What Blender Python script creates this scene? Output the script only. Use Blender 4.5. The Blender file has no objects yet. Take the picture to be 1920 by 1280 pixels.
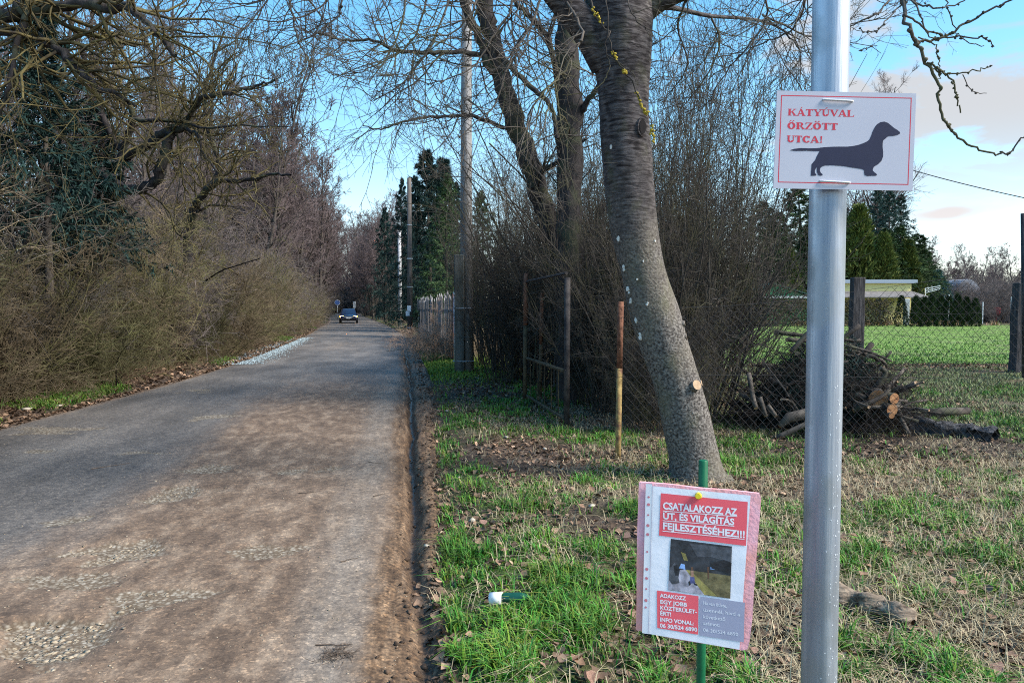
import bpy, math, random
import numpy as np
from mathutils import Vector, Matrix, Quaternion
R = math.radians
scene = bpy.context.scene
COL = scene.collection
# ------------------------------------------------------------------ camera
F_PX, PITCH, CAM_H = 1440.0, math.atan(65 / 1440.0), 1.6
cam_data = bpy.data.cameras.new('camera')
cam = bpy.data.objects.new('camera', cam_data)
COL.objects.link(cam)
cam.location = (0, 0, CAM_H)
cam.rotation_euler = (math.pi / 2 - PITCH, 0, 0)
cam_data.sensor_width = 36.0
cam_data.lens = F_PX / 1920 * 36.0
cam_data.clip_start = 0.05
cam_data.clip_end = 3000
scene.camera = cam
scene.render.resolution_x, scene.render.resolution_y = 1024, 682
# ------------------------------------------------------------------ light
SUN_AZ, SUN_EL = R(106), R(42)        # clockwise from the view direction; soft low sun from the right
world = bpy.data.worlds.new('World')
scene.world = world
world.use_nodes = True
def build_sky():
    nt = world.node_tree; n = nt.nodes; l = nt.links
    n.clear()
    out = n.new('ShaderNodeOutputWorld'); bg = n.new('ShaderNodeBackground')
    bg.inputs['Strength'].default_value = 0.145
    sky = n.new('ShaderNodeTexSky'); sky.sky_type = 'NISHITA'; sky.sun_disc = False
    sky.sun_elevation = SUN_EL; sky.sun_rotation = SUN_AZ
    sky.air_density = 1.0; sky.dust_density = 0.25; sky.ozone_density = 2.2
    hs = n.new('ShaderNodeHueSaturation'); hs.inputs['Saturation'].default_value = 1.34; hs.inputs['Value'].default_value = 1.12
    l.new(sky.outputs[0], hs.inputs['Color'])
    v1 = n.new('ShaderNodeVectorMath'); v1.operation = 'MULTIPLY_ADD'; v1.inputs[1].default_value = (.14, .14, .14); v1.inputs[2].default_value = (1, 1, 1); l.new(hs.outputs[0], v1.inputs[0])
    v2 = n.new('ShaderNodeVectorMath'); v2.operation = 'DIVIDE'; l.new(hs.outputs[0], v2.inputs[0]); l.new(v1.outputs[0], v2.inputs[1])
    tc = n.new('ShaderNodeTexCoord')
    sep = n.new('ShaderNodeSeparateXYZ'); l.new(tc.outputs['Generated'], sep.inputs[0])
    def math_(op, a, b=None, clamp=False):
        m = n.new('ShaderNodeMath'); m.operation = op; m.use_clamp = clamp
        for i, v in enumerate((a, b)):
            if v is None: continue
            if isinstance(v, (int, float)): m.inputs[i].default_value = v
            else: l.new(v, m.inputs[i])
        return m.outputs[0]
    z = math_('ADD', math_('MAXIMUM', sep.outputs[2], 0.0), 0.16)
    comb = n.new('ShaderNodeCombineXYZ')
    l.new(math_('DIVIDE', sep.outputs[0], z), comb.inputs[0]); l.new(math_('DIVIDE', sep.outputs[1], z), comb.inputs[1])
    noi = n.new('ShaderNodeTexNoise'); noi.inputs['Scale'].default_value = 2.1; noi.inputs['Detail'].default_value = 7
    noi.inputs['Roughness'].default_value = 0.58; noi.inputs['Distortion'].default_value = 0.35
    l.new(comb.outputs[0], noi.inputs['Vector'])
    # the cloud field lies over the right-hand half of the sky
    side = math_('ADD', math_('MULTIPLY', sep.outputs[0], 1.0), math_('MULTIPLY', sep.outputs[1], 0.12))
    bank = n.new('ShaderNodeMapRange'); bank.inputs['From Min'].default_value = 0.12; bank.inputs['From Max'].default_value = 0.62
    bank.inputs['To Min'].default_value = -0.22; bank.inputs['To Max'].default_value = 0.07
    l.new(side, bank.inputs['Value'])
    dens = math_('ADD', noi.outputs['Fac'], bank.outputs[0])
    mr = n.new('ShaderNodeMapRange'); mr.interpolation_type = 'SMOOTHSTEP'
    mr.inputs['From Min'].default_value = 0.45; mr.inputs['From Max'].default_value = 0.57
    l.new(dens, mr.inputs['Value'])
    low = n.new('ShaderNodeMapRange'); low.interpolation_type = 'SMOOTHSTEP'
    low.inputs['From Min'].default_value = 0.06; low.inputs['From Max'].default_value = 0.22
    l.new(sep.outputs[2], low.inputs['Value'])
    cm = math_('MULTIPLY', math_('MULTIPLY', mr.outputs[0], low.outputs[0]), 0.9)
    # one long low cloud above the far gardens
    az = math_('DIVIDE', sep.outputs[0], sep.outputs[1]); el = math_('DIVIDE', sep.outputs[2], sep.outputs[1])
    n2 = n.new('ShaderNodeTexNoise'); n2.inputs['Scale'].default_value = 14; n2.inputs['Detail'].default_value = 5
    l.new(tc.outputs['Generated'], n2.inputs['Vector'])
    tilt = math_('ADD', math_('SUBTRACT', el, 0.121), math_('MULTIPLY', math_('SUBTRACT', az, 0.56), -0.10))
    dx = math_('DIVIDE', math_('SUBTRACT', az, 0.558), 0.05); dy = math_('DIVIDE', tilt, 0.0095)
    rr = math_('ADD', math_('ADD', math_('MULTIPLY', dx, dx), math_('MULTIPLY', dy, dy)), math_('MULTIPLY', math_('SUBTRACT', n2.outputs['Fac'], 0.5), 2.2))
    band = n.new('ShaderNodeMapRange'); band.interpolation_type = 'SMOOTHSTEP'
    band.inputs['From Min'].default_value = 1.4; band.inputs['From Max'].default_value = 0.1
    band.inputs['To Min'].default_value = 0.0; band.inputs['To Max'].default_value = 0.75
    l.new(rr, band.inputs['Value'])
    front = math_('GREATER_THAN', sep.outputs[1], 0.2)
    bandm = math_('MULTIPLY', band.outputs[0], front)
    mx = n.new('ShaderNodeMix'); mx.data_type = 'RGBA'
    l.new(cm, mx.inputs['Factor']); l.new(v2.outputs[0], mx.inputs[6]); mx.inputs[7].default_value = (1.62, 1.56, 1.55, 1)
    mx2 = n.new('ShaderNodeMix'); mx2.data_type = 'RGBA'
    l.new(bandm, mx2.inputs['Factor']); l.new(mx.outputs[2], mx2.inputs[6]); mx2.inputs[7].default_value = (1.95, 1.6, 1.5, 1)
    l.new(mx2.outputs[2], bg.inputs['Color']); l.new(bg.outputs[0], out.inputs[0])
build_sky()
sun_data = bpy.data.lights.new('sun', 'SUN')
sun_data.energy = 2.5; sun_data.angle = R(24); sun_data.color = (1.0, 0.94, 0.87)
sun = bpy.data.objects.new('sun', sun_data); COL.objects.link(sun)
sd = Vector((math.sin(SUN_AZ) * math.cos(SUN_EL), math.cos(SUN_AZ) * math.cos(SUN_EL), math.sin(SUN_EL)))
sun.rotation_euler = (-sd).to_track_quat('-Z', 'Y').to_euler()
sun.location = (30, -5, 40)
scene.view_settings.view_transform = 'Standard'
scene.view_settings.look = 'None'
scene.view_settings.exposure = 1.62
scene.view_settings.gamma = 1.0
scene.view_settings.use_curve_mapping = False
scene.render.engine = 'CYCLES'
scene.cycles.max_bounces = 6
scene.cycles.diffuse_bounces = 3
scene.cycles.transparent_max_bounces = 8
scene.cycles.use_denoising = False
scene.cycles.filter_width = 1.05
# ------------------------------------------------------------------ pixel -> place
CS, SN = math.cos(PITCH), math.sin(PITCH)
def ray(px, py):
    a, b = (px - 960) / F_PX, -(py - 640) / F_PX
    return np.array([a, CS + b * SN, -SN + b * CS])
def PY(px, py, Y):                    # the point seen at that pixel, Y metres ahead
    r = ray(px, py)
    return np.array([0, 0, CAM_H]) + r * (Y / r[1])
def GP(px, py, z=0.0):                # the ground point seen at that pixel
    r = ray(px, py)
    return np.array([0, 0, CAM_H]) + r * ((z - CAM_H) / r[2])
# ------------------------------------------------------------------ numpy noise
def _h(i, j, s):
    n = (i * 374761393 + j * 668265263 + s * 1442695041) & 0xffffffff
    n = ((n ^ (n >> 13)) * 1274126177) & 0xffffffff
    return ((n ^ (n >> 16)) & 0xffff) / 65535.0
def vnoise(x, y, s=0):
    x = np.asarray(x, float); y = np.asarray(y, float)
    i = np.floor(x).astype(np.int64); j = np.floor(y).astype(np.int64)
    u = x - i; v = y - j; u = u * u * (3 - 2 * u); v = v * v * (3 - 2 * v)
    a = _h(i, j, s); b = _h(i + 1, j, s); c = _h(i, j + 1, s); d = _h(i + 1, j + 1, s)
    return (a * (1 - u) + b * u) * (1 - v) + (c * (1 - u) + d * u) * v
def fbm(x, y, s=0, o=4):
    t = 0; a = 0.5; f = 1.0
    for k in range(o):
        t = t + a * vnoise(x * f, y * f, s + k * 17); a *= 0.5; f *= 2.03
    return t / (1 - 0.5 ** o)
def sstep(a, b, x):
    t = np.clip((x - a) / (b - a), 0, 1); return t * t * (3 - 2 * t)
# ------------------------------------------------------------------ mesh helpers
def mesh_np(name, V, quads=None, tris=None, mats=(), midx=None, smooth=False, attrs=None):
    me = bpy.data.meshes.new(name)
    V = np.asarray(V, np.float32).reshape(-1, 3)
    parts = []; starts = []; tot = []
    if quads is not None and len(quads): parts.append(np.asarray(quads, np.int32).ravel()); tot += [4] * len(quads)
    if tris is not None and len(tris): parts.append(np.asarray(tris, np.int32).ravel()); tot += [3] * len(tris)
    loops = np.concatenate(parts); tot = np.array(tot, np.int32)
    st = np.concatenate([[0], np.cumsum(tot)[:-1]]).astype(np.int32)
    me.vertices.add(len(V)); me.vertices.foreach_set('co', V.ravel())
    me.loops.add(len(loops)); me.loops.foreach_set('vertex_index', loops)
    me.polygons.add(len(tot)); me.polygons.foreach_set('loop_start', st)
    for m in mats: me.materials.append(m)
    if midx is not None: me.polygons.foreach_set('material_index', np.asarray(midx, np.int32))
    me.update(calc_edges=True)
    if smooth: me.polygons.foreach_set('use_smooth', np.ones(len(tot), bool))
    for k, a in (attrs or {}).items():
        at = me.color_attributes.new(k, 'FLOAT_COLOR', 'POINT')
        a = np.asarray(a, np.float32)
        if a.ndim == 1: a = np.stack([a, a, a], 1)
        at.data.foreach_set('color', np.concatenate([a, np.ones((len(a), 1), np.float32)], 1).ravel())
    me.validate()
    return me
def link(name, me, parent=None):
    o = bpy.data.objects.new(name, me); COL.objects.link(o)
    if parent is not None: o.parent = parent
    return o
def tag(o, label=None, cat=None, group=None, kind=None):
    if label: o['label'] = label
    if cat: o['category'] = cat
    if group: o['group'] = group
    if kind: o['kind'] = kind
    return o
def empty(name, loc=(0, 0, 0), rz=0.0):
    o = bpy.data.objects.new(name, None); COL.objects.link(o)
    o.location = loc; o.rotation_euler = (0, 0, rz); return o
class MB:                             # collects polygons for one mesh
    def __init__(s): s.v = []; s.f = []; s.m = []
    def add(s, V, F, m=0):
        b = len(s.v); s.v += [tuple(p) for p in V]; s.f += [tuple(i + b for i in f) for f in F]; s.m += [m] * len(F)
    def box(s, lo, hi, m=0, M=None):
        x0, y0, z0 = lo; x1, y1, z1 = hi
        V = [(x0, y0, z0), (x1, y0, z0), (x1, y1, z0), (x0, y1, z0), (x0, y0, z1), (x1, y0, z1), (x1, y1, z1), (x0, y1, z1)]
        if M is not None: V = [tuple(M @ Vector(p)) for p in V]
        s.add(V, [(0, 3, 2, 1), (4, 5, 6, 7), (0, 1, 5, 4), (1, 2, 6, 5), (2, 3, 7, 6), (3, 0, 4, 7)], m)
    def tube(s, pts, rad, n=8, m=0, cap=True, capm=None):
        pts = np.asarray(pts, float); rad = np.broadcast_to(np.asarray(rad, float), (len(pts),))
        V, Q = tube_arrays(pts[None], rad[None], n)
        k = len(pts); F = [tuple(q) for q in Q]
        b = len(s.v); s.v += [tuple(p) for p in V]; s.f += [tuple(i + b for i in f) for f in F]; s.m += [m] * len(F)
        if cap:
            cm = m if capm is None else capm
            s.f.append(tuple(b + i for i in reversed(range(n)))); s.m.append(cm)
            s.f.append(tuple(b + (k - 1) * n + i for i in range(n))); s.m.append(cm)
    def build(s, name, mats, parent=None, smooth=False, bevel=0):
        me = bpy.data.meshes.new(name); me.from_pydata(s.v, [], s.f)
        for m in (mats if isinstance(mats, (list, tuple)) else [mats]): me.materials.append(m)
        me.polygons.foreach_set('material_index', s.m)
        if smooth: me.polygons.foreach_set('use_smooth', [len(f) <= 4 for f in s.f])
        me.update(); o = link(name, me, parent)
        if bevel:
            b = o.modifiers.new('bevel', 'BEVEL'); b.width = bevel; b.segments = 2; b.limit_method = 'ANGLE'
        return o
def nrm(a): return a / np.maximum(np.linalg.norm(a, axis=-1, keepdims=True), 1e-9)
def tube_arrays(P, Rd, sides, wob=None):
    """P (B,n,3), Rd (B,n) -> vertices, quads"""
    B, n, _ = P.shape
    T = nrm(np.gradient(P, axis=1) if n > 2 else np.repeat(P[:, 1:] - P[:, :1], 2, 1))
    mt = np.abs(nrm(P[:, -1] - P[:, 0]))
    ref = np.eye(3)[np.argmin(mt, 1)]
    N = nrm(ref[:, None, :] - (T * ref[:, None, :]).sum(-1, keepdims=True) * T)
    Bn = np.cross(T, N)
    a = np.arange(sides) / sides * 2 * np.pi
    rad = Rd[:, :, None]
    if wob is not None: rad = rad * wob
    V = P[:, :, None, :] + rad[..., None] * (np.cos(a)[:, None] * N[:, :, None, :] + np.sin(a)[:, None] * Bn[:, :, None, :])
    i = np.arange(n - 1)[:, None] * sides; j = np.arange(sides)[None]; j2 = (j + 1) % sides
    q = np.stack([i + j, i + j2, i + sides + j2, i + sides + j], -1).reshape(-1, 4)
    Q = (q[None] + (np.arange(B) * n * sides)[:, None, None]).reshape(-1, 4)
    return V.reshape(-1, 3), Q
def merge(chunks):
    Vs = []; Qs = []; b = 0
    for V, Q in chunks:
        Vs.append(V); Qs.append(Q + b); b += len(V)
    return np.concatenate(Vs), np.concatenate(Qs)
# ------------------------------------------------------------------ growth of stems, all branches of a level at once
def grow(rng, S, D, L, Rd, n, jit=0.1, up=0.0, taper=0.35):
    B = len(S); d = nrm(D); pts = [S]
    for i in range(n):
        d = nrm(d + rng.normal(0, jit, (B, 3)) + np.array([0, 0, up]))
        pts.append(pts[-1] + d * (L / n)[:, None])
    P = np.stack(pts, 1)
    return P, Rd[:, None] * np.linspace(1, taper, n + 1)[None]
def kids(rng, P, Rd, k, t0=0.2, t1=1.0, ang=(35, 65), ratio=(0.3, 0.5), rr=0.55, rmin=0.002, fall=0.5, up=0.0):
    B, n, _ = P.shape
    t = rng.uniform(t0, t1, (B, k)); s = t * (n - 1) * 0.999; i = s.astype(int); f = (s - i)[..., None]
    b = np.arange(B)[:, None]
    S = P[b, i] * (1 - f) + P[b, i + 1] * f
    T = nrm(P[b, i + 1] - P[b, i])
    perp = nrm(np.cross(T, rng.normal(0, 1, (B, k, 3))))
    a = np.radians(rng.uniform(ang[0], ang[1], (B, k)))[..., None]
    D = np.cos(a) * T + np.sin(a) * perp + np.array([0, 0, up])
    L0 = np.linalg.norm(np.diff(P, axis=1), axis=-1).sum(1)[:, None]
    L = L0 * rng.uniform(ratio[0], ratio[1], (B, k)) * (1 - fall * t)
    r = np.maximum((Rd[b, i] * (1 - f[..., 0]) + Rd[b, i + 1] * f[..., 0]) * rr, rmin)
    return S.reshape(-1, 3), D.reshape(-1, 3), L.ravel(), r.ravel()
def catmull(pts, m=5):
    p = np.asarray(pts, float); p = np.vstack([2 * p[0] - p[1], p, 2 * p[-1] - p[-2]])
    out = []
    for i in range(1, len(p) - 2):
        for t in np.linspace(0, 1, m, endpoint=False):
            a, b, c, d = p[i - 1], p[i], p[i + 1], p[i + 2]
            out.append(0.5 * (2 * b + (c - a) * t + (2 * a - 5 * b + 4 * c - d) * t * t + (3 * b - a - 3 * c + d) * t ** 3))
    out.append(p[-2]); return np.array(out)
# ------------------------------------------------------------------ materials
def mat(name, c1, c2, scale=6.0, stretch=(1, 1, 1), rough=0.85, bump=0.0, bscale=None, metallic=0.0, detail=5, lo=0.35, hi=0.65,
        tint=None, rand=0.0, emit=None, c3=None, s3=1.5, spec=0.3, trans=0.0, alpha=None):
    m = bpy.data.materials.new(name); m.use_nodes = True
    nt = m.node_tree; n = nt.nodes; l = nt.links; b = n['Principled BSDF']
    b.inputs['Roughness'].default_value = rough; b.inputs['Metallic'].default_value = metallic
    b.inputs['Specular IOR Level'].default_value = spec
    tc = n.new('ShaderNodeTexCoord'); mp = n.new('ShaderNodeMapping'); mp.inputs['Scale'].default_value = stretch
    l.new(tc.outputs['Object'], mp.inputs['Vector'])
    no = n.new('ShaderNodeTexNoise'); no.inputs['Scale'].default_value = scale; no.inputs['Detail'].default_value = detail
    no.inputs['Roughness'].default_value = 0.6
    l.new(mp.outputs[0], no.inputs['Vector'])
    cr = n.new('ShaderNodeValToRGB'); e = cr.color_ramp.elements
    e[0].position = lo; e[0].color = (*c1, 1); e[1].position = hi; e[1].color = (*c2, 1)
    l.new(no.outputs['Fac'], cr.inputs[0]); colr = cr.outputs[0]
    def mixn(mode, fac, a, bb):
        x = n.new('ShaderNodeMix'); x.data_type = 'RGBA'; x.blend_type = mode
        if isinstance(fac, (int, float)): x.inputs['Factor'].default_value = fac
        else: l.new(fac, x.inputs['Factor'])
        l.new(a, x.inputs[6])
        if isinstance(bb, tuple): x.inputs[7].default_value = (*bb, 1)
        else: l.new(bb, x.inputs[7])
        return x.outputs[2]
    if c3 is not None:
        n3 = n.new('ShaderNodeTexNoise'); n3.inputs['Scale'].default_value = s3; n3.inputs['Detail'].default_value = 4
        l.new(tc.outputs['Object'], n3.inputs['Vector'])
        r3 = n.new('ShaderNodeMapRange'); r3.inputs['From Min'].default_value = 0.5; r3.inputs['From Max'].default_value = 0.62
        l.new(n3.outputs['Fac'], r3.inputs['Value']); colr = mixn('MIX', r3.outputs[0], colr, c3)
    if tint:
        at = n.new('ShaderNodeAttribute'); at.attribute_name = tint; colr = mixn('MULTIPLY', 1.0, colr, at.outputs['Color'])
    if rand:
        oi = n.new('ShaderNodeObjectInfo'); rm = n.new('ShaderNodeMapRange')
        rm.inputs['To Min'].default_value = 1 - rand; rm.inputs['To Max'].default_value = 1 + rand
        l.new(oi.outputs['Random'], rm.inputs['Value'])
        hsv = n.new('ShaderNodeHueSaturation'); l.new(rm.outputs[0], hsv.inputs['Value']); l.new(colr, hsv.inputs['Color']); colr = hsv.outputs[0]
    l.new(colr, b.inputs['Base Color'])
    if bump:
        nb = n.new('ShaderNodeTexNoise'); nb.inputs['Scale'].default_value = bscale or scale * 2; nb.inputs['Detail'].default_value = 6
        l.new(mp.outputs[0], nb.inputs['Vector'])
        bp = n.new('ShaderNodeBump'); bp.inputs['Strength'].default_value = min(bump, 1.0); bp.inputs['Distance'].default_value = 0.02 * max(bump, 1)
        l.new(nb.outputs['Fac'], bp.inputs['Height']); l.new(bp.outputs[0], b.inputs['Normal'])
    if emit:
        b.inputs['Emission Color'].default_value = (*emit[0], 1); b.inputs['Emission Strength'].default_value = emit[1]
    if trans: b.inputs['Transmission Weight'].default_value = trans
    if alpha is not None: b.inputs['Alpha'].default_value = alpha
    return m
def flat(name, c, rough=0.6, **k): return mat(name, tuple(x * 0.94 for x in c), tuple(min(1, x * 1.04) for x in c), scale=30, rough=rough, **k)
# ================================================================== THE SETTING: road, verges, ground
_ty = np.arange(-120, 520, 0.5)
def _edge(tab):
    a = np.interp(_ty, [t[0] for t in tab], [t[1] for t in tab])
    for _ in range(3):
        k = 13; a = np.convolve(np.pad(a, k // 2, mode='edge'), np.ones(k) / k, 'valid')
    return a
_xr = _edge([(-120, 16.5), (3.27, -0.386), (7.1, -0.91), (18.4, -2.43), (27, -3.75), (38, -5.5), (51, -8.0), (75, -13.1), (92, -17.0), (130, -25.6), (200, -40), (520, -110)])
_xl = _edge([(-120, 11), (3, -6.2), (10.7, -7.0), (15, -7.15), (21.3, -7.8), (38.4, -10.8), (77, -18.4), (130, -30.9), (200, -45.5), (520, -115)])
XR = lambda y: np.interp(y, _ty, _xr)
XL = lambda y: np.interp(y, _ty, _xl)
rng = np.random.default_rng(7)

EDGE = lambda y: np.interp(y, [0, 3.3, 5, 7, 13, 20], [.07, .08, .12, .18, .36, .42]) + .13 * (fbm(np.asarray(y) * 1.9, np.asarray(y) * 0.0 + 2, 19, 3) - .5)     # how far the turf stands back from the road edge
def ground_h(x, y):
    sr = x - XR(y); sl = XL(y) - x; e_ = EDGE(y)
    hr = -0.13 + 0.115 * sstep(e_ - .12, e_ + .04, sr) + 0.06 * sstep(e_ - .02, e_ + .5, sr) + sstep(0.3, 1.5, sr) * (0.05 * (fbm(x * 0.9, y * 0.9, 3) - 0.5) + 0.035 * (fbm(x * 4, y * 4, 5) - 0.5))
    hl = -0.16 + 0.20 * sstep(-0.3, 0.25, sl) + 0.16 * sstep(0.3, 2.2, sl) + sstep(0, 1, sl) * (0.12 * (fbm(x * 0.7, y * 0.7, 9) - 0.5) + 0.04 * (fbm(x * 3, y * 3, 11) - 0.5))
    return np.where(sr > -2.5, hr, np.where(sl > -2.3, hl, -0.16))
def grass_mask(x, y):                 # where green grass grows, 0..1
    sr = x - XR(y); sl = XL(y) - x
    n = fbm(x * 0.75 + 3.1, y * 0.75, 21, 4); n2 = fbm(x * 2.6, y * 2.6, 33, 3)
    g = sstep(0.44, 0.55, 0.6 * n + 0.4 * n2)
    e_ = EDGE(y)
    edge = sstep(e_ + .0, e_ + .12, sr) * (1 - sstep(0.6, 1.3, sr)) * sstep(7.5, 5.5, y)
    g = np.maximum(g, edge * (0.35 + 0.65 * sstep(0.35, 0.55, n2)))
    def blob(cx, cy, rx, ry, a):
        return a * np.exp(-(((x - cx) / rx) ** 2 + ((y - cy) / ry) ** 2) ** 2)
    for px, py, rx, ry, a in ((1420, 880, .55, .5, 1), (1800, 1090, .75, .55, 1), (1850, 1020, .7, .4, .9), (960, 790, .75, 1.9, .95), (880, 900, .35, .5, .9),
                              (940, 940, .5, .35, .8), (1020, 940, .45, .2, .9), (850, 690, 1.0, 2.2, 1), (930, 1050, .5, .5, .8), (1180, 905, .4, .3, .7)):
        p = GP(px, py); g = np.maximum(g, blob(p[0], p[1], rx, ry, a) * (0.55 + 0.45 * sstep(.3, .55, n2)))
    for px, py, rx, ry, a in ((1040, 860, 1.0, .8, .95), (1120, 1000, .4, .45, .9), (900, 840, .5, .5, .7), (880, 735, 1.0, 1.8, 1), (1700, 930, 1.0, .5, .85), (1060, 790, .45, .8, .5),
                              (1480, 1080, .3, .35, .7), (1780, 860, 1.6, .8, .75), (1560, 800, 1.4, 1.4, 1)):
        p = GP(px, py); g = g * (1 - blob(p[0], p[1], rx, ry, a))
    g = np.where(sr > 0.0, g * sstep(e_ + .0, e_ + .10, sr), 0)
    lo = sl * 1.0
    gl = sstep(0.05, 0.2, lo) * (1 - sstep(0.7, 1.1, lo + 0.5 * (n2 - .5))) * sstep(0.52, 0.60, fbm(y * 0.45, x * 0.30 + 8, 41, 3))
    return np.where(sl > 0, gl, g)
def dry_mask(x, y):
    sr = x - XR(y)
    n = fbm(x * 0.6, y * 0.6 + 7, 55, 4)
    p = GP(1850, 930); q = GP(1500, 1000)
    d = np.maximum(np.exp(-(((x - p[0]) / 1.4) ** 2 + ((y - p[1]) / 1.1) ** 2)), 0.8 * np.exp(-(((x - q[0]) / .5) ** 2 + ((y - q[1]) / .9) ** 2)))
    return np.clip(sstep(0.45, 0.62, n) * 0.6 + d, 0, 1) * sstep(0.5, 0.9, sr)

def grid_quads(r, c):
    i = np.arange(r - 1)[:, None] * c + np.arange(c - 1)[None]
    return np.stack([i, i + 1, i + c + 1, i + c], -1).reshape(-1, 4)
def rows(y0, y1, k, smin):
    out = [y0]
    while out[-1] < y1: out.append(out[-1] + max(smin, abs(out[-1]) * k))
    return np.array(out)

def soil_material():
    m = bpy.data.materials.new('soil'); m.use_nodes = True
    nt = m.node_tree; n = nt.nodes; l = nt.links; b = n['Principled BSDF']; b.inputs['Roughness'].default_value = 0.95; b.inputs['Specular IOR Level'].default_value = 0.15
    tc = n.new('ShaderNodeTexCoord')
    def noise(s, d=6):
        x = n.new('ShaderNodeTexNoise'); x.inputs['Scale'].default_value = s; x.inputs['Detail'].default_value = d; l.new(tc.outputs['Object'], x.inputs['Vector']); return x
    def ramp(f, *st):
        r = n.new('ShaderNodeValToRGB'); e = r.color_ramp.elements
        while len(e) < len(st): e.new(0.5)
        for q, (p, c) in zip(e, st): q.position = p; q.color = (*c, 1)
        l.new(f, r.inputs[0]); return r.outputs[0]
    def mix(f, a, c):
        x = n.new('ShaderNodeMix'); x.data_type = 'RGBA'; l.new(f, x.inputs['Factor']); l.new(a, x.inputs[6]); l.new(c, x.inputs[7]); return x.outputs[2]
    at = n.new('ShaderNodeAttribute'); at.attribute_name = 'mask'; sp = n.new('ShaderNodeSeparateColor'); l.new(at.outputs['Color'], sp.inputs[0])
    al = n.new('ShaderNodeAttribute'); al.attribute_name = 'mud'
    mudc = ramp(noise(14).outputs['Fac'], (0.3, (.06, .038, .024)), (0.55, (.13, .085, .052)), (0.75, (.22, .155, .10)))
    soil = ramp(noise(9).outputs['Fac'], (0.3, (.030, .022, .017)), (0.5, (.065, .047, .036)), (0.7, (.13, .098, .072)))
    green = ramp(noise(22).outputs['Fac'], (0.3, (.035, .055, .018)), (0.7, (.085, .125, .035)))
    dry = ramp(noise(30).outputs['Fac'], (0.3, (.12, .095, .065)), (0.7, (.27, .225, .15)))
    c = mix(sp.outputs[2], soil, dry); c = mix(sp.outputs[0], c, green)
    vo = n.new('ShaderNodeTexVoronoi'); vo.inputs['Scale'].default_value = 26; l.new(tc.outputs['Object'], vo.inputs['Vector'])
    leafc = ramp(vo.outputs['Color'], (0.2, (.05, .032, .022)), (0.5, (.12, .075, .05)), (0.8, (.22, .15, .105)))
    c = mix(sp.outputs[1], c, leafc)
    c = mix(al.outputs['Fac'], c, mudc)
    l.new(c, b.inputs['Base Color'])
    bp = n.new('ShaderNodeBump'); bp.inputs['Strength'].default_value = 0.9; bp.inputs['Distance'].default_value = 0.04
    l.new(noise(35, 8).outputs['Fac'], bp.inputs['Height']); l.new(bp.outputs[0], b.inputs['Normal'])
    return m
def build_ground():
    a = np.concatenate([-np.array([900, 500, 300, 200, 140, 100, 75, 55, 40, 30, 24, 20, 17, 14.5, 12.5, 11, 9.5, 8.3, 7.2, 6.3, 5.5, 4.8, 4.2, 3.6, 3.1, 2.7, 2.3, 2, 1.7, 1.45, 1.2, 1, .85, .7, .55, .4, .3, .2, .1, 0.0])])
    mid = [0.1, 0.5, 0.9]
    rgt = np.concatenate([np.arange(0.0, 0.6, .04), np.arange(0.6, 7, .09), np.arange(7, 14, .25), [14.5, 15.2, 16, 17, 18, 20, 22, 25, 28, 32, 37, 43, 50, 60, 75, 95, 120, 160, 220, 300, 450, 700, 1000]])
    ys = np.concatenate([[-120, -60, -30, -15, -8, -4, -2, 0, 1], rows(1.5, 500, 0.012, 0.05), [600, 800, 1200]])
    xl, xr = XL(ys), XR(ys)
    X = np.concatenate([xl[:, None] + a[None], xl[:, None] + (xr - xl)[:, None] * np.array(mid)[None], xr[:, None] + rgt[None]], 1)
    Y = np.repeat(ys[:, None], X.shape[1], 1)
    Z = ground_h(X, Y)
    sl = XL(Y) - X; sr = X - XR(Y)
    litter = np.where(sl > 0, sstep(0.2, 1.0, sl + (fbm(X * 2, Y * 2, 61) - .5)), 0.75 * sstep(0.42, 0.58, fbm(X * 0.9 + 4, Y * 0.9, 66)) * sstep(.5, .9, sr))
    p = GP(1780, 698); litter = np.maximum(litter, np.where(sr > 3, np.exp(-((Y - p[1]) / .9) ** 2), 0))
    e_ = EDGE(Y); lip = np.where(sr > 0, 1 - sstep(e_ - .05, e_ + .16, sr + .12 * (fbm(X * 8, Y * 8, 23) - .5)), 0); mudlip = lip
    far_ = sstep(9.0, 12, Y) * (sr > 4) * .5 * fbm(X * .6, Y * .6, 71); M = np.stack([np.maximum(grass_mask(X, Y), far_), litter * (1 - lip), np.maximum(dry_mask(X, Y), sstep(9.0, 12, Y) * (sr > 4) * .55)], -1)
    g = link('ground', mesh_np('ground', np.stack([X, Y, Z], -1), grid_quads(*X.shape), mats=[soil_material()], smooth=True, attrs={'mask': M.reshape(-1, 3), 'mud': mudlip.ravel()}))
    return tag(g, kind='structure')
ground = build_ground()

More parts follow.
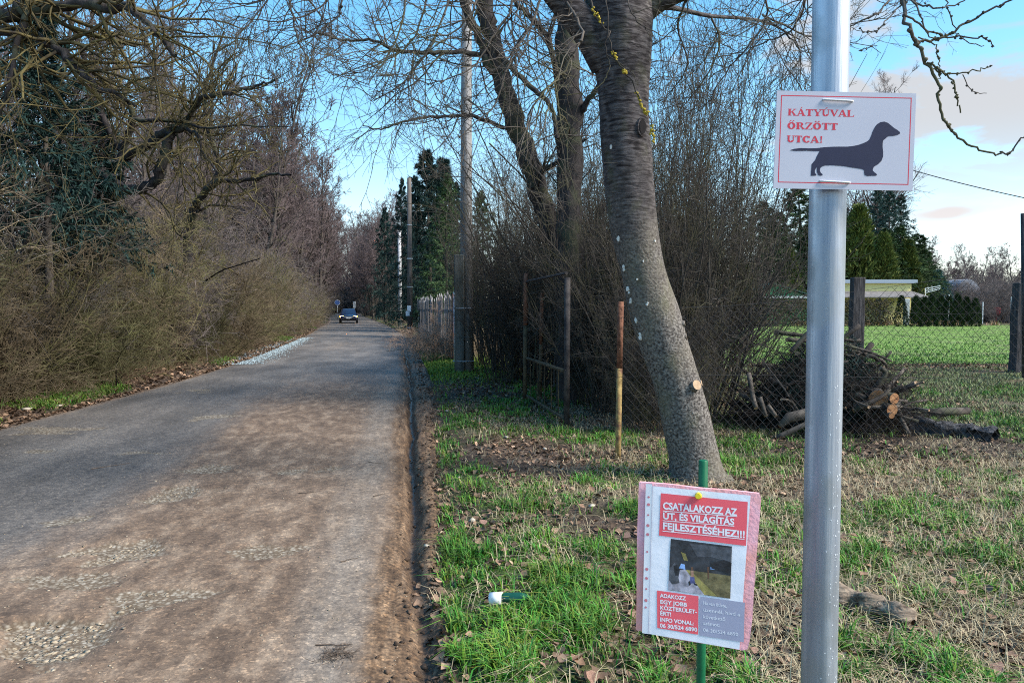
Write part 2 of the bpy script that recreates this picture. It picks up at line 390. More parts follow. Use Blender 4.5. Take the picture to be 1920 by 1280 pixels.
# ---- the road: worn asphalt with potholes, mud pushed up along the right edge
POTS = [(70, 1200, 110, 45, .05), (215, 1038, 85, 22, .035), (335, 928, 62, 17, .035), (400, 880, 55, 9, .02), (565, 882, 70, 10, .02), (265, 850, 45, 7, .02),
        (75, 848, 40, 7, .02), (95, 806, 75, 8, .02), (395, 783, 45, 6, .018), (130, 1090, 120, 16, .02), (140, 975, 60, 14, .02), (270, 1130, 110, 20, .02), (370, 732, 40, 5, .02),
        (500, 1030, 70, 20, .012), (300, 1130, 40, 16, .02)]
def pot_fields(X, Y):
    rel = np.zeros_like(X); dep = np.zeros_like(X)
    wob = 2.2 * (fbm(X * 4.5, Y * 4.5, 71, 4) - 0.5)
    for px, py, rx, ry, d in POTS:
        c = GP(px, py); e = GP(px + rx, py); f = GP(px, py - ry)
        ax, ay = e[0] - c[0], f[1] - c[1]
        u = (X - c[0]) / ax; v = (Y - c[1]) / ay
        k = np.sqrt(u * u + v * v) + wob
        m = 1 - sstep(0.55, 1.1, k)
        rel = np.maximum(rel, m * (1.0 if d > .03 else .75)); dep = np.maximum(dep, m * d)
    return rel, dep
def road_z(X, Y):
    s = X - XR(Y); w = XR(Y) - XL(Y)
    rel, dep = pot_fields(X, Y)
    z = 0.02 * (1 - ((s + w / 2) / (w / 2)) ** 2) * (np.abs(s + w / 2) < w / 2) + 0.014 * (fbm(X * 0.8, Y * 0.5, 77) - .5) - dep
    along = fbm(s * 9, Y * 0.35, 81, 3)
    rut = np.exp(-((s + 0.01 + 0.11 * (fbm(Y * .8, Y * 0, 83) - .5)) / 0.055) ** 2)
    deep = (.55 + .45 * sstep(4, 9, Y)) * (0.075 + 0.05 * fbm(Y * 0.25, Y * 0, 85)) * (1 - sstep(24, 32, Y))
    z = z - rut * deep - sstep(-0.30, 0.0, s) * 0.03
    e_ = EDGE(Y); ridge = np.exp(-((s - e_ * .7) / (.05 + e_ * .2)) ** 2) * 0.028 * (0.6 + along)
    z = z + ridge + sstep(-0.35, 0.0, s) * (0.035 * (fbm(s * 14, Y * 2.2, 87, 4) - .5) + .03 * (fbm(s * 22, Y * 15, 88, 3) - .5))
    z = z - sstep(e_ + .02, e_ + .3, s) * 0.2
    z = z - sstep(-w + 0.12, -w - 0.25, s) * 0.08
    return z, rel, rut * deep / .1
def road_material():
    m = bpy.data.materials.new('worn_asphalt'); m.use_nodes = True
    nt = m.node_tree; n = nt.nodes; l = nt.links; b = n['Principled BSDF']; b.inputs['Specular IOR Level'].default_value = 0.35
    tc = n.new('ShaderNodeTexCoord')
    at = n.new('ShaderNodeAttribute'); at.attribute_name = 'mask'; sp = n.new('ShaderNodeSeparateColor'); l.new(at.outputs['Color'], sp.inputs[0])
    rc = n.new('ShaderNodeAttribute'); rc.attribute_name = 'lane'
    def noise(s, d=6, src=None, st=(1, 1, 1), rg=.6):
        x = n.new('ShaderNodeTexNoise'); x.inputs['Scale'].default_value = s; x.inputs['Detail'].default_value = d; x.inputs['Roughness'].default_value = rg
        mp = n.new('ShaderNodeMapping'); mp.inputs['Scale'].default_value = st
        l.new(src or tc.outputs['Object'], mp.inputs[0]); l.new(mp.outputs[0], x.inputs['Vector']); return x.outputs['Fac']
    def ramp(f, *st):
        r = n.new('ShaderNodeValToRGB'); e = r.color_ramp.elements
        while len(e) < len(st): e.new(0.5)
        for q, (p, c) in zip(e, st): q.position = p; q.color = (*c, 1)
        l.new(f, r.inputs[0]); return r.outputs[0]
    def mix(f, a, c, mode='MIX'):
        x = n.new('ShaderNodeMix'); x.data_type = 'RGBA'; x.blend_type = mode
        if isinstance(f, float): x.inputs['Factor'].default_value = f
        else: l.new(f, x.inputs['Factor'])
        l.new(a, x.inputs[6]); l.new(c, x.inputs[7]); return x.outputs[2]
    def mth(op, a, c):
        x = n.new('ShaderNodeMath'); x.operation = op; x.use_clamp = True
        for i, v in enumerate((a, c)):
            if isinstance(v, float): x.inputs[i].default_value = v
            else: l.new(v, x.inputs[i])
        return x.outputs[0]
    lane = rc.outputs['Vector']
    base = ramp(noise(1.1, 5, lane, (1, .35, 1)), (0.32, (.072, .067, .062)), (0.5, (.118, .109, .101)), (0.68, (.185, .170, .155)))
    fine = ramp(noise(70, 4), (0.3, (.72, .72, .73)), (0.7, (1.2, 1.18, 1.15)))
    speck = ramp(noise(190, 3), (0.62, (1, 1, 1)), (0.74, (1.9, 1.8, 1.65)))
    midg = ramp(noise(17, 7), (0.36, (.66, .66, .68)), (0.5, (1, 1, 1)), (0.66, (1.32, 1.28, 1.22)))
    base = mix(1.0, mix(1.0, base, fine, 'MULTIPLY'), speck, 'MULTIPLY')
    streak = noise(3.2, 8, lane, (1.0, .25, 1), .7)
    dustc = ramp(noise(6, 7, lane, (1, .4, 1)), (0.3, (.086, .055, .035)), (0.5, (.17, .115, .076)), (0.72, (.33, .247, .175)))
    palec = ramp(noise(8, 7, lane, (1, .3, 1)), (0.3, (.16, .135, .11)), (0.7, (.30, .265, .225)))
    mudc = ramp(noise(10, 7, lane, (1.6, .18, 1)), (0.32, (.055, .034, .020)), (0.5, (.13, .083, .049)), (0.7, (.24, .165, .105)))
    def gate(mask, nz, lo=.35, hi=.65):
        r = n.new('ShaderNodeMapRange'); r.interpolation_type = 'SMOOTHSTEP'; r.inputs['From Min'].default_value = lo; r.inputs['From Max'].default_value = hi
        s = n.new('ShaderNodeMath'); s.operation = 'MULTIPLY_ADD'; s.inputs[1].default_value = 0.7; l.new(nz, s.inputs[0])
        s2 = n.new('ShaderNodeMath'); s2.operation = 'SUBTRACT'; s2.inputs[1].default_value = 0.35; l.new(mask, s2.inputs[0]); l.new(s2.outputs[0], s.inputs[2])
        l.new(s.outputs[0], r.inputs['Value']); return r.outputs[0]
    c = mix(mth('MULTIPLY', gate(sp.outputs[1], streak, .2, .85), .85), base, dustc)
    at2 = n.new('ShaderNodeAttribute'); at2.attribute_name = 'track'; sp2 = n.new('ShaderNodeSeparateColor'); l.new(at2.outputs['Color'], sp2.inputs[0])
    c = mix(mth('MULTIPLY', gate(sp2.outputs[0], streak, .12, .95), .75), c, palec)
    mudc = mix(1.0, mudc, ramp(noise(38, 8), (0.34, (.45, .44, .43)), (0.5, (1, 1, 1)), (0.68, (1.7, 1.62, 1.5))), 'MULTIPLY')
    c = mix(gate(sp2.outputs[1], noise(9, 9), .15, .8), c, mudc)
    c = mix(.8, c, mix(1.0, c, midg, 'MULTIPLY'))
    agg = n.new('ShaderNodeTexVoronoi'); agg.inputs['Scale'].default_value = 85; l.new(tc.outputs['Object'], agg.inputs['Vector'])
    sa = n.new('ShaderNodeSeparateColor'); l.new(agg.outputs['Color'], sa.inputs[0])
    c = mix(1.0, c, ramp(sa.outputs[0], (0.0, (.72, .71, .70)), (0.55, (.98, .98, .97)), (0.85, (1.12, 1.1, 1.06)), (1.0, (1.7, 1.62, 1.5))), 'MULTIPLY')
    wetc = n.new('ShaderNodeRGB'); wetc.outputs[0].default_value = (.034, .021, .013, 1); c = mix(mth('MULTIPLY', sp2.outputs[2], .65), c, wetc.outputs[0])
    vo = n.new('ShaderNodeTexVoronoi'); vo.inputs['Scale'].default_value = 42; l.new(tc.outputs['Object'], vo.inputs['Vector'])
    stonec = ramp(vo.outputs['Color'], (0.1, (.20, .165, .12)), (0.5, (.32, .28, .21)), (0.9, (.48, .44, .36)))
    edge = ramp(vo.outputs['Distance'], (0.25, (1, 1, 1)), (0.62, (.35, .3, .25)))
    stonec = mix(1.0, stonec, edge, 'MULTIPLY')
    c = mix(mth('MULTIPLY', gate(sp.outputs[0], noise(16, 5), .3, .75), .7), c, stonec)
    l.new(c, b.inputs['Base Color'])
    rr = n.new('ShaderNodeMapRange'); rr.inputs['To Min'].default_value = 0.62; rr.inputs['To Max'].default_value = 0.95; l.new(sp.outputs[1], rr.inputs['Value']); wr = n.new('ShaderNodeMath'); wr.operation = 'MULTIPLY_ADD'; wr.use_clamp = True; wr.inputs[1].default_value = -.45; l.new(sp2.outputs[2], wr.inputs[0]); l.new(rr.outputs[0], wr.inputs[2]); l.new(wr.outputs[0], b.inputs['Roughness'])
    bp = n.new('ShaderNodeBump'); bp.inputs['Strength'].default_value = 0.55; bp.inputs['Distance'].default_value = 0.012
    hgt = n.new('ShaderNodeMath'); hgt.operation = 'MULTIPLY_ADD'; hgt.inputs[1].default_value = 0.5
    l.new(noise(120, 5), hgt.inputs[0]); l.new(noise(18, 6), hgt.inputs[2]); l.new(hgt.outputs[0], bp.inputs['Height']); l.new(bp.outputs[0], b.inputs['Normal'])
    return m
def build_road():
    ys = np.concatenate([[-110, -60, -30, -12, -5, -2, 0], rows(1.0, 420, 0.0075, 0.03)])
    u = np.concatenate([np.linspace(-0.3, 0, 5)[:-1], np.arange(0, 1, 0.0135)]); right = np.concatenate([np.arange(-0.6, 0.62, 0.022)])
    xl, xr = XL(ys), XR(ys)
    Xa = np.where(u[None] < 0, xl[:, None] + u[None], xl[:, None] + (xr - 0.6 - xl)[:, None] * np.clip(u, 0, 1)[None])
    X = np.concatenate([Xa, xr[:, None] + right[None]], 1); Y = np.repeat(ys[:, None], X.shape[1], 1)
    Z, rel, rut = road_z(X, Y)
    s = X - XR(Y); w = XR(Y) - XL(Y)
    # dust thickens towards the right-hand half in the foreground; a pale driven track runs beside the rut
    n1 = fbm(s * 0.9, Y * 0.14, 91, 4); n2 = fbm(s * 2.2, Y * 0.3, 93, 4)
    dust = sstep(-3.7, -1.5, s + 1.8 * (n1 - .5)) * sstep(24, 7, Y) * 0.85 + 0.28 * n2 + sstep(22, 30, Y) * 0.3 * n1 + sstep(5.5, 3.2, Y) * .25
    track = np.exp(-((s + 0.42 + 0.3 * (n1 - .5)) / 0.30) ** 2) * sstep(26, 12, Y) * (.35 + .6 * n2) + sstep(15, 30, Y) * 0.62 * n2
    mud = sstep(-0.38, -0.05, s + 0.2 * (n2 - .5) + .12 * (fbm(s * 5, Y * 2.5, 95, 4) - .5)) * sstep(40, 22, Y) + 0.2 * rut
    left = sstep(-w + 0.5, -w + 0.05, s + .25 * (n2 - .5)) * 0.8
    M1 = np.stack([rel, np.clip(np.maximum(dust, left), 0, 1), 0 * s], -1); M2 = np.stack([np.clip(track, 0, 1), np.clip(mud, 0, 1), np.clip(rut * 1.4, 0, 1)], -1)
    o = link('road', mesh_np('road', np.stack([X, Y, Z], -1), grid_quads(*X.shape), mats=[road_material()], smooth=True,
             attrs={'mask': M1.reshape(-1, 3), 'track': M2.reshape(-1, 3), 'lane': np.stack([s, Y, 0 * s], -1).reshape(-1, 3)}))
    return tag(o, kind='structure')
road = build_road()
def road_at(x, y): return road_z(np.array([x]), np.array([y]))[0][0]

# ---- stones lying loose in the potholes and along the road
def stone_mesh(n, seed, mats, P, S, flat=0.55, name='pothole_gravel'):
    r = np.random.default_rng(seed)
    base = np.array([[1, 0, 0], [-1, 0, 0], [0, 1, 0], [0, -1, 0], [0, 0, 1], [0, 0, -1]], float)
    mids = nrm(np.array([[1, 1, 1], [1, -1, 1], [-1, 1, 1], [-1, -1, 1.]])) * 1.05
    v = np.concatenate([base, mids])
    T = np.array([[0, 6, 4], [6, 2, 4], [2, 8, 4], [8, 1, 4], [1, 9, 4], [9, 3, 4], [3, 7, 4], [7, 0, 4], [0, 2, 6], [2, 1, 8], [1, 3, 9], [3, 0, 7], [0, 5, 2], [2, 5, 1], [1, 5, 3], [3, 5, 0]])
    V = v[None] * (1 + r.uniform(-.28, .28, (n, len(v), 1))) * (S[:, None, None] * np.stack([r.uniform(.7, 1.3, n), r.uniform(.7, 1.2, n), r.uniform(flat * .7, flat * 1.2, n)], -1)[:, None])
    a = r.uniform(0, 6.28, n); c, s = np.cos(a)[:, None], np.sin(a)[:, None]
    V = np.stack([V[..., 0] * c - V[..., 1] * s, V[..., 0] * s + V[..., 1] * c, V[..., 2]], -1) + P[:, None]
    F = (T[None] + (np.arange(n) * len(v))[:, None, None]).reshape(-1, 3)
    tint = np.repeat(r.uniform(.55, 1.15, n), len(v))
    return mesh_np(name, V, tris=F, mats=mats, attrs={'tint': tint})
m_stone = mat('limestone_gravel', (.23, .18, .12), (.45, .38, .28), scale=40, tint='tint', rough=.9)
m_blue = mat('pale_gravel', (.26, .35, .39), (.44, .54, .58), scale=30, tint='tint', rough=.9)
def pothole_stones():
    PP = []; SS = []
    for k, (px, py, rx, ry, d) in enumerate(POTS):
        n = 420 if k == 0 else int(190 * (1 if d > .03 else .5))
        q = rng.uniform(-1.5, 1.5, (n * 4, 2)); n = len(q)
        c = GP(px, py); e = GP(px + rx, py); f = GP(px, py - ry)
        x = c[0] + q[:, 0] * (e[0] - c[0]); y = c[1] + q[:, 1] * (f[1] - c[1])
        rl = pot_fields(x, y)[0]; kk = rng.random(n) < (rl ** 2 * .8 + .03) * sstep(.35, .55, fbm(x * 9, y * 9, 29)); x, y = x[kk], y[kk]; n = len(x)
        s = (.0045 + .016 * rng.random(n) ** 3) * (1.1 if k == 0 else .95) * (1 if d > .03 else .7)
        z = road_z(x, y)[0]; PP.append(np.stack([x, y, z + s * .02], -1)); SS.append(s)
    n = 4200; y = 3.0 + 14 * rng.random(n) ** 1.7; x = XL(y) + (XR(y) - XL(y)) * rng.random(n)
    s = .0018 + .006 * rng.random(n) ** 3; PP.append(np.stack([x, y, road_z(x, y)[0] + s * .2], -1)); SS.append(s)
    P = np.concatenate(PP); S = np.concatenate(SS)
    tag(link('gravel', stone_mesh(len(P), 5, [m_stone], P, S, .26)), 'pale limestone gravel lying loose in the potholes of the road', 'gravel', kind='stuff')
    n = 6500; t = rng.random(n); pa, pb = GP(440, 684), GP(572, 633)
    y = pa[1] + (pb[1] - pa[1]) * t ** 1.0; x = XL(y) + 0.25 + rng.normal(0, .34, n) * (1 - .3 * t)
    s = rng.uniform(.007, .026, n); z = np.where(x > XL(y), road_z(x, y)[0], ground_h(x, y))
    P = np.stack([x, y, z + s * .25], -1)
    p2 = GP(785, 640); n2 = 700; x2 = p2[0] + rng.normal(0, .38, n2); y2 = p2[1] + rng.normal(0, 1.6, n2); s2 = rng.uniform(.02, .05, n2)
    P2 = np.stack([x2, y2, ground_h(x2, y2) + .05 + s2 * .2], -1)
    tag(link('gravel', stone_mesh(n + n2, 6, [m_blue], np.concatenate([P, P2]), np.concatenate([s, s2]))), 'pale bluish gravel tipped along the edges of the road', 'gravel', kind='stuff')
pothole_stones()
def clods():
    r = np.random.default_rng(8); n = 2600; y = 2.4 + 22 * r.random(n) ** 1.7; s = EDGE(y) * .75 + r.normal(0, .10, n); x = XR(y) + s
    S = (.003 + .016 * r.random(n) ** 5) * (1 + y * .03); z = np.maximum(road_z(x, y)[0], ground_h(x, y)) + S * .2
    m = mat('mud_clod', (.04, .026, .017), (.13, .085, .055), scale=30, tint='tint', rough=.95)
    tag(link('mud_clods', stone_mesh(n, 12, [m], np.stack([x, y, z], -1), S, .8, 'mud_clods')), 'dark brown clods of mud crumbled along the edge of the road', 'mud', kind='stuff')
clods()
# ---- puddle by the road edge
def puddle():
    c = GP(738, 656); n = 40; a = np.linspace(0, 2 * np.pi, n, endpoint=False)
    r = 0.30 * (1 + 0.35 * (fbm(np.cos(a) * 1.7 + 5, np.sin(a) * 1.7 + 5, 3) - .5) * 2)
    V = np.stack([c[0] + r * np.cos(a) * .75, c[1] + r * np.sin(a) * 2.4, np.full(n, 0.022)], -1); V = np.vstack([V, [[c[0], c[1], 0.022]]])
    m = flat('puddle_water', (.30, .31, .32), rough=.12, spec=.6)  # milky base colour stands in for the sky mirrored in the water
    tag(link('puddle', mesh_np('puddle', V, tris=[(i, (i + 1) % n, n) for i in range(n)], mats=[m])), kind='structure')
puddle()
# ---- lawn of the garden beyond the fence
def lawn():
    y0, y1 = GP(1700, 688)[1], GP(1700, 611)[1]
    xs = np.concatenate([np.arange(4, 34, .5), np.arange(34, 90, 4)]); ys = np.concatenate([np.arange(y0, y0 + 10, .35), np.arange(y0 + 10, y1, 1.2), [y1]])
    X, Y = np.meshgrid(xs, ys); wob = 0.6 * (fbm(X * .7, Y * 0, 15) - .5); Y = np.where(Y == y0, Y + wob, Y)
    Z = 0.07 + 0.05 * (fbm(X * .5, Y * .5, 17) - .5) - 0.09 * (1 - sstep(y0, y0 + .8, Y))
    m = mat('lawn_grass', (.12, .20, .045), (.20, .31, .08), scale=1.3, stretch=(1, .5, 1), rough=.95, bump=1.0, bscale=60, c3=(.17, .21, .085), s3=.5, spec=.1)
    tag(link('lawn', mesh_np('lawn', np.stack([X, Y, Z], -1), grid_quads(*X.shape), mats=[m], smooth=True)), kind='structure')
    return y0, y1
LAWN0, LAWN1 = lawn()

# ================================================================== grass, straw, leaf litter
def leaf_tint(n, r, lo, hi): return lo + (hi - lo) * r.random((n, 1))
def blades(name, x, y, h, w, lean, cols, m, seed, label, cat):
    r = np.random.default_rng(seed); n = len(x)
    z = ground_h(x, y) - .004; a = r.uniform(0, 2 * np.pi, n)
    d = np.stack([np.cos(a), np.sin(a), 0 * a], -1); sd_ = np.stack([-np.sin(a), np.cos(a), 0 * a], -1)
    b = np.stack([x, y, z], -1); up = np.array([0, 0, 1.0])
    l1 = lean * r.uniform(.2, 1, n)
    mid = b + d * (h * l1 * .35)[:, None] + up * (h * .58)[:, None]
    tip = b + d * (h * l1 * 1.15)[:, None] + up * (h * (1 - .38 * np.minimum(l1, 1.6)))[:, None]
    hw = (w / 2)[:, None] * sd_
    V = np.stack([b - hw, b + hw, mid + hw * .75, mid - hw * .75, tip], 1)
    k = np.arange(n)[:, None] * 5
    Q = k + np.array([[0, 1, 2, 3]]); T = k + np.array([[3, 2, 4]])
    tint = np.repeat(cols, 5, 0)
    o = link(name, mesh_np(name, V, quads=Q, tris=T, mats=[m], attrs={'tint': tint}))
    return tag(o, label, cat, kind='stuff')
m_grass = mat('green_grass', (.055, .155, .022), (.115, .23, .042), scale=3, tint='tint', rough=.6, spec=.25)
m_straw = mat('dry_grass', (.33, .28, .175), (.52, .45, .30), scale=5, tint='tint', rough=.8, spec=.2)
def scatter_verge(n, y0, y1, pw, x_max, maskf, seed):
    r = np.random.default_rng(seed)
    y = y0 + (y1 - y0) * r.random(n) ** pw; lo = XR(y) + EDGE(y); hi = np.minimum(x_max, y * .85 + 1.6)
    x = lo + (hi - lo) * r.random(n); keep = r.random(n) < maskf(x, y)
    return x[keep], y[keep], r
def build_grass():
    x, y, r = scatter_verge(400000, 2.4, 15, 1.6, 12, lambda x, y: grass_mask(x, y) * (.08 + .92 * sstep(.38, .62, fbm(x * 5.5, y * 5.5, 101, 3))), 11)
    n = len(x); clump = fbm(x * 5, y * 5, 103, 2)
    h = r.uniform(.025, .10, n) * (.3 + 1.2 * sstep(.3, .7, clump)); w = r.uniform(.0035, .0085, n) * (1 + y * .05)
    cols = np.stack([.6 + 1.2 * r.random(n) ** 1.5, .7 + .7 * r.random(n), .5 + .7 * r.random(n)], -1) * (.55 + .85 * fbm(x * 2, y * 2, 107))[:, None]
    blades('grass', x, y, h, w, r.uniform(.6, 1.7, n), cols, m_grass, 12, 'green grass growing in tufts on the verge around the cherry tree', 'grass')
    # left verge
    n = 90000; r = np.random.default_rng(13); y = 8 + 50 * r.random(n) ** 1.8; s = r.uniform(0.02, 1.5, n); x = XL(y) - s
    k = r.random(n) < grass_mask(x, y); x, y = x[k], y[k]; n = len(x)
    cols = np.stack([.7 + .8 * r.random(n), .6 + .45 * r.random(n), .6 + .5 * r.random(n)], -1)
    blades('grass', x, y, r.uniform(.04, .12, n), r.uniform(.008, .016, n), np.full(n, 1.0), cols, m_grass, 14, 'bright green grass strip at the foot of the bare thicket', 'grass')
    # grass round the utility pole, sunlight put into its yellowish tint
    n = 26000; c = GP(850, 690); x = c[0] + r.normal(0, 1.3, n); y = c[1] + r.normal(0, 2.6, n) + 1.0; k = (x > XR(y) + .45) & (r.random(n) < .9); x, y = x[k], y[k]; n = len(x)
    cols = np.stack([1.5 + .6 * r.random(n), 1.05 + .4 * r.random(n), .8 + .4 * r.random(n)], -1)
    blades('grass', x, y, r.uniform(.05, .12, n), r.uniform(.01, .018, n), np.full(n, .9), cols, m_grass, 15, 'green grass tinted sunlit yellow around the foot of the utility pole', 'grass')
    # straw and rough pale grass
    x, y, r = scatter_verge(185000, 2.5, 12, 1.45, 12, lambda x, y: .05 + .45 * dry_mask(x, y), 16); n = len(x)
    cols = np.stack([.6 + .6 * r.random(n)] * 3, -1) * np.array([1, .97, .92])
    blades('dry_grass', x, y, r.uniform(.03, .13, n) * (.5 + 1.0 * fbm(x * 4, y * 4, 111)), r.uniform(.002, .0045, n) * (1 + y * .05), r.uniform(1.3, 2.8, n), cols, m_straw, 17, 'dry straw coloured grass matted on the verge around the cherry tree', 'dry grass')
    n = 900; r = np.random.default_rng(18); y = 2.6 + 4 * r.random(n); x = XR(y) + .45 + r.random(n) * 4.5; k = r.random(n) < .25 + .75 * dry_mask(x, y); x, y = x[k], y[k]; n = len(x)
    blades('dry_grass', x, y, r.uniform(.12, .30, n), r.uniform(.002, .004, n), r.uniform(.2, 1.3, n), np.stack([.8 + .5 * r.random(n)] * 3, -1), m_straw, 19, 'long pale dead stalks standing out of the verge grass', 'dry grass')
    # rough ground between verge and lawn
    n = 80000; y = r.uniform(9, LAWN0 + 1.0, n); x = r.uniform(2, 14.5, n); k = fbm(x * 1.5, y * 1.5, 117, 3) > .38; x, y = x[k], y[k]; n = len(x)
    g = r.random(n)[:, None]; cols = (g * np.array([[.50, .66, .50]]) + (1 - g) * np.array([[.26, .40, .24]]))
    blades('dry_grass', x, y, r.uniform(.03, .10, n), r.uniform(.008, .018, n), np.full(n, 1.2), cols, m_straw, 20, 'grey green rough grass between the brush pile and the lawn', 'dry grass')
    n = 26000; y = LAWN0 + (LAWN1 - LAWN0) * r.random(n) ** 1.8; x = r.uniform(4.5, 12, n) * y / 16; cols = np.stack([1.05 + .45 * r.random(n), 1.0 + .3 * r.random(n), .9 + .5 * r.random(n)], -1)
    o = blades('grass', x, y, r.uniform(.02, .05, n) + .06, r.uniform(.02, .035, n), np.full(n, .8), cols, m_grass, 22, 'short green grass of the garden lawn beyond the fence', 'grass')
    # tall tan weeds at the back edge of the lawn
    n = 6000; y = LAWN1 + r.normal(0, .5, n); x = r.uniform(13, 45, n); k = fbm(x * .5, y * 0, 118) > .4; x, y = x[k], y[k]; n = len(x)
    blades('dry_grass', x, y, r.uniform(.2, .6, n), r.uniform(.03, .06, n), np.full(n, .5), np.stack([.7 + .3 * r.random(n), .6 + .25 * r.random(n), .5 + .25 * r.random(n)], -1), m_straw, 23, 'tan dead grass along the far edge of the lawn', 'dry grass')
build_grass()
m_leaf = mat('dead_leaf', (.14, .085, .055), (.30, .20, .14), scale=14, tint='tint', rough=.75, spec=.25)
def leaf_arrays(P, L, r, nz=.5):
    n = len(P); a = r.uniform(0, 6.28, n); nv = nrm(np.stack([r.normal(0, nz, n), r.normal(0, nz, n), np.ones(n)], -1))
    t = nrm(np.cross(nv, np.stack([np.cos(a), np.sin(a), 0 * a], -1))); s = np.cross(nv, t)
    L = L[:, None]; c = r.uniform(-.05, .45, (n, 1)); wd = r.uniform(.28, .48, (n, 1))
    V = np.stack([P - t * L * .5, P - t * L * .12 + s * L * wd + nv * L * c, P + t * L * .55 + nv * L * c * .7, P - t * L * .12 - s * L * wd + nv * L * c * r.uniform(.2, 1, (n, 1)), P + t * L * .18 + s * L * wd * .7 + nv * L * c * .6, P + t * L * .18 - s * L * wd * .7 + nv * L * c * .5, P], 1)
    T = np.array([[0, 6, 1], [1, 6, 4], [4, 6, 2], [2, 6, 5], [5, 6, 3], [3, 6, 0]])[:, ::-1]
    return V, (T[None] + (np.arange(n) * 7)[:, None, None]).reshape(-1, 3)
def build_litter():
    r = np.random.default_rng(31); X = []; Y = []; Lg = []
    n = 52000; y = 2.6 + 13 * r.random(n) ** 1.4; x = XR(y) + EDGE(y) - .08 + r.random(n) ** .9 * np.minimum(9, y * .8 + 2); k = r.random(n) < .25 + .75 * (1 - grass_mask(x, y)) * sstep(.35, .6, fbm(x * .9 + 4, y * .9, 66)); X.append(x[k]); Y.append(y[k]); Lg.append(r.uniform(.02, .065, k.sum()))
    n = 14000; y = 8 + 45 * r.random(n) ** 1.6; x = XL(y) + .22 - r.random(n) ** 1.3 * 3.2; X.append(x); Y.append(y); Lg.append(r.uniform(.04, .10, n))
    n = 3500; y = LAWN0 + r.normal(-.3, .45, n); x = r.uniform(6, 14, n); X.append(x); Y.append(y); Lg.append(r.uniform(.05, .12, n))
    n = 4000; y = r.uniform(10, 19, n); x = r.uniform(-1.2, 3, n); k = x > XR(y) + .8; X.append(x[k]); Y.append(y[k]); Lg.append(r.uniform(.03, .08, k.sum()))
    x = np.concatenate(X); y = np.concatenate(Y); L = np.concatenate(Lg)
    zz = np.maximum(ground_h(x, y), np.where((x < XR(y)) & (x > XL(y) - .1), road_z(x, y)[0], -1)); P = np.stack([x, y, zz + .006 + L * .1], -1); V, T = leaf_arrays(P, L, r)
    b = r.random((len(x), 1)); pale = (r.random((len(x), 1)) < .09) * 1.1
    tint = np.repeat((.25 + .95 * b ** 1.4 + pale) * np.array([[1, .95 + .05, .95]]), 7, 0)
    tag(link('fallen_leaves', mesh_np('fallen_leaves', V, tris=T, mats=[m_leaf], attrs={'tint': tint})), 'brown fallen leaves littering the verges and the thicket floor', 'fallen leaves', kind='stuff')
    # larger leaves that can be picked apart one by one
    protos = []
    for k in range(8):
        V, T = leaf_arrays(np.zeros((1, 3)), np.array([1.0]), r, .25); t = r.uniform(.8, 1.9); g = np.array([t, t * r.uniform(.88, 1.0), t * r.uniform(.8, 1.0)])
        protos.append(mesh_np('leaf', V, tris=T, mats=[m_leaf], attrs={'tint': np.repeat(g[None], 7, 0)}))
    for k in range(230):
        y = 2.9 + 4.2 * r.random() ** 1.2; x = XR(y) + .45 + r.random() * min(4.2, y * .72)
        L = r.uniform(.035, .075)
        o = link('leaf', protos[k % 8], ground); o.location = (x, y, float(ground_h(np.array(x), np.array(y))) + .03); o.scale = (L, L, L); o.rotation_euler = (r.normal(0, .25), r.normal(0, .25), r.uniform(0, 6.28))
build_litter()
# ================================================================== TREES AND SHRUBS
m_bark = mat('bark', (.045, .038, .034), (.12, .105, .09), scale=9, stretch=(1, 1, .35), rough=.95, bump=.8, bscale=24, rand=.2, spec=.1)
m_twig_brown = mat('twig_brown', (.066, .050, .032), (.205, .162, .105), scale=2.6, rough=.9, rand=.45, spec=.1, c3=(.12, .115, .05), s3=1.1, lo=.3, hi=.7)
m_twig_grey = mat('twig_grey', (.075, .064, .06), (.21, .178, .168), scale=2, rough=.9, rand=.25, spec=.1)
m_twig_purple = mat('twig_purple', (.085, .066, .066), (.19, .15, .148), scale=1.2, rough=.9, rand=.2, spec=.1)
m_twig_straw = mat('twig_straw', (.10, .078, .052), (.26, .21, .14), scale=2.6, rough=.9, rand=.3, spec=.1)
m_twig_olive = mat('twig_olive', (.055, .052, .026), (.15, .14, .07), scale=2.2, rough=.9, rand=.35, spec=.1)
m_twig_dark = mat('twig_dark', (.040, .036, .034), (.12, .105, .09), scale=3, rough=.9, rand=.25, spec=.1, c3=(.09, .085, .05), s3=1.2)
m_bark_dark = mat('bark_dark', (.028, .025, .026), (.075, .066, .064), scale=12, stretch=(1, 1, .3), rough=.95, bump=.9, bscale=22, spec=.1, c3=(.075, .078, .052), s3=3)
m_lichen = mat('lichen', (.32, .24, .03), (.50, .40, .06), scale=30, rough=.95)
m_lichtwig = mat('lichen_twig', (.035, .030, .024), (.145, .12, .05), scale=4, rough=.95, spec=.1)
m_cut = mat('cut_wood', (.33, .215, .125), (.52, .38, .25), scale=18, rough=.8)
m_needle_blue = mat('needles_blue', (.010, .030, .028), (.030, .062, .055), scale=3, tint='tint', rough=.8, rand=.2, spec=.15)
m_needle_green = mat('needles_green', (.036, .07, .030), (.085, .138, .054), scale=3, tint='tint', rough=.8, rand=.2, spec=.15)
m_needle_yellow = mat('needles_yellow', (.075, .10, .025), (.16, .18, .05), scale=3, tint='tint', rough=.8, rand=.15, spec=.15)
m_thuja = mat('thuja_foliage', (.016, .030, .012), (.042, .062, .022), scale=3, tint='tint', rough=.85, rand=.15, spec=.1)

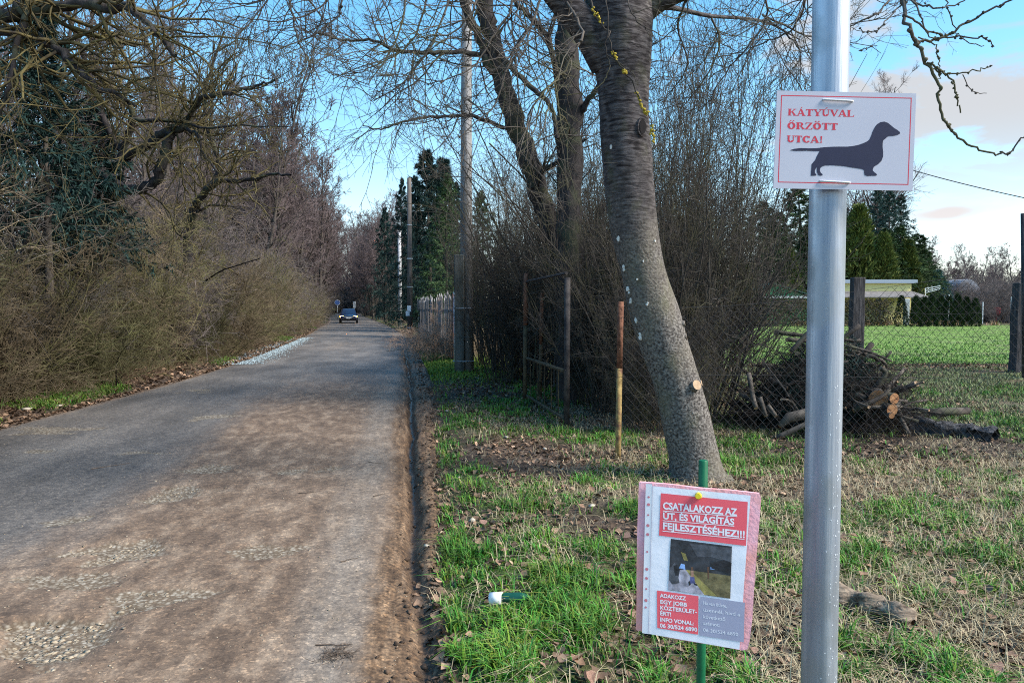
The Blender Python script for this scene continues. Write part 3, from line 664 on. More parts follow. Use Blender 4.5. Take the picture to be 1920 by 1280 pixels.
def wood_mesh(name, levels, m, smooth=True):
    """levels: [(P, R, sides)]"""
    V, Q = merge([tube_arrays(P, Rr, s) for P, Rr, s in levels])
    return mesh_np(name, V, quads=Q, mats=[m], smooth=smooth)
def forest_tree(seed, h, spread=.32, k1=38, k2=10, k3=7, up=.10, t0=.2, r0=.13, stems=1, rmin=.0048):
    r = np.random.default_rng(seed)
    S = np.zeros((stems, 3)); D = np.array([0, 0, 1.0]) + r.normal(0, .10 if stems > 1 else .03, (stems, 3))
    P0, R0 = grow(r, S, D, np.full(stems, h) * r.uniform(.8, 1, stems), np.full(stems, r0), 10, .05, .03, .12)
    P1, R1 = grow(r, *kids(r, P0, R0, k1, t0, .98, (28, 62), (spread * .7, spread * 1.2), .5, .012, .62), 6, .13, up, .25)
    P2, R2 = grow(r, *kids(r, P1, R1, k2, .2, 1, (25, 60), (.30, .55), .55, rmin * 1.5, .5), 4, .16, up * .7, .4)
    P3, R3 = grow(r, *kids(r, P2, R2, k3, .2, 1, (25, 60), (.4, .75), .6, rmin, .45), 2, .18, up * .5, .6)
    return [(P0, R0, 8), (P1[:, :], R1, 4)], [(P2, R2, 3), (P3, R3, 3)]
def shrub_levels(seed, h, stems=34, k1=9, k2=7, lean=.55, r0=.012, rmin=.0032, base=.25, jit=.12, up=.05, k3=0, ang=(20, 55), tb=.12):
    r = np.random.default_rng(seed)
    a = r.uniform(0, 6.28, stems); rad = base * np.sqrt(r.random(stems))
    S = np.stack([np.cos(a) * rad, np.sin(a) * rad, np.full(stems, -.1)], -1)
    D = np.stack([np.cos(a) * lean * r.random(stems), np.sin(a) * lean * r.random(stems), np.ones(stems)], -1) + r.normal(0, .12, (stems, 3))
    L = h * r.uniform(.55, 1.12, stems)
    P0, R0 = grow(r, S, D, L, r0 * r.uniform(.6, 1.5, stems), 8, jit, up, .3)
    P1, R1 = grow(r, *kids(r, P0, R0, k1, tb, 1, ang, (.25, .5), .6, rmin * 1.3, .45), 4, jit * 1.4, up, .5)
    P2, R2 = grow(r, *kids(r, P1, R1, k2, .1, 1, (25, 70), (.35, .8), .7, rmin, .4), 2, .2, up * .5, .7)
    out = [(P0, R0, 4), (P1, R1, 3), (P2, R2, 3)]
    if k3:
        P3, R3 = grow(r, *kids(r, P2, R2, k3, .1, 1, (25, 75), (.4, .8), .8, rmin * .85, .3), 2, .2, 0, .8); out.append((P3, R3, 3))
    return out
def needle_tris(C, D, L, W, r, droop=0.0):
    """thin pointed leaves: base C, direction D"""
    D = nrm(D + np.array([0, 0, -droop])); side = nrm(np.cross(D, r.normal(0, 1, D.shape)))
    V = np.stack([C - side * W[:, None] * .5, C + side * W[:, None] * .5, C + D * L[:, None]], 1)
    return V.reshape(-1, 3), np.arange(len(C) * 3).reshape(-1, 3)
def spruce(seed, h, rbase, k=120, kb=14, kn=10, nl=.22, nw=.05, droop=.25, t0=.06, slope=-.15):
    r = np.random.default_rng(seed)
    P0, R0 = grow(r, np.zeros((1, 3)), np.array([[0, 0, 1.0]]), np.array([h]), np.array([h * .014]), 10, .01, .05, .08)
    t = t0 + (1 - t0) * (np.arange(k) + r.random(k)) / k; a = np.arange(k) * 2.399 + r.normal(0, .3, k)
    i = np.minimum((t * 10).astype(int), 9); f = (t * 10 - i)[:, None]; S = P0[0, i] * (1 - f) + P0[0, i + 1] * f
    L = rbase * (1 - t) ** .85 * r.uniform(.5, 1.3, k) * np.minimum(1, .4 + 3 * t) + .15
    D = np.stack([np.cos(a), np.sin(a), slope + .75 * t ** 2], -1)
    P1, R1 = grow(r, S, D, L, np.full(k, .02), 5, .05, -.02, .3)
    S2, D2, L2, r2 = kids(r, P1, R1, kb, .12, 1, (30, 65), (.25, .45), .5, .006, .35)
    D2[:, 2] -= droop; P2, R2 = grow(r, S2, D2, L2, r2, 2, .06, -.05, .5)
    B = len(P2); tt = r.random((B, kn, 1)); C = (P2[:, None, 0] * (1 - tt) + P2[:, None, 2] * tt).reshape(-1, 3)
    T = np.repeat(nrm(P2[:, 2] - P2[:, 0]), kn, 0) + r.normal(0, .55, (B * kn, 3))
    V, F = needle_tris(C, T, nl * r.uniform(.6, 1.3, B * kn), nw * r.uniform(.7, 1.4, B * kn), r, .15)
    tint = np.repeat(np.repeat(r.uniform(.6, 1.35, B), kn) * r.uniform(.75, 1.25, B * kn), 3)
    return [(P0, R0, 8), (P1, R1, 3)], (V, F, tint)
def cone_bush(seed, h, rad, n=2600, nl=.12, nw=.05, power=.8, gap=.3):
    """dense upright evergreen: sprays over a tapering column"""
    r = np.random.default_rng(seed)
    t = r.random(n) ** .9; a = r.uniform(0, 6.28, n); lump = 1 + gap * (fbm(a * 2.2 + seed, t * h * 2.2, seed, 3) - .5) * 2
    prof = rad * np.minimum(1, (1 - t) ** power * 1.15 + .04) * np.minimum(1, .75 + t * 3) * lump
    q = np.sqrt(r.uniform(.35, 1, n)) * prof
    C = np.stack([q * np.cos(a), q * np.sin(a), t * h], -1); D = np.stack([np.cos(a) * .6, np.sin(a) * .6, .9 + 0 * a], -1) + r.normal(0, .35, (n, 3))
    V, F = needle_tris(C, D, nl * r.uniform(.6, 1.5, n), nw * r.uniform(.7, 1.5, n), r)
    return V, F, np.repeat(r.uniform(.65, 1.3, n), 3)
class TreeKind:
    def __init__(s, name, trunk_me, crown_me, crown_name='crown'): s.name, s.t, s.c, s.cn = name, trunk_me, crown_me, crown_name
    def put(s, x, y, rz, sc, label, cat, group=None, z=None, tilt=(0, 0)):
        e = empty(s.name, (x, y, float(ground_h(np.array(x), np.array(y))) - .05 if z is None else z), rz); e.scale = (sc, sc, sc); e.rotation_euler = (tilt[0], tilt[1], rz)
        link('trunk', s.t, e); link(s.cn, s.c, e); return tag(e, label, cat, group)
def needles_me(name, vft, m): return mesh_np(name, vft[0], tris=vft[1], mats=[m], attrs={'tint': vft[2]})

# ---------------------------------------------------------------- prototypes
forest = []
for i, (h, sp, kw) in enumerate([(13, .30, {}), (14, .26, dict(t0=.3)), (12, .36, dict(k1=34)), (15, .24, dict(t0=.35, k1=34)), (11, .38, dict(stems=3, k1=16, r0=.09))]):
    a, b = forest_tree(100 + i, h, sp, **kw)
    forest.append(TreeKind('bare_tree', wood_mesh('trunk', a, m_bark), wood_mesh('crown', b, m_twig_purple if i % 2 == 0 else m_twig_grey)))
thick = [wood_mesh('thicket_shrub', shrub_levels(200 + i, hh, 44, 8, 6, .9, .012, .0042, .7, .18, .03, 2), mm)
         for i, (hh, mm) in enumerate([(2.9, m_twig_brown), (3.4, m_twig_brown), (2.5, m_twig_brown), (3.8, m_twig_grey), (3.2, m_twig_grey), (3.0, m_twig_straw), (3.3, m_twig_dark), (2.8, m_twig_olive)])]
fan = [wood_mesh('hazel_shrub', shrub_levels(230 + i, hh, 38, 9, 5, .8, .019, .0042, .45, .08, .03, 0, (16, 46), .3), mm)
       for i, (hh, mm) in enumerate([(4.2, m_twig_dark), (3.8, m_twig_dark), (4.6, m_twig_dark)])]
tall = [wood_mesh('hazel_shrub', shrub_levels(290 + i, hh, 12, 9, 4, .75, .012, .0034, .4, .09, .05, 1, (18, 46)), m_twig_dark) for i, hh in enumerate((4.2, 3.8, 4.6))]
dthick = [wood_mesh('hazel_shrub', shrub_levels(270 + i, hh, 44, 8, 6, .8, .011, .0034, .7, .15, .03, 2), m_twig_dark) for i, hh in enumerate((3.8, 3.2))]
far = []
for i, (h, sp, kw) in enumerate([(13, .34, {}), (14, .30, dict(t0=.15)), (12, .40, {}), (15, .28, dict(t0=.25))]):
    a, b = forest_tree(150 + i, h, sp, k1=34, k2=9, k3=6, rmin=.013, **kw)
    far.append(TreeKind('bare_tree', wood_mesh('trunk', a, m_bark), wood_mesh('crown', b, m_twig_purple)))
low = [wood_mesh('low_scrub', shrub_levels(250 + i, 1.0, 36, 6, 4, 1.2, .006, .0022, .5, .2, -.01), m_twig_brown) for i in range(2)]

def thicket():
    r = np.random.default_rng(41); n = 0
    lab = 'bare brown shrub in the dense thicket along the verge across the road'
    for row, (off, step) in enumerate([(1.5, .95), (2.9, 1.2), (4.6, 1.7)]):
        y = 7.0 + row * .5
        while y < 75:
            k = int(r.integers(0, 5)) if y > 22 else int(r.integers(0, 3)) if r.random() < .5 else int(r.choice([4, 5, 6, 6, 7, 7])) 
            x = float(XL(y)) - off - r.uniform(-.35, .45)
            o = link('thicket_shrub', thick[k]); tag(o, lab, 'shrub', 'shrubs of the thicket along the road')
            sc = r.uniform(.72, 1.28) * (1.0 + .14 * row); o.location = (x, y, float(ground_h(np.array(x), np.array(y)))); o.rotation_euler = (r.normal(0, .06), r.normal(0, .06), r.uniform(0, 6.28)); o.scale = (sc, sc, sc * r.uniform(.9, 1.15))
            y += step * r.uniform(.8, 1.25) * (1 + y / 42); n += 1
    y = 8.0
    while y < 40:
        x = float(XL(y)) - .95 - r.uniform(-.2, .3); o = link('low_scrub', low[n % 2]); n += 1
        tag(o, 'low brown bramble scrub at the front foot of the thicket', 'scrub', 'low scrub at the foot of the thicket')
        o.location = (x, y, float(ground_h(np.array(x), np.array(y)))); s = r.uniform(.7, 1.15); o.scale = (s, s, s * .9); o.rotation_euler = (0, 0, r.uniform(0, 6.28))
        y += r.uniform(.8, 1.5) * (1 + y / 40)
    lab = 'tall bare tree in the grey brown wood behind the roadside thicket'
    for row, (off, step) in enumerate([(3.4, 2.0), (6.0, 2.4), (9.5, 3.0), (15, 3.6), (23, 5)]):
        y = 11 + 2.2 * row
        while y < 150:
            if row > 2 and y > 90: break
            k = int(r.integers(0, 5)); x = float(XL(y)) - off - r.uniform(-1, 1)
            sc = r.uniform(.8, 1.15) * (.85 if row == 0 and y < 30 else 1) * (1 + .35 * float(sstep(20, 50, y)))
            (forest if y < 48 else far)[k % (5 if y < 48 else 4)].put(x, y, r.uniform(0, 6.28), sc, lab, 'tree', 'bare trees of the wood along the road', tilt=(r.normal(0, .04), r.normal(0, .04) + .05 * (row == 0)))
            y += step * r.uniform(.75, 1.3) * (1 + y / 90) * (1.9 if y < 40 else 1)
    # the wood on the other side where the road bends away, and the far end of the avenue
    lab = 'bare tree in the wood where the road bends away in the distance'
    for row, (off, step) in enumerate([(1.8, 3.4), (4.5, 4), (9, 6)]):
        y = 84 + 3 * row
        while y < 215:
            x = float(XR(y)) + off + r.uniform(-.7, .7)
            far[int(r.integers(0, 4))].put(x, y, r.uniform(0, 6.28), r.uniform(.85, 1.1) * (1 + .0035 * (y - 84)), lab, 'tree', 'bare trees at the far bend of the road'); y += step * r.uniform(.8, 1.3)
    for k in range(40):
        y = r.uniform(205, 250); x = float(XR(y)) + r.uniform(-20, 30)
        far[k % 4].put(x, y, r.uniform(0, 6.28), r.uniform(1.7, 2.2), lab, 'tree', 'bare trees at the far bend of the road')
    for k in range(34):
        y = 92 + 3.4 * k; x = float(XR(y)) + r.uniform(.6, 1.6) if k % 2 else float(XL(y)) - r.uniform(.8, 1.8)
        far[k % 4].put(x, y, r.uniform(0, 6.28), r.uniform(.8, 1.15) * (1 + .003 * (y - 84)), lab, 'tree', 'bare trees at the far bend of the road', tilt=(0, r.uniform(-.12, 0) if k % 2 else r.uniform(0, .12)))
    for k in range(22):
        y = 78 + 4.2 * k; x = float(XL(y)) - r.uniform(.7, 1.6)
        far[k % 4].put(x, y, r.uniform(0, 6.28), r.uniform(1.2, 1.5), lab, 'tree', 'bare trees at the far bend of the road', tilt=(0, r.uniform(.05, .2)))
    for k in range(46):
        y = r.uniform(196, 230); x = float(XR(y)) - 26 + 1.15 * k; o = link('thicket_shrub', thick[3 + k % 2]); s = r.uniform(2.4, 3.6); o.scale = (s, s, s); o.location = (x, y, 0); o.rotation_euler = (0, 0, r.uniform(0, 6.28))
        tag(o, 'tall grey brown scrub closing the view at the far end of the road', 'shrub', 'scrub at the far end of the road')
    for k in range(40):                # scrub closing the view under those crowns
        y = r.uniform(80, 220); side = r.random() < .62
        x = float(XR(y)) + r.uniform(1.6, 6) if side else float(XL(y)) - r.uniform(1.2, 4)
        o = link('thicket_shrub', thick[3 + k % 2]); tag(o, 'grey brown scrub under the distant trees by the bend of the road', 'shrub', 'scrub under the distant trees'); s = r.uniform(.8, 1.3); o.scale = (s, s, s)
        o.location = (x, y, float(ground_h(np.array(x), np.array(y)))); o.rotation_euler = (0, 0, r.uniform(0, 6.28))
thicket()

# ---------------------------------------------------------------- conifers
spr = []
for i, (h, rb, m, kw) in enumerate([(10, 3.3, m_needle_blue, dict(k=96, kb=19, kn=13, droop=.6, slope=-.2, nl=.30)), (12, 3.2, m_needle_blue, dict(k=100, kb=18, kn=13, droop=.4)), (13, 3.2, m_needle_green, dict(k=110, kb=17, kn=13)), (14, 2.6, m_needle_blue, dict(k=90, kb=15, kn=12, t0=.1)), (12, 3.4, m_needle_blue, dict(k=90, kb=19, kn=13, droop=.4, t0=.42))]):
    w, nd = spruce(300 + i, h, rb, **kw); m = mat('needles_hazed', (.032, .068, .060), (.075, .125, .105), scale=3, tint='tint', rough=.8, rand=.2, spec=.15) if i == 3 else m; spr.append(TreeKind('spruce_tree', wood_mesh('trunk', w, m_bark), needles_me('foliage', nd, m), 'foliage'))  # distant pointed spruces: needles paled and blued to paint in haze
def conifers():
    r = np.random.default_rng(43)
    def at(px, Y): return PY(px, 575, Y)[0]
    for px, Y, k, top, lab in [(778, 72, 1, 330, 'dark blue green spruce filling the gap between the two distant poles'), (832, 56, 0, 300, 'broad dark spruce showing above the plank fence'), (862, 62, 1, 345, 'dark spruce showing just left of the strapped utility pole'), (808, 50, 0, 285, 'broad dark spruce just behind the wooden utility pole with metal bands'), (752, 66, 1, 335, 'dark blue green spruce behind the pale concrete pole'), (722, 78, 1, 392, 'smaller dark spruce at the bend of the road'),
                               (838, 40, 2, 330, 'green spruce behind the weathered plank fence'), (905, 34, 2, 360, 'dark green spruce behind the bare hazel bushes beside the cherry tree'), (1120, 46, 1, 380, 'dark spruce glimpsed behind the leaning cherry trunk')]:
        h = {0: 10, 1: 12, 2: 13, 3: 14}[k]; z = PY(px, top, Y)[2]; q = spr[k].put(at(px, Y), Y, r.uniform(0, 6), z / h, lab, 'spruce'); w_ = .62 if 64 < Y < 70 else .8 if 70 < Y else .95 if 45 < Y else 1.1; q.scale = (z / h * w_, z / h * w_, z / h)
    spr[4].put(at(95, 14.3), 14.3, 1.0, .60, 'dark blue green spruce standing inside the bare thicket', 'spruce')
    spr[4].put(at(190, 16.5), 16.5, 2.0, .50, 'shorter dark spruce deeper inside the bare thicket', 'spruce')
    for i, (px, Y, k, top) in enumerate([(1638, 84, 3, 352), (1668, 80, 3, 358), (1693, 86, 3, 368), (1500, 78, 2, 345), (1540, 74, 2, 372), (1462, 70, 2, 400), (1655, 72, 2, 430), (1690, 74, 2, 425), (1715, 76, 2, 440), (1420, 80, 2, 380), (1735, 80, 2, 470), (1520, 70, 2, 420), (1440, 75, 2, 420), (1600, 78, 2, 400), (1575, 82, 3, 365), (1790, 110, 2, 505), (1850, 115, 2, 520), (1585, 74, 2, 440), (1625, 75, 2, 455), (1668, 77, 2, 440), (1705, 79, 2, 455), (1728, 83, 2, 462), (1550, 73, 2, 455), (1510, 72, 2, 440), (1885, 118, 2, 530), (1915, 112, 2, 525)]):
        h = {2: 13, 3: 14}[k]; z = PY(px, top, Y)[2]
        q = spr[k].put(at(px, Y), Y, r.uniform(0, 6), z / h, 'tall spruce with a pointed top behind the yellow house' if k == 3 else 'dense green spruce in the row behind the yellow house', 'spruce', 'pointed spruces behind the house' if k == 3 else 'dense spruces behind the house'); w_ = 1.35 if k == 3 else 2.0; q.scale = (z / h * w_, z / h * w_, z / h)
    yc = [needles_me('cypress_tree', cone_bush(330 + i, 9, 1.35, 5200, .35, .14, .75, .35), m_needle_yellow) for i in range(2)]
    for i, (px, Y, top, lab) in enumerate([(1607, 71, 388, 'tall yellowish green cypress beside the steel signpost'), (1655, 70, 440, 'yellowish green cypress behind the flat roof of the yellow house'), (1700, 73, 452, 'yellowish green cypress at the end of the yellow house'), (1480, 66, 470, 'yellow green cypress behind the green shed'), (1395, 60, 500, 'low yellow green cypress half hidden behind the brushy hazel')]):
        z = PY(px, top, Y)[2]; o = link('cypress_tree', yc[i % 2]); tag(o, lab, 'cypress'); o.location = (at(px, Y), Y, 0.0); s = z / 9; o.scale = (s * 1.45, s * 1.45, s); o.rotation_euler = (0, 0, i * 1.3)
    # clipped thuja row along the far edge of the lawn
    th = [needles_me('thuja', cone_bush(340 + i, 2.2, .44, 1700, .13, .05, .55, .18), m_thuja) for i in range(3)]
    for i, px in enumerate([1690, 1718, 1733, 1747, 1764, 1779, 1796, 1812, 1829]):
        Y = 59.5 + r.uniform(-.2, .2); o = link('thuja', th[i % 3]); tag(o, 'dark green columnar thuja in the clipped row at the edge of the lawn', 'thuja', 'thuja row at the edge of the lawn')
        s = PY(px, 556 + r.uniform(-4, 5), Y)[2] / 2.2; o.location = (at(px, Y), Y, 0.0); o.scale = (s, s, s); o.rotation_euler = (0, 0, r.uniform(0, 6))
    # clipped brown hedge
    n = 16000; xa, xb = at(1395, 60), at(1675, 60); x = r.uniform(xa, xb, n); u = r.uniform(-.8, .8, n); zt = 2.15 + .18 * (fbm(x * 1.1, u, 3) - .5); z = zt * r.random(n) ** .75
    C = np.stack([x, 60.5 + u, z], -1); V, F = needle_tris(C, r.normal(0, 1, (n, 3)) + np.array([0, -.4, .5]), r.uniform(.1, .22, n), r.uniform(.04, .09, n), r)
    mh = mat('hedge_leaf', (.05, .04, .018), (.115, .085, .038), scale=2, tint='tint', rough=.9)
    tag(link('hedge', mesh_np('hedge', V, tris=F, mats=[mh], attrs={'tint': np.repeat(r.uniform(.6, 1.3, n), 3)})), 'clipped brownish hedge in front of the green shed and the yellow house', 'hedge')
    # far bare birches and trees beyond the gardens
    for i, (px, Y, top) in enumerate([(1730, 100, 430), (1755, 96, 440), (1775, 110, 455), (1800, 105, 462), (1822, 120, 452), (1885, 125, 462), (1850, 130, 490), (1905, 118, 492), (1940, 110, 480), (1742, 115, 470), (1865, 112, 500), (1980, 120, 470), (1790, 130, 480), (1925, 130, 505), (1748, 90, 452), (1768, 92, 478), (1812, 95, 485), (1838, 98, 478), (1875, 96, 500), (1900, 100, 478), (1722, 94, 440), (1858, 102, 468)]):
        k = [1, 3, 1, 0, 3][i % 5]; h = [13, 14, 12, 15][k]; z = PY(px, top, Y)[2]
        far[k].put(at(px, Y), Y, r.uniform(0, 6), z / h, 'slender bare tree on the horizon beyond the gardens', 'tree', 'bare trees beyond the gardens', z=0)
    for i in range(16):
        px = 1728 + 13 * i + r.uniform(-5, 5); Y = r.uniform(86, 118); k = i % 4; h = [13, 14, 12, 15][k]; z = PY(px, r.uniform(455, 515), Y)[2]
        q = far[k].put(at(px, Y), Y, r.uniform(0, 6), z / h, 'slender bare tree on the horizon beyond the gardens', 'tree', 'bare trees beyond the gardens', z=0); q.scale = (z / h * 1.3, z / h * 1.3, z / h)
    for i in range(54):
        px = 1735 + 9 * i + r.uniform(-8, 8) if i < 28 else 1830 + 9 * (i - 28); Y = r.uniform(82, 105) if i < 28 else r.uniform(72, 84); o = link('garden_shrub', thick[3 + i % 2]); s = r.uniform(1.0, 1.7) * (Y / 90); o.scale = (s, s, s * .9); o.location = (at(px, Y), Y, 0); o.rotation_euler = (0, 0, r.uniform(0, 6))
        tag(o, 'grey bare shrub in the far gardens beyond the thuja row', 'shrub', 'bare shrubs of the far gardens')
    for i, (px, Y, top) in enumerate([(1620, 88, 95), (1655, 90, 105), (1590, 92, 120)]):   # loose bare crown over the sign
        z = PY(px, top, Y)[2]; forest[2].put(at(px, Y), Y, i * 2.0, z / 12, 'tall bare tree whose crown shows above the dachshund sign', 'tree', 'tall bare trees above the sign', z=0)
conifers()

# ---------------------------------------------------------------- hazel wall behind the gate and the cherry tree
def hazels():
    r = np.random.default_rng(45)
    lab = 'dense bare hazel bush with fanning stems behind the garden gate and cherry tree'
    for px, Y, top in [(915, 20, 330), (945, 18.5, 330), (935, 15.5, 420), (985, 16.5, 330), (1030, 17, 310), (1010, 15.2, 380), (1080, 15, 330), (1085, 13.4, 420), (1115, 13.5, 330), (1150, 15, 330), (1140, 11.2, 380), (1180, 12.5, 320), (1215, 10.2, 330),
                       (1235, 12, 300), (1270, 10.4, 290), (1300, 11.5, 270), (1330, 10.6, 300), (1290, 14.5, 290), (1200, 16.5, 320), (1100, 18.5, 330), (1000, 20, 330)]:
        x = PY(px, 575, Y)[0]; k = int(r.integers(0, 3)); h = [4.2, 3.8, 4.6][k]; s = PY(px, top, Y)[2] / h * .98
        nx = .62 if px < 1000 else .6 if px < 1130 else .72
        o = link('hazel_shrub', fan[k]); tag(o, lab, 'shrub', 'hazel bushes behind the gate and cherry tree'); o.scale = (s * nx, s * nx, s)
        o.location = (x, Y, float(ground_h(np.array(x), np.array(Y)))); o.rotation_euler = (r.normal(0, .05), r.normal(0, .05), r.uniform(0, 6.28))
    for px, Y, top in [(1250, 12.8, 90), (1300, 13.4, 40), (1350, 12.6, 110), (1330, 15, 0), (1280, 14.4, 60), (1210, 14, 140), (1120, 14.6, 150), (1000, 16.5, 200), (1365, 13.4, 60)]:
        x = PY(px, 575, Y)[0]; k = int(r.integers(0, 3)); s = PY(px, top, Y)[2] / [4.2, 3.8, 4.6][k]
        o = link('hazel_shrub', tall[k]); tag(o, 'tall sparse hazel with long upright rods rising above the bushes', 'shrub', 'tall hazels behind the cherry tree'); o.scale = (s * .62, s * .62, s)
        o.location = (x, Y, float(ground_h(np.array(x), np.array(Y)))); o.rotation_euler = (r.normal(0, .06), r.normal(0, .06), r.uniform(0, 6.28))
    for px, Y, top in [(960, 18, 560), (1120, 11.8, 640), (1215, 9.6, 660), (1260, 9.4, 640), (1070, 16, 560), (1160, 12, 560), (1120, 16, 540), (990, 18, 540)]:
        x = PY(px, 575, Y)[0]; k = int(r.integers(3, 5)); s = PY(px, top, Y)[2] / [0, 0, 0, 3.8, 3.2][k] * 1.1 + .15
        o = link('hazel_shrub', dthick[k - 3]); tag(o, 'low tangled undergrowth bush among the hazel stems', 'shrub', 'undergrowth among the hazels'); o.scale = (s * .7, s * .7, s)
        o.location = (x, Y, float(ground_h(np.array(x), np.array(Y)))); o.rotation_euler = (0, 0, r.uniform(0, 6.28))
hazels()

# ---------------------------------------------------------------- trees drawn limb by limb
def limb_tree(name, label, limbs, twig=None, seed=1, bark=None, twm=None, sides=9, group=None, cat='tree'):
    """limbs: (points [(px, py, Y)...] or world points, r0, r1, k twigs per limb)"""
    r = np.random.default_rng(seed); e = empty(name); wood = []; thin = []
    for pts, r0, r1, k in limbs:
        W = np.array([p if isinstance(p, np.ndarray) else PY(*p) for p in pts]); W = catmull(W, 6); n = len(W)
        W[1:-1] += r.normal(0, 1, (n - 2, 3)) * min(.02, r0 * .2)
        rad = r0 + (r1 - r0) * np.linspace(0, 1, n) ** .9; rad = rad * (1 + .10 * (fbm(np.arange(n) * .7 + r.uniform(0, 50), np.zeros(n), seed) - .5) * 2)
        wood.append((W[None], rad[None], sides if r0 > .03 else 5))
        if k:
            P = W[None]; Rr = rad[None]; Lr = np.linalg.norm(np.diff(W, axis=0), axis=1).sum()
            t = twig or {}
            P1, R1 = grow(r, *kids(r, P, Rr, k, t.get('t0', .15), 1, t.get('ang', (30, 70)), (t.get('l1', .9) * .5 / Lr, t.get('l1', .9) * 1.2 / Lr), .45, .004, .25, t.get('u', 0)), 6, t.get('jit', .14), t.get('up', 0), .4)
            R1 = np.minimum(R1, t.get('r1', .012))
            P2, R2 = grow(r, *kids(r, P1, R1, t.get('k2', 5), .15, 1, (25, 65), (.3, .6), .6, t.get('rmin', .0026), .4), 4, .14, t.get('up', 0), .6)
            P3, R3 = grow(r, *kids(r, P2, R2, t.get('k3', 3), .15, 1, (25, 65), (.35, .7), .7, t.get('rmin', .0026) * .8, .4), 3, .14, t.get('up', 0), .7)
            thin += [(P1, R1, 4), (P2, R2, 3), (P3, R3, 3)]
    link('trunk', wood_mesh('trunk', wood, bark or m_bark_dark), e)
    if thin: link('crown', wood_mesh('crown', thin, twm or m_twig_dark), e)
    return tag(e, label, cat, group)
def g3(px, Y, z=-.05): p = PY(px, 575, Y); return np.array([p[0], Y, float(ground_h(p[0], np.array(Y))) + z])
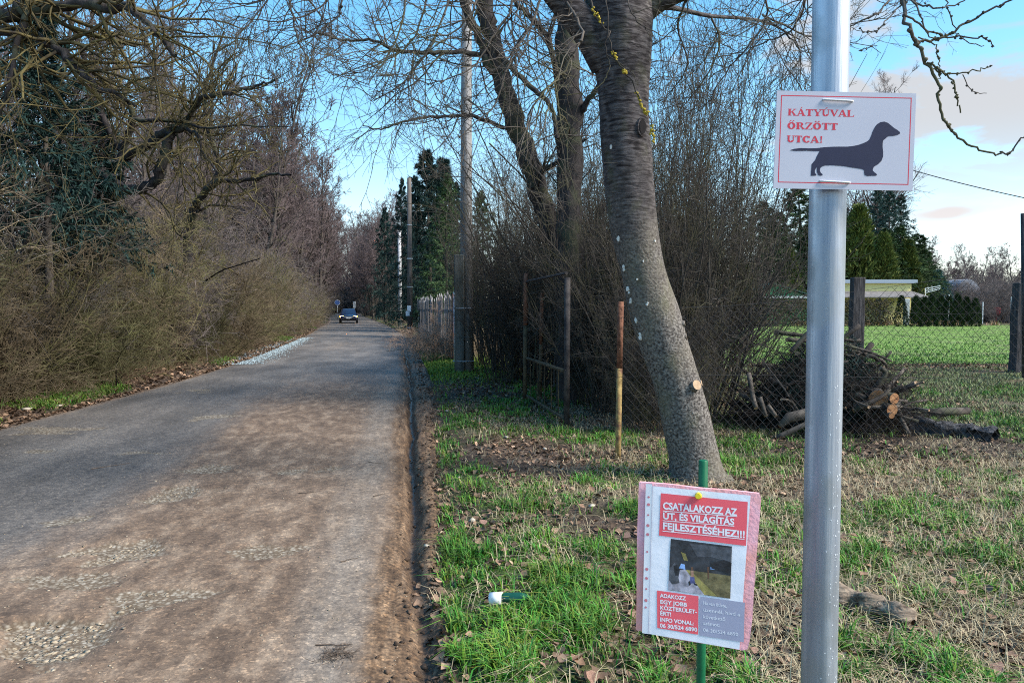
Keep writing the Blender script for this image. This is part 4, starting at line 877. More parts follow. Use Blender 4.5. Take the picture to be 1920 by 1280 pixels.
def limb_trees():
    tw = dict(l1=1.3, k2=6, k3=4, r1=.012, rmin=.0028)
    # leaning grey trunk and upright trunk behind the cherry
    limb_tree('bare_tree', 'leaning dark tree forking low between the utility pole and the cherry tree', [
        ([g3(1075, 13.2), (1052, 500, 13.0), (1030, 420, 13), (1003, 335, 12.9), (968, 235, 12.8), (945, 160, 12.7), (925, 80, 12.6), (908, 0, 12.5), (890, -120, 12.3), (880, -260, 12.2)], .20, .12, 8),
        ([(940, 150, 12.7), (915, 115, 12.6), (895, 65, 12.5), (868, 5, 12.3), (845, -60, 12.1), (830, -150, 12)], .085, .05, 9),
        ([(905, 103, 12.6), (860, 97, 12.4), (805, 99, 12.2), (745, 96, 12), (700, 76, 11.9), (640, 76, 11.8), (590, 60, 11.7)], .045, .012, 22),
        ([(945, 240, 12.8), (890, 218, 12.5), (850, 218, 12.3), (800, 219, 12), (760, 228, 11.8), (715, 242, 11.7), (680, 236, 11.6)], .035, .008, 18),
        ([(1000, 330, 12.9), (1050, 300, 12.6), (1100, 260, 12.3)], .05, .02, 8),
        ([(925, 80, 12.6), (960, 130, 12.1), (1010, 175, 11.8), (1035, 205, 11.7), (1046, 260, 11.6)], .045, .03, 6)], tw, 61)
    limb_tree('bare_tree', 'thick upright dark tree directly left of the cherry trunk', [
        ([g3(1072, 12.4), (1070, 600, 12.4), (1068, 400, 12.4), (1068, 250, 12.4), (1066, 140, 12.4), (1064, 60, 12.4), (1060, -60, 12.4), (1050, -260, 12.4)], .235, .17, 9),
        ([(1085, 220, 12.4), (1105, 185, 12.2), (1140, 140, 12), (1180, 80, 11.8)], .055, .025, 9), ([(1050, 210, 12.4), (1042, 130, 12.2), (1025, 70, 12.0), (1003, 40, 11.8), (970, 10, 11.7), (940, -40, 11.6)], .05, .03, 14),
        ([(1072, 80, 12.4), (1100, 30, 12.3), (1130, -40, 12.2)], .08, .05, 10)], tw, 62)
    # wispy arching branches from the hazels towards the road
    sp_ = []
    for a, b, c, d, Y in [((1010, 640), (960, 480), (860, 300), (770, 120), 13), ((1000, 600), (930, 450), (850, 330), (740, 240), 14), ((1060, 600), (980, 420), (880, 310), (800, 230), 12), ((960, 620), (900, 480), (840, 400), (760, 380), 16),
                          ((1040, 520), (960, 380), (900, 250), (830, 110), 12.5), ((1100, 560), (1010, 430), (940, 360), (850, 300), 11.5), ((990, 560), (930, 420), (890, 340), (800, 330), 15), ((950, 600), (900, 470), (850, 370), (790, 290), 17)]:
        sp_.append(([np.array([*PY(a[0], a[1], Y)[:2], .3]), (*a, Y), (*b, Y - .2), (*c, Y - .4), (*d, Y - .6)], .020, .005, 16))
    limb_tree('bare_tree', 'multi stemmed bush sending long arching stems across the utility pole', sp_, dict(l1=.9, k2=4, k3=3, r1=.007, rmin=.0026, ang=(20, 50)), 63, m_twig_dark)
    # crooked old trees with lichen inside the thicket
    tl = dict(l1=1.7, k2=5, k3=3, r1=.022, rmin=.0042, jit=.24)
    limb_tree('crooked_tree', 'old crooked dark tree with a low zigzag limb in the thicket', [
        ([g3(120, 16.6), (130, 520, 16.6), (145, 400, 16.4), (160, 330, 16.3)], 0.180, 0.144, 4),
        ([(145, 330, 16.3), (195, 328, 16.0), (215, 345, 15.8), (245, 357, 15.7), (285, 345, 15.6), (303, 310, 15.5), (315, 262, 15.5), (322, 245, 15.5)], 0.120, 0.084, 10),
        ([(240, 290, 16.0), (285, 268, 15.7), (310, 245, 15.6), (345, 240, 15.5), (362, 205, 15.4), (385, 183, 15.2), (430, 175, 15.0), (470, 165, 14.8), (515, 150, 14.5)], 0.102, 0.018, 26),
        ([(225, 300, 16.1), (243, 250, 16.0), (247, 210, 15.8), (230, 185, 15.7), (190, 150, 15.6), (150, 115, 15.5)], 0.078, 0.036, 18),
        ([(250, 225, 15.8), (300, 226, 15.6), (345, 228, 15.5), (385, 240, 15.1), (440, 235, 14.8), (540, 238, 14.4)], 0.048, 0.012, 20),
        ([(345, 240, 15.5), (372, 255, 15.2), (380, 285, 15.1), (410, 325, 15.0)], 0.042, 0.018, 10),
        ([(240, 300, 16.1), (200, 240, 16.1), (175, 160, 16.1), (140, 60, 16.1), (110, -60, 16.1)], 0.072, 0.036, 14)], tl, 71, m_bark_dark, m_lichtwig)
    limb_tree('crooked_tree', 'dark tree in the thicket with a forked limb reaching out over the verge', [
        ([g3(345, 21.7), (350, 560, 21.7), (352, 450, 21.6), (365, 395, 21.3), (385, 360, 21.0), (412, 340, 20.7), (450, 338, 20.4), (500, 328, 20.0), (545, 328, 19.6)], 0.182, 0.028, 26),
        ([(385, 360, 21.0), (410, 320, 20.9), (400, 270, 20.7), (385, 230, 20.6), (390, 150, 20.4), (420, 60, 20.3)], 0.084, 0.028, 24),
        ([(360, 400, 21.3), (400, 385, 21.0), (440, 388, 20.7)], 0.042, 0.014, 10)], tl, 72, m_bark_dark, m_lichtwig)
    limb_tree('crooked_tree', 'large overhanging dark limb at the top of the thicket', [
        ([g3(-160, 10.5), (-150, 400, 10.5), (-130, 150, 10.4), (-90, 60, 10.2)], .22, .17, 0),
        ([(-110, 90, 10.3), (0, 32, 9.8), (60, 18, 9.6), (130, 12, 9.4), (220, 12, 9.2), (260, 25, 9.0), (300, 70, 8.9), (330, 105, 8.8)], .10, .02, 30),
        ([(-90, 70, 10.3), (20, 60, 9.8), (90, 80, 9.5), (130, 110, 9.3), (165, 150, 9.2), (215, 178, 9.1), (255, 200, 9)], .08, .015, 30),
        ([(-100, 70, 10.3), (-20, 0, 9.9), (60, -60, 9.7), (160, -90, 9.5)], .09, .03, 26), ([(60, 18, 9.6), (30, 80, 9.5), (20, 150, 9.4), (0, 215, 9.4)], .05, .02, 14)], tl, 73, m_bark_dark, m_lichtwig)
    m_dead = mat('dead_bark', (.16, .085, .06), (.28, .20, .16), scale=8, stretch=(1, 1, .3), rough=.9)
    limb_tree('dead_tree', 'broken reddish dead trunk leaning in front of the dark spruce', [([g3(138, 18.0), (142, 420, 17.8), (150, 300, 17.6), (160, 230, 17.5), (175, 180, 17.4), (184, 158, 17.4)], 0.120, 0.048, 0)], seed=74, bark=m_dead, cat='dead tree')
    limb_tree('sapling', 'thin pale sapling bending over the verge at the foot of the thicket', [([g3(215, 14.6), (218, 685, 14.5), (228, 660, 14.4), (243, 643, 14.3)], .012, .005, 2)], dict(l1=.3, k2=2, k3=1), 75, m_straw, m_straw)
    limb_tree('dead_branch', 'pale dead branch sticking out of the thicket over the verge', [([(380, 530, 19), (415, 508, 18.2), (450, 496, 17.5), (488, 484, 17)], .02, .01, 2)], dict(l1=.3, k2=2, k3=1), 76, m_straw, m_straw, cat='branch')
limb_trees()

# ---------------------------------------------------------------- the leaning cherry tree beside the signs
def cherry_bark():
    m = bpy.data.materials.new('cherry_bark'); m.use_nodes = True
    nt = m.node_tree; n = nt.nodes; l = nt.links; b = n['Principled BSDF']; b.inputs['Roughness'].default_value = .88; b.inputs['Specular IOR Level'].default_value = .2
    tc = n.new('ShaderNodeTexCoord')
    def noise(s, st, d=6, dist=0.0):
        mp = n.new('ShaderNodeMapping'); mp.inputs['Scale'].default_value = st; l.new(tc.outputs['Object'], mp.inputs[0])
        x = n.new('ShaderNodeTexNoise'); x.inputs['Scale'].default_value = s; x.inputs['Detail'].default_value = d; x.inputs['Distortion'].default_value = dist; l.new(mp.outputs[0], x.inputs['Vector']); return x.outputs['Fac']
    def ramp(f, *st):
        r = n.new('ShaderNodeValToRGB'); e = r.color_ramp.elements
        while len(e) < len(st): e.new(0.5)
        for q, (p, c) in zip(e, st): q.position = p; q.color = (*c, 1)
        l.new(f, r.inputs[0]); return r.outputs[0]
    def mix(f, a, c, mode='MIX'):
        x = n.new('ShaderNodeMix'); x.data_type = 'RGBA'; x.blend_type = mode
        if isinstance(f, float): x.inputs['Factor'].default_value = f
        else: l.new(f, x.inputs['Factor'])
        l.new(a, x.inputs[6]); l.new(c, x.inputs[7]); return x.outputs[2]
    def mth(op, a, c, cl=True):
        x = n.new('ShaderNodeMath'); x.operation = op; x.use_clamp = cl
        for i, v in enumerate((a, c)):
            if isinstance(v, float): x.inputs[i].default_value = v
            else: l.new(v, x.inputs[i])
        return x.outputs[0]
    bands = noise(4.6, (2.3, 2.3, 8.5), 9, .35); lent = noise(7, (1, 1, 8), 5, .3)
    shaded_bark = ramp(bands, (.38, (.036, .031, .033)), (.47, (.070, .062, .064)), (.60, (.112, .102, .103)))  # dark upper tone puts the crown's shade into the colour; bands are bark
    shaded_bark = mix(.55, shaded_bark, mix(1.0, shaded_bark, ramp(noise(15, (1, 1, .5), 7), (.35, (.5, .5, .5)), (.65, (1.6, 1.55, 1.5))), 'MULTIPLY'))
    shaded_bark = mix(1.0, shaded_bark, ramp(lent, (.40, (.45, .43, .43)), (.5, (1, 1, 1))), 'MULTIPLY')
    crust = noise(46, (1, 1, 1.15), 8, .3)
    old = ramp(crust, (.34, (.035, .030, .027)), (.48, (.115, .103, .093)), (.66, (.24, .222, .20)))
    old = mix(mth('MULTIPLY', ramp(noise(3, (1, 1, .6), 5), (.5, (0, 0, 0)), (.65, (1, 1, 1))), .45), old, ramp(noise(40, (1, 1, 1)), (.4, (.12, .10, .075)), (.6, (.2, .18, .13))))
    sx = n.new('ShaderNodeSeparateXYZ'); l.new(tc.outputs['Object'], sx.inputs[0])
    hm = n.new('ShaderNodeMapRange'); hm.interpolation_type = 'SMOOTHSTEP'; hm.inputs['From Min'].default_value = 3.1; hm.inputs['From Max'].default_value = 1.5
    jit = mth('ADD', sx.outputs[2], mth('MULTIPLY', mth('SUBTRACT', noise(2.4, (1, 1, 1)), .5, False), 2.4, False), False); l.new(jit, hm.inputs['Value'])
    col = mix(hm.outputs[0], shaded_bark, old)
    moss = mth('MULTIPLY', ramp(noise(5, (1, 1, .7)), (.55, (0, 0, 0)), (.7, (1, 1, 1))), .35)
    g = n.new('ShaderNodeRGB'); g.outputs[0].default_value = (.11, .115, .06, 1); col = mix(moss, col, g.outputs[0])
    l.new(col, b.inputs['Base Color'])
    bp = n.new('ShaderNodeBump'); bp.inputs['Strength'].default_value = .8; bp.inputs['Distance'].default_value = .016
    hb = mix(hm.outputs[0], bands, crust); l.new(hb, bp.inputs['Height']); l.new(bp.outputs[0], b.inputs['Normal'])
    return m
def cherry():
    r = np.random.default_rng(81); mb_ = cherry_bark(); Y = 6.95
    e = empty('cherry_tree', tuple(g3(1312, Y, 0))); org = np.array(e.location)
    def sub(name, me): return link(name, me, e)
    spec = [(1322, 960, .44), (1317, 925, .34), (1308, 900, .275), (1300, 850, .257), (1289, 800, .253), (1277, 750, .246), (1263, 700, .240), (1246, 650, .246), (1231, 600, .252), (1216, 550, .238), (1204, 500, .224), (1193, 450, .224), (1185, 400, .234), (1180, 350, .240), (1176, 300, .244), (1172, 250, .243), (1170, 200, .240), (1168, 150, .258), (1166, 110, .285), (1163, 60, .310), (1160, 10, .32), (1156, -60, .29), (1160, -160, .25), (1170, -320, .2), (1180, -520, .15)]
    C = np.array([PY(a, b, Y) for a, b, _ in spec]); Wd = np.array([w * (.87 if 480 <= b <= 860 else .93) for _, b, w in spec])
    C = np.stack([catmull(C[:, :3], 4)[:, i] for i in range(3)], 1); Wd = catmull(np.stack([Wd] * 3, 1), 4)[:, 0]
    C[0, 2] = min(C[0, 2], -.1); n = len(C); sd_ = 40; a = np.arange(sd_) / sd_ * 6.2832
    zz = C[:, 2][:, None]; ring = 1 + .10 * (fbm(np.cos(a)[None] * 1.3 + 9, zz * .8 + np.sin(a)[None] * 1.3, 5, 3) - .5) + .05 * (fbm(np.cos(a)[None] * 4, zz * 5 + np.sin(a)[None] * 4, 7, 3) - .5)
    flare = np.exp(-np.clip(C[:, 2], 0, None) / .10)[:, None] * .12 * (vnoise(np.cos(a) * 1.6 + 3, np.sin(a) * 1.6 + 3, 8) * 1.6)[None]
    V, Q = tube_arrays((C - org)[None], Wd[None], sd_, wob=(ring + flare)[None])
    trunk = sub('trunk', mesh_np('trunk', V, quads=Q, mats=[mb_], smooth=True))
    limbs = [([(1140, 120, Y), (1105, 62, 6.9), (1062, 10, 6.85), (1020, -40, 6.8), (950, -130, 6.7), (840, -230, 6.6), (700, -300, 6.5), (560, -330, 6.5)], .165, .05),
             ([(1175, 60, Y), (1230, 8, 6.9), (1300, -25, 6.8), (1400, -70, 6.5), (1520, -140, 6.0), (1640, -160, 5.4), (1720, -110, 4.9), (1690, -30, 4.6)], .10, .03),
             ([(1160, -200, Y), (1120, -330, 7.3), (1050, -460, 7.6)], .13, .06), ([(1190, 60, Y), (1240, 15, 7.2), (1330, 30, 7.6), (1430, 40, 8), (1500, 75, 8.2)], .032, .006), ([(950, -130, 6.7), (880, -220, 6.0), (800, -330, 5.4)], .07, .04),
             ([(1020, -40, 6.8), (940, -60, 7.3), (840, -110, 7.8), (720, -150, 8.2), (560, -140, 8.6), (430, -120, 9)], .07, .03)]
    W = []
    for pts, r0, r1 in limbs:
        w = catmull(np.array([PY(*p) for p in pts]), 6) - org; W.append((w[None], np.linspace(r0, r1, len(w))[None], 12))
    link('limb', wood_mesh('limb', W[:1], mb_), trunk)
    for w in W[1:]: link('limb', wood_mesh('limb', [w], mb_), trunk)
    # drooping twigs on the limbs over the road
    br = []; knots = []
    def spray(pts, r0, r1, k, l1=.6, buds=0, k2=4, k3=3, ang=(30, 80)):
        w = catmull(np.array([PY(*p) for p in pts]), 5) - org; n_ = len(w); w[1:-1] += r.normal(0, .006, (n_ - 2, 3)); rr = np.linspace(r0, r1, n_); br.append((w[None], rr[None], 5))
        if buds:
            t = r.random(buds) ** .8 * (n_ - 1.01); i = t.astype(int); f = (t - i)[:, None]; knots.append((w[i] * (1 - f) + w[i + 1] * f, rr[i]))
        if k:
            L = np.linalg.norm(np.diff(w, axis=0), axis=1).sum()
            P1, R1 = grow(r, *kids(r, w[None], rr[None], k, .1, 1, ang, (l1 * .4 / L, l1 * 1.3 / L), .6, .0036, .2), 7, .2, .0, .5)
            P2, R2 = grow(r, *kids(r, P1, R1, k2, .2, 1, (25, 60), (.3, .6), .7, .0022, .4), 4, .14, 0, .6); br.extend([(P1, R1, 4), (P2, R2, 3)])
            if k3: P3, R3 = grow(r, *kids(r, P2, R2, k3, .2, 1, (25, 60), (.3, .6), .7, .0018, .4), 3, .14, 0, .7); br.append((P3, R3, 3))
    # left part of the crown, hanging back into view
    for pts in [[(700, -300, 6.5), (740, -120, 6.3), (760, 0, 6.2), (735, 90, 6.1), (690, 160, 6.0)], [(840, -230, 6.6), (850, -60, 6.4), (820, 60, 6.3), (760, 150, 6.2), (700, 190, 6.1)], [(560, -330, 6.5), (600, -120, 6.4), (640, 0, 6.3), (600, 60, 6.2), (520, 95, 6.1)],
                [(720, -150, 8.2), (650, -40, 8), (590, 20, 7.8), (520, 40, 7.6), (440, 30, 7.5)], [(840, -110, 7.8), (800, 0, 7.6), (770, 80, 7.5), (690, 130, 7.4), (640, 140, 7.3)], [(950, -130, 6.7), (960, 0, 6.4), (930, 60, 6.3), (880, 130, 6.2), (800, 160, 6.1)],
                [(1020, -40, 6.8), (1000, 40, 6.4), (960, 100, 6.2), (930, 190, 6.1), (860, 260, 6)], [(560, -140, 8.6), (520, -30, 8.4), (470, 40, 8.3), (420, 90, 8.2), (380, 100, 8.1)], [(600, -300, 6.5), (560, -100, 6.3), (545, 0, 6.2), (560, 80, 6.2), (600, 150, 6.1)],
                [(880, -220, 6), (900, -80, 5.9), (890, 10, 5.8), (850, 60, 5.8), (780, 70, 5.7)], [(1060, 0, 6.8), (1090, 60, 6.2), (1060, 130, 6.1), (1000, 200, 6), (985, 300, 6)], [(430, -120, 9), (390, -20, 8.8), (350, 40, 8.7), (300, 60, 8.6)], [(640, -150, 8.4), (560, -60, 8.2), (490, 0, 8), (430, 10, 8)]]:
        spray(pts, .013, .004, 20, .95, 14)
    # right part of the crown over and beside the sign
    for pts in [[(1430, 28, 8), (1480, 70, 7.8), (1500, 110, 7.7), (1460, 160, 7.6)], [(1400, -70, 6.5), (1440, 20, 6.8), (1400, 90, 7), (1350, 150, 7.1), (1330, 200, 7.2)], [(1520, -140, 6), (1510, 0, 6.2), (1480, 60, 6.4), (1430, 80, 6.6), (1380, 110, 6.7)],
                [(1330, 25, 7.6), (1350, 80, 7.7), (1320, 150, 7.8), (1280, 200, 7.9)], [(1430, 28, 8), (1530, 70, 8.3), (1600, 45, 8.4), (1680, 30, 8.4)], [(1300, -25, 6.8), (1270, 50, 7), (1290, 120, 7.2), (1250, 180, 7.4)]]:
        spray(pts, .011, .004, 18, .95, 8)
    A = 4.3
    for pts, r0, r1, bd in [([(1690, -30, 4.6), (1700, 40, A), (1716, 78, A), (1735, 115, A), (1758, 158, A), (1763, 205, A), (1784, 245, A), (1822, 273, A), (1868, 289, A), (1900, 279, A), (1925, 248, A)], .011, .004, 26), ([(1716, 78, A), (1760, 74, A), (1808, 46, A), (1868, 15, A), (1925, -12, A), (1990, -50, A)], .008, .004, 26),
                            ([(1698, 30, A), (1742, 58, A), (1790, 70, A), (1842, 70, A), (1864, 88, A)], .006, .003, 16), ([(1738, 118, A), (1764, 130, A), (1785, 152, A), (1794, 185, A), (1801, 212, A)], .006, .004, 20), ([(1748, 130, A), (1770, 138, A), (1800, 137, A), (1830, 133, A), (1858, 125, A)], .005, .003, 7),
                            ([(1722, 70, A), (1750, 84, A), (1760, 105, A), (1762, 130, A), (1758, 158, A)], .004, .003, 6), ([(1772, -20, A), (1778, 15, A), (1790, 52, A), (1812, 78, A), (1845, 86, A)], .004, .0025, 6), ([(1690, -30, 4.6), (1650, 20, A), (1600, 46, A), (1560, 60, A)], .006, .003, 8), ([(1690, -10, 4.5), (1740, 14, A), (1790, 10, A), (1840, -20, A)], .006, .003, 8),
                            ([(1694, 0, 4.5), (1660, 40, A), (1640, 60, A), (1612, 52, A)], .004, .0025, 8), ([(1610, 95, A), (1625, 90, A), (1645, 86, A)], .003, .002, 2), ([(1690, -20, 4.5), (1725, 20, A), (1735, 60, A), (1760, 78, A)], .006, .003, 6), ([(1805, 140, A + .2), (1822, 170, A + .2), (1850, 175, A + .2)], .003, .002, 4)]:
        spray(pts, r0, r1, 0, buds=bd)
    # thin pale hanging twigs with yellow lichen in front of the trunk
    spray([(1100, -60, 6.6), (1112, 20, 6.55), (1140, 60, 6.5), (1152, 110, 6.5), (1180, 145, 6.5), (1200, 190, 6.5), (1222, 235, 6.5), (1226, 268, 6.5)], .009, .004, 0)
    spray([(1130, -60, 6.5), (1140, 40, 6.4), (1135, 90, 6.4), (1142, 125, 6.4), (1130, 155, 6.4), (1100, 172, 6.4), (1055, 178, 6.4)], .006, .003, 3, .3)
    spray([(1165, -60, 6.5), (1185, 25, 6.4), (1215, 55, 6.4), (1260, 70, 6.5)], .006, .004, 2, .4)
    spray([(1000, 40, 6.4), (985, 90, 6.2), (962, 140, 6.2), (955, 190, 6.2), (960, 250, 6.2)], .006, .003, 5, .4)
    spray([(1068, 230, 6.9), (1063, 300, 6.8), (1078, 360, 6.8), (1095, 400, 6.8), (1110, 430, 6.8)], .005, .003, 3, .3)
    sub('crown', wood_mesh('crown', br, m_twig_dark))
    P = np.concatenate([k[0] for k in knots]); q = np.concatenate([k[1] for k in knots]); S = np.maximum(q * 1.5, .0075)
    sub('bud', stone_mesh(len(P), 9, [m_twig_dark], P + r.normal(0, .004, P.shape), S, 1.0, 'bud'))['kind'] = 'stuff'
    lp = np.concatenate([catmull(np.array([PY(*p) for p in pts]), 8) for pts in ([(1112, 20, 6.55), (1128, 42, 6.5)], [(1148, 98, 6.5), (1156, 112, 6.5)], [(1170, 132, 6.5), (1173, 138, 6.5)], [(1193, 172, 6.5), (1204, 202, 6.5)], [(1206, 205, 6.5), (1213, 215, 6.5)], [(1222, 236, 6.5), (1226, 266, 6.5)])]) - org
    lp = np.repeat(lp, 2, 0) + r.normal(0, .006, (len(lp) * 2, 3)); sub('lichen', stone_mesh(len(lp), 10, [m_lichen], lp, r.uniform(.008, .015, len(lp)), 1.0, 'lichen'))['kind'] = 'stuff'
    # cut stubs, white flecks and a dark knot hole on the bark
    def surf(px, py, out=0.0):
        c = PY(px, py, Y); zc = C[:, 2]; j = np.argmin(np.abs(zc - c[2])); rad = Wd[j]; d = float(np.clip(c[0] - C[j, 0], -rad * .9, rad * .9))
        dy = math.sqrt(max(rad ** 2 - d ** 2, .0004)); p = np.array([C[j, 0] + d, C[j, 1] - dy, c[2]]); nn = nrm(np.array([d, -dy, 0.0])); return p - org + nn * out, nn
    for px, py, rad, ln, dirx in [(1293, 722, .045, .075, -.1), (1304, 718, .026, .06, .5), (1288, 631, .035, .05, 1.0), (1283, 607, .022, .05, .9)]:
        p, nn = surf(px, py, -.03); d = nrm(nn + np.array([dirx, 0, .35])); b = MB(); pts = np.array([p, p + d * ln * .6, p + d * ln]); b.tube(pts, [rad * 1.35, rad * 1.1, rad], 12, 0, True, 1); b.build('branch_stub', [mb_, m_cut], e, True)
    mw = flat('white_fleck', (.72, .71, .66), .7)
    for px, py, s in [(1157, 449, .022), (1164, 500, .016), (1150, 506, .012), (1172, 542, .02), (1168, 549, .012), (1167, 562, .013), (1157, 565, .017), (1206, 571, .012), (1175, 600, .022), (1177, 625, .018), (1183, 631, .02), (1199, 492, .010), (1189, 525, .009), (1221, 455, .008), (1207, 568, .01), (1142, 283, .018)]:
        p, nn = surf(px, py, .004); t = nrm(np.cross(nn, [0, 0, 1.0])); u = np.array([0, 0, 1.0]); k = 7; aa = np.arange(k) / k * 6.28; q = s * r.uniform(.55, 1.1, k)
        ring_ = [p + t * q[i] * math.cos(aa[i]) + u * q[i] * 1.3 * math.sin(aa[i]) for i in range(k)]; b = MB(); b.add([v + nn * .006 for v in ring_] + [v - nn * .02 for v in ring_], [tuple(reversed(range(k)))] + [(i, (i + 1) % k, k + (i + 1) % k, k + i) for i in range(k)]); b.build('bark_fleck', mw, e)
    p, nn = surf(1196, 248, .006); t = nrm(np.cross(nn, [0, 0, 1.0])); b = MB(); k = 14; mk = flat('knot', (.014, .012, .013), .95)
    for s0, m_, off in ((1.35, 0, 0), (1, 1, .005)):
        aa = np.arange(k) / k * 6.28; rg = [p + nn * off + t * .036 * s0 * math.cos(x) + np.array([0, 0, .062 * s0 * math.sin(x)]) for x in aa]; b.add([v + nn * .006 for v in rg] + [v - nn * .03 for v in rg], [tuple(reversed(range(k)))] + [(i, (i + 1) % k, k + (i + 1) % k, k + i) for i in range(k)], m_)
    b.build('knot_hole', [mb_, mk], e)
    tag(e, 'large leaning cherry tree with banded bark and cut stubs behind the pink notice', 'cherry tree')
cherry()
# ================================================================== OBJECTS
def gz(x, y): return float(ground_h(np.array(x, float), np.array(y, float)))
m_steel = mat('galvanised_steel', (.24, .285, .36), (.62, .68, .76), scale=9, stretch=(2.2, 2.2, .09), rough=.5, metallic=.72, bump=.15, bscale=40, c3=(.32, .35, .38), s3=5, spec=.5)
m_rust = mat('rusty_paint', (.10, .045, .028), (.26, .12, .075), scale=14, rough=.9, bump=.4)
m_yel = mat('faded_yellow_paint', (.22, .15, .055), (.42, .30, .12), scale=16, rough=.85, bump=.3, c3=(.16, .085, .05), s3=9)
m_iron = mat('dark_iron', (.020, .018, .020), (.075, .065, .060), scale=12, rough=.8)
m_mossiron = mat('mossy_iron', (.045, .035, .022), (.13, .10, .055), scale=10, rough=.9)
m_wire = flat('fence_wire', (.035, .035, .038), .8)
m_oldwood = mat('weathered_post', (.028, .025, .026), (.095, .088, .09), scale=6, stretch=(4, 4, .4), rough=.95, bump=.6)
m_pole = mat('grey_pole_wood', (.13, .125, .12), (.30, .29, .285), scale=5, stretch=(3, 3, .25), rough=.9, bump=.5)
m_polegreen = mat('mossy_concrete', (.06, .065, .055), (.15, .15, .135), scale=7, stretch=(1, 1, .3), rough=.95, bump=.4)
m_polebrown = mat('tarred_pole_wood', (.06, .05, .045), (.15, .13, .115), scale=6, stretch=(3, 3, .2), rough=.9)
m_conc = mat('pale_concrete', (.34, .35, .37), (.52, .53, .54), scale=6, rough=.9)
m_band = flat('metal_band', (.42, .45, .47), .5, metallic=.5)
m_white = flat('white_surface', (.78, .79, .80), .6)

# ---- garden fence: rusty yellow post, chain-link mesh, tension wires
F0 = GP(1158, 868); FY = F0[1]
def garden_fence():
    e = empty('chain_link_fence', (F0[0], FY, 0)); org = np.array([F0[0], FY, 0.0])
    b = MB(); zt, zm = PY(1163, 565, FY)[2], PY(1160, 690, FY)[2]
    tilt = PY(1164, 565, FY)[0] - F0[0]
    b.tube([(0, 0, -.3), (tilt * .6, 0, zm)], .030, 12, 0); b.tube([(tilt * .6, 0, zm), (tilt, 0, zt)], .0302, 12, 1); b.build('post', [m_yel, m_rust], e, True)
    x1 = 6.6
    def top(x): return zt - .05 + .30 * sstep(0, 4.0, x) - .10 * np.sin(np.clip(x, 0, x1) / x1 * 3.14 * 2) * .6
    cell = .088; P = []
    zmax = 2.1
    for sgn in (1, -1):
        for c in np.arange(-zmax, x1 + zmax, cell):
            t = np.linspace(0, 1, 22); z = t * zmax; x = c + sgn * (z - zmax / 2) * .92 + (0 if sgn > 0 else zmax * 0)
            ok = (x > .03) & (x < x1) & (z < top(x)) & (z > .03)
            if ok.sum() < 3: continue
            xx = x[ok]; zz = z[ok]; xx = np.interp(np.linspace(0, 1, 12), np.linspace(0, 1, len(xx)), xx); zz = np.interp(np.linspace(0, 1, 12), np.linspace(0, 1, len(zz)), zz)
            yy = .05 * (fbm(xx * .8, zz * .8, 5) - .5) + sgn * .002 - .036
            xx = xx + .012 * (fbm(xx * 3, zz * 3, 6) - .5) * 2
            P.append(np.stack([xx, yy, zz], -1))
    P = np.array(P); V, Q = tube_arrays(P, np.full(P.shape[:2], .0018), 4)
    o = link('wire_mesh', mesh_np('wire_mesh', V, quads=Q, mats=[m_wire], smooth=True), e)
    for zf in (1.0, .52, .03):
        xs = np.linspace(0, x1, 14); z = (top(xs) if zf == 1.0 else zt * zf * (1 + .02 * np.sin(xs * 1.3)) + .03); b = MB(); b.tube(np.stack([xs, 0 * xs - .04, z], -1), .0022, 5); b.build('tension_wire', m_wire, e, True)
    tag(e, 'sagging chain link fence with a rusty and yellow painted tube post beside the cherry trunk', 'fence')
garden_fence()
# ---- old garden gate and its posts
def garden_gate():
    A, B, C = GP(984, 757), GP(1012, 752), GP(1062, 810)
    e = empty('garden_gate', (A[0], A[1], 0)); o = np.array([A[0], A[1], 0.0])
    def post(nm, px0, py0, px1, py1, base, r, ms, split=None):
        z = PY(px1, py1, base[1])[2]; x = PY(px1, py1, base[1])[0]; b = MB(); q0 = np.array([base[0], base[1], -.1]) - o; q1 = np.array([x, base[1], z]) - o
        if split: m = q0 + (q1 - q0) * split; b.tube([q0, m], r, 8, 0); b.tube([m, q1], r * 1.01, 8, 1)
        else: b.tube([q0, q1], r, 8, 0)
        b.build(nm, ms, e, True)
    post('post', 984, 757, 986, 512, A, .036, [m_mossiron, m_rust], .62)
    post('post', 1012, 752, 1016, 548, B, .032, [m_mossiron, m_rust], .55)
    post('post', 1062, 810, 1064, 520, C, .038, [m_iron])
    def rail(p, q, r, m, nm='rail'): b = MB(); P0 = PY(p[0], p[1], p[2]) - o; P1 = PY(q[0], q[1], q[2]) - o; b.tube([P0, P1], r, 6); b.build(nm, m, e)
    rail((987, 671, A[1]), (1058, 695, C[1]), .024, m_mossiron); rail((987, 741, A[1]), (1060, 786, C[1]), .022, m_mossiron); rail((987, 528, A[1]), (1062, 512, C[1]), .020, m_iron)
    for k in range(5):
        t = .1 + .18 * k; Y = A[1] + (C[1] - A[1]) * t; xa = 987 + 73 * t; b = MB(); P0 = PY(xa, 741 + 45 * t, Y) - o; P1 = PY(xa, 671 + 24 * t, Y) - o; b.tube([P0, P1], .008, 5); b.build('bar', m_mossiron, e)
    tag(e, 'old rusty tube garden gate standing open among the hazel bushes', 'gate')
garden_gate()
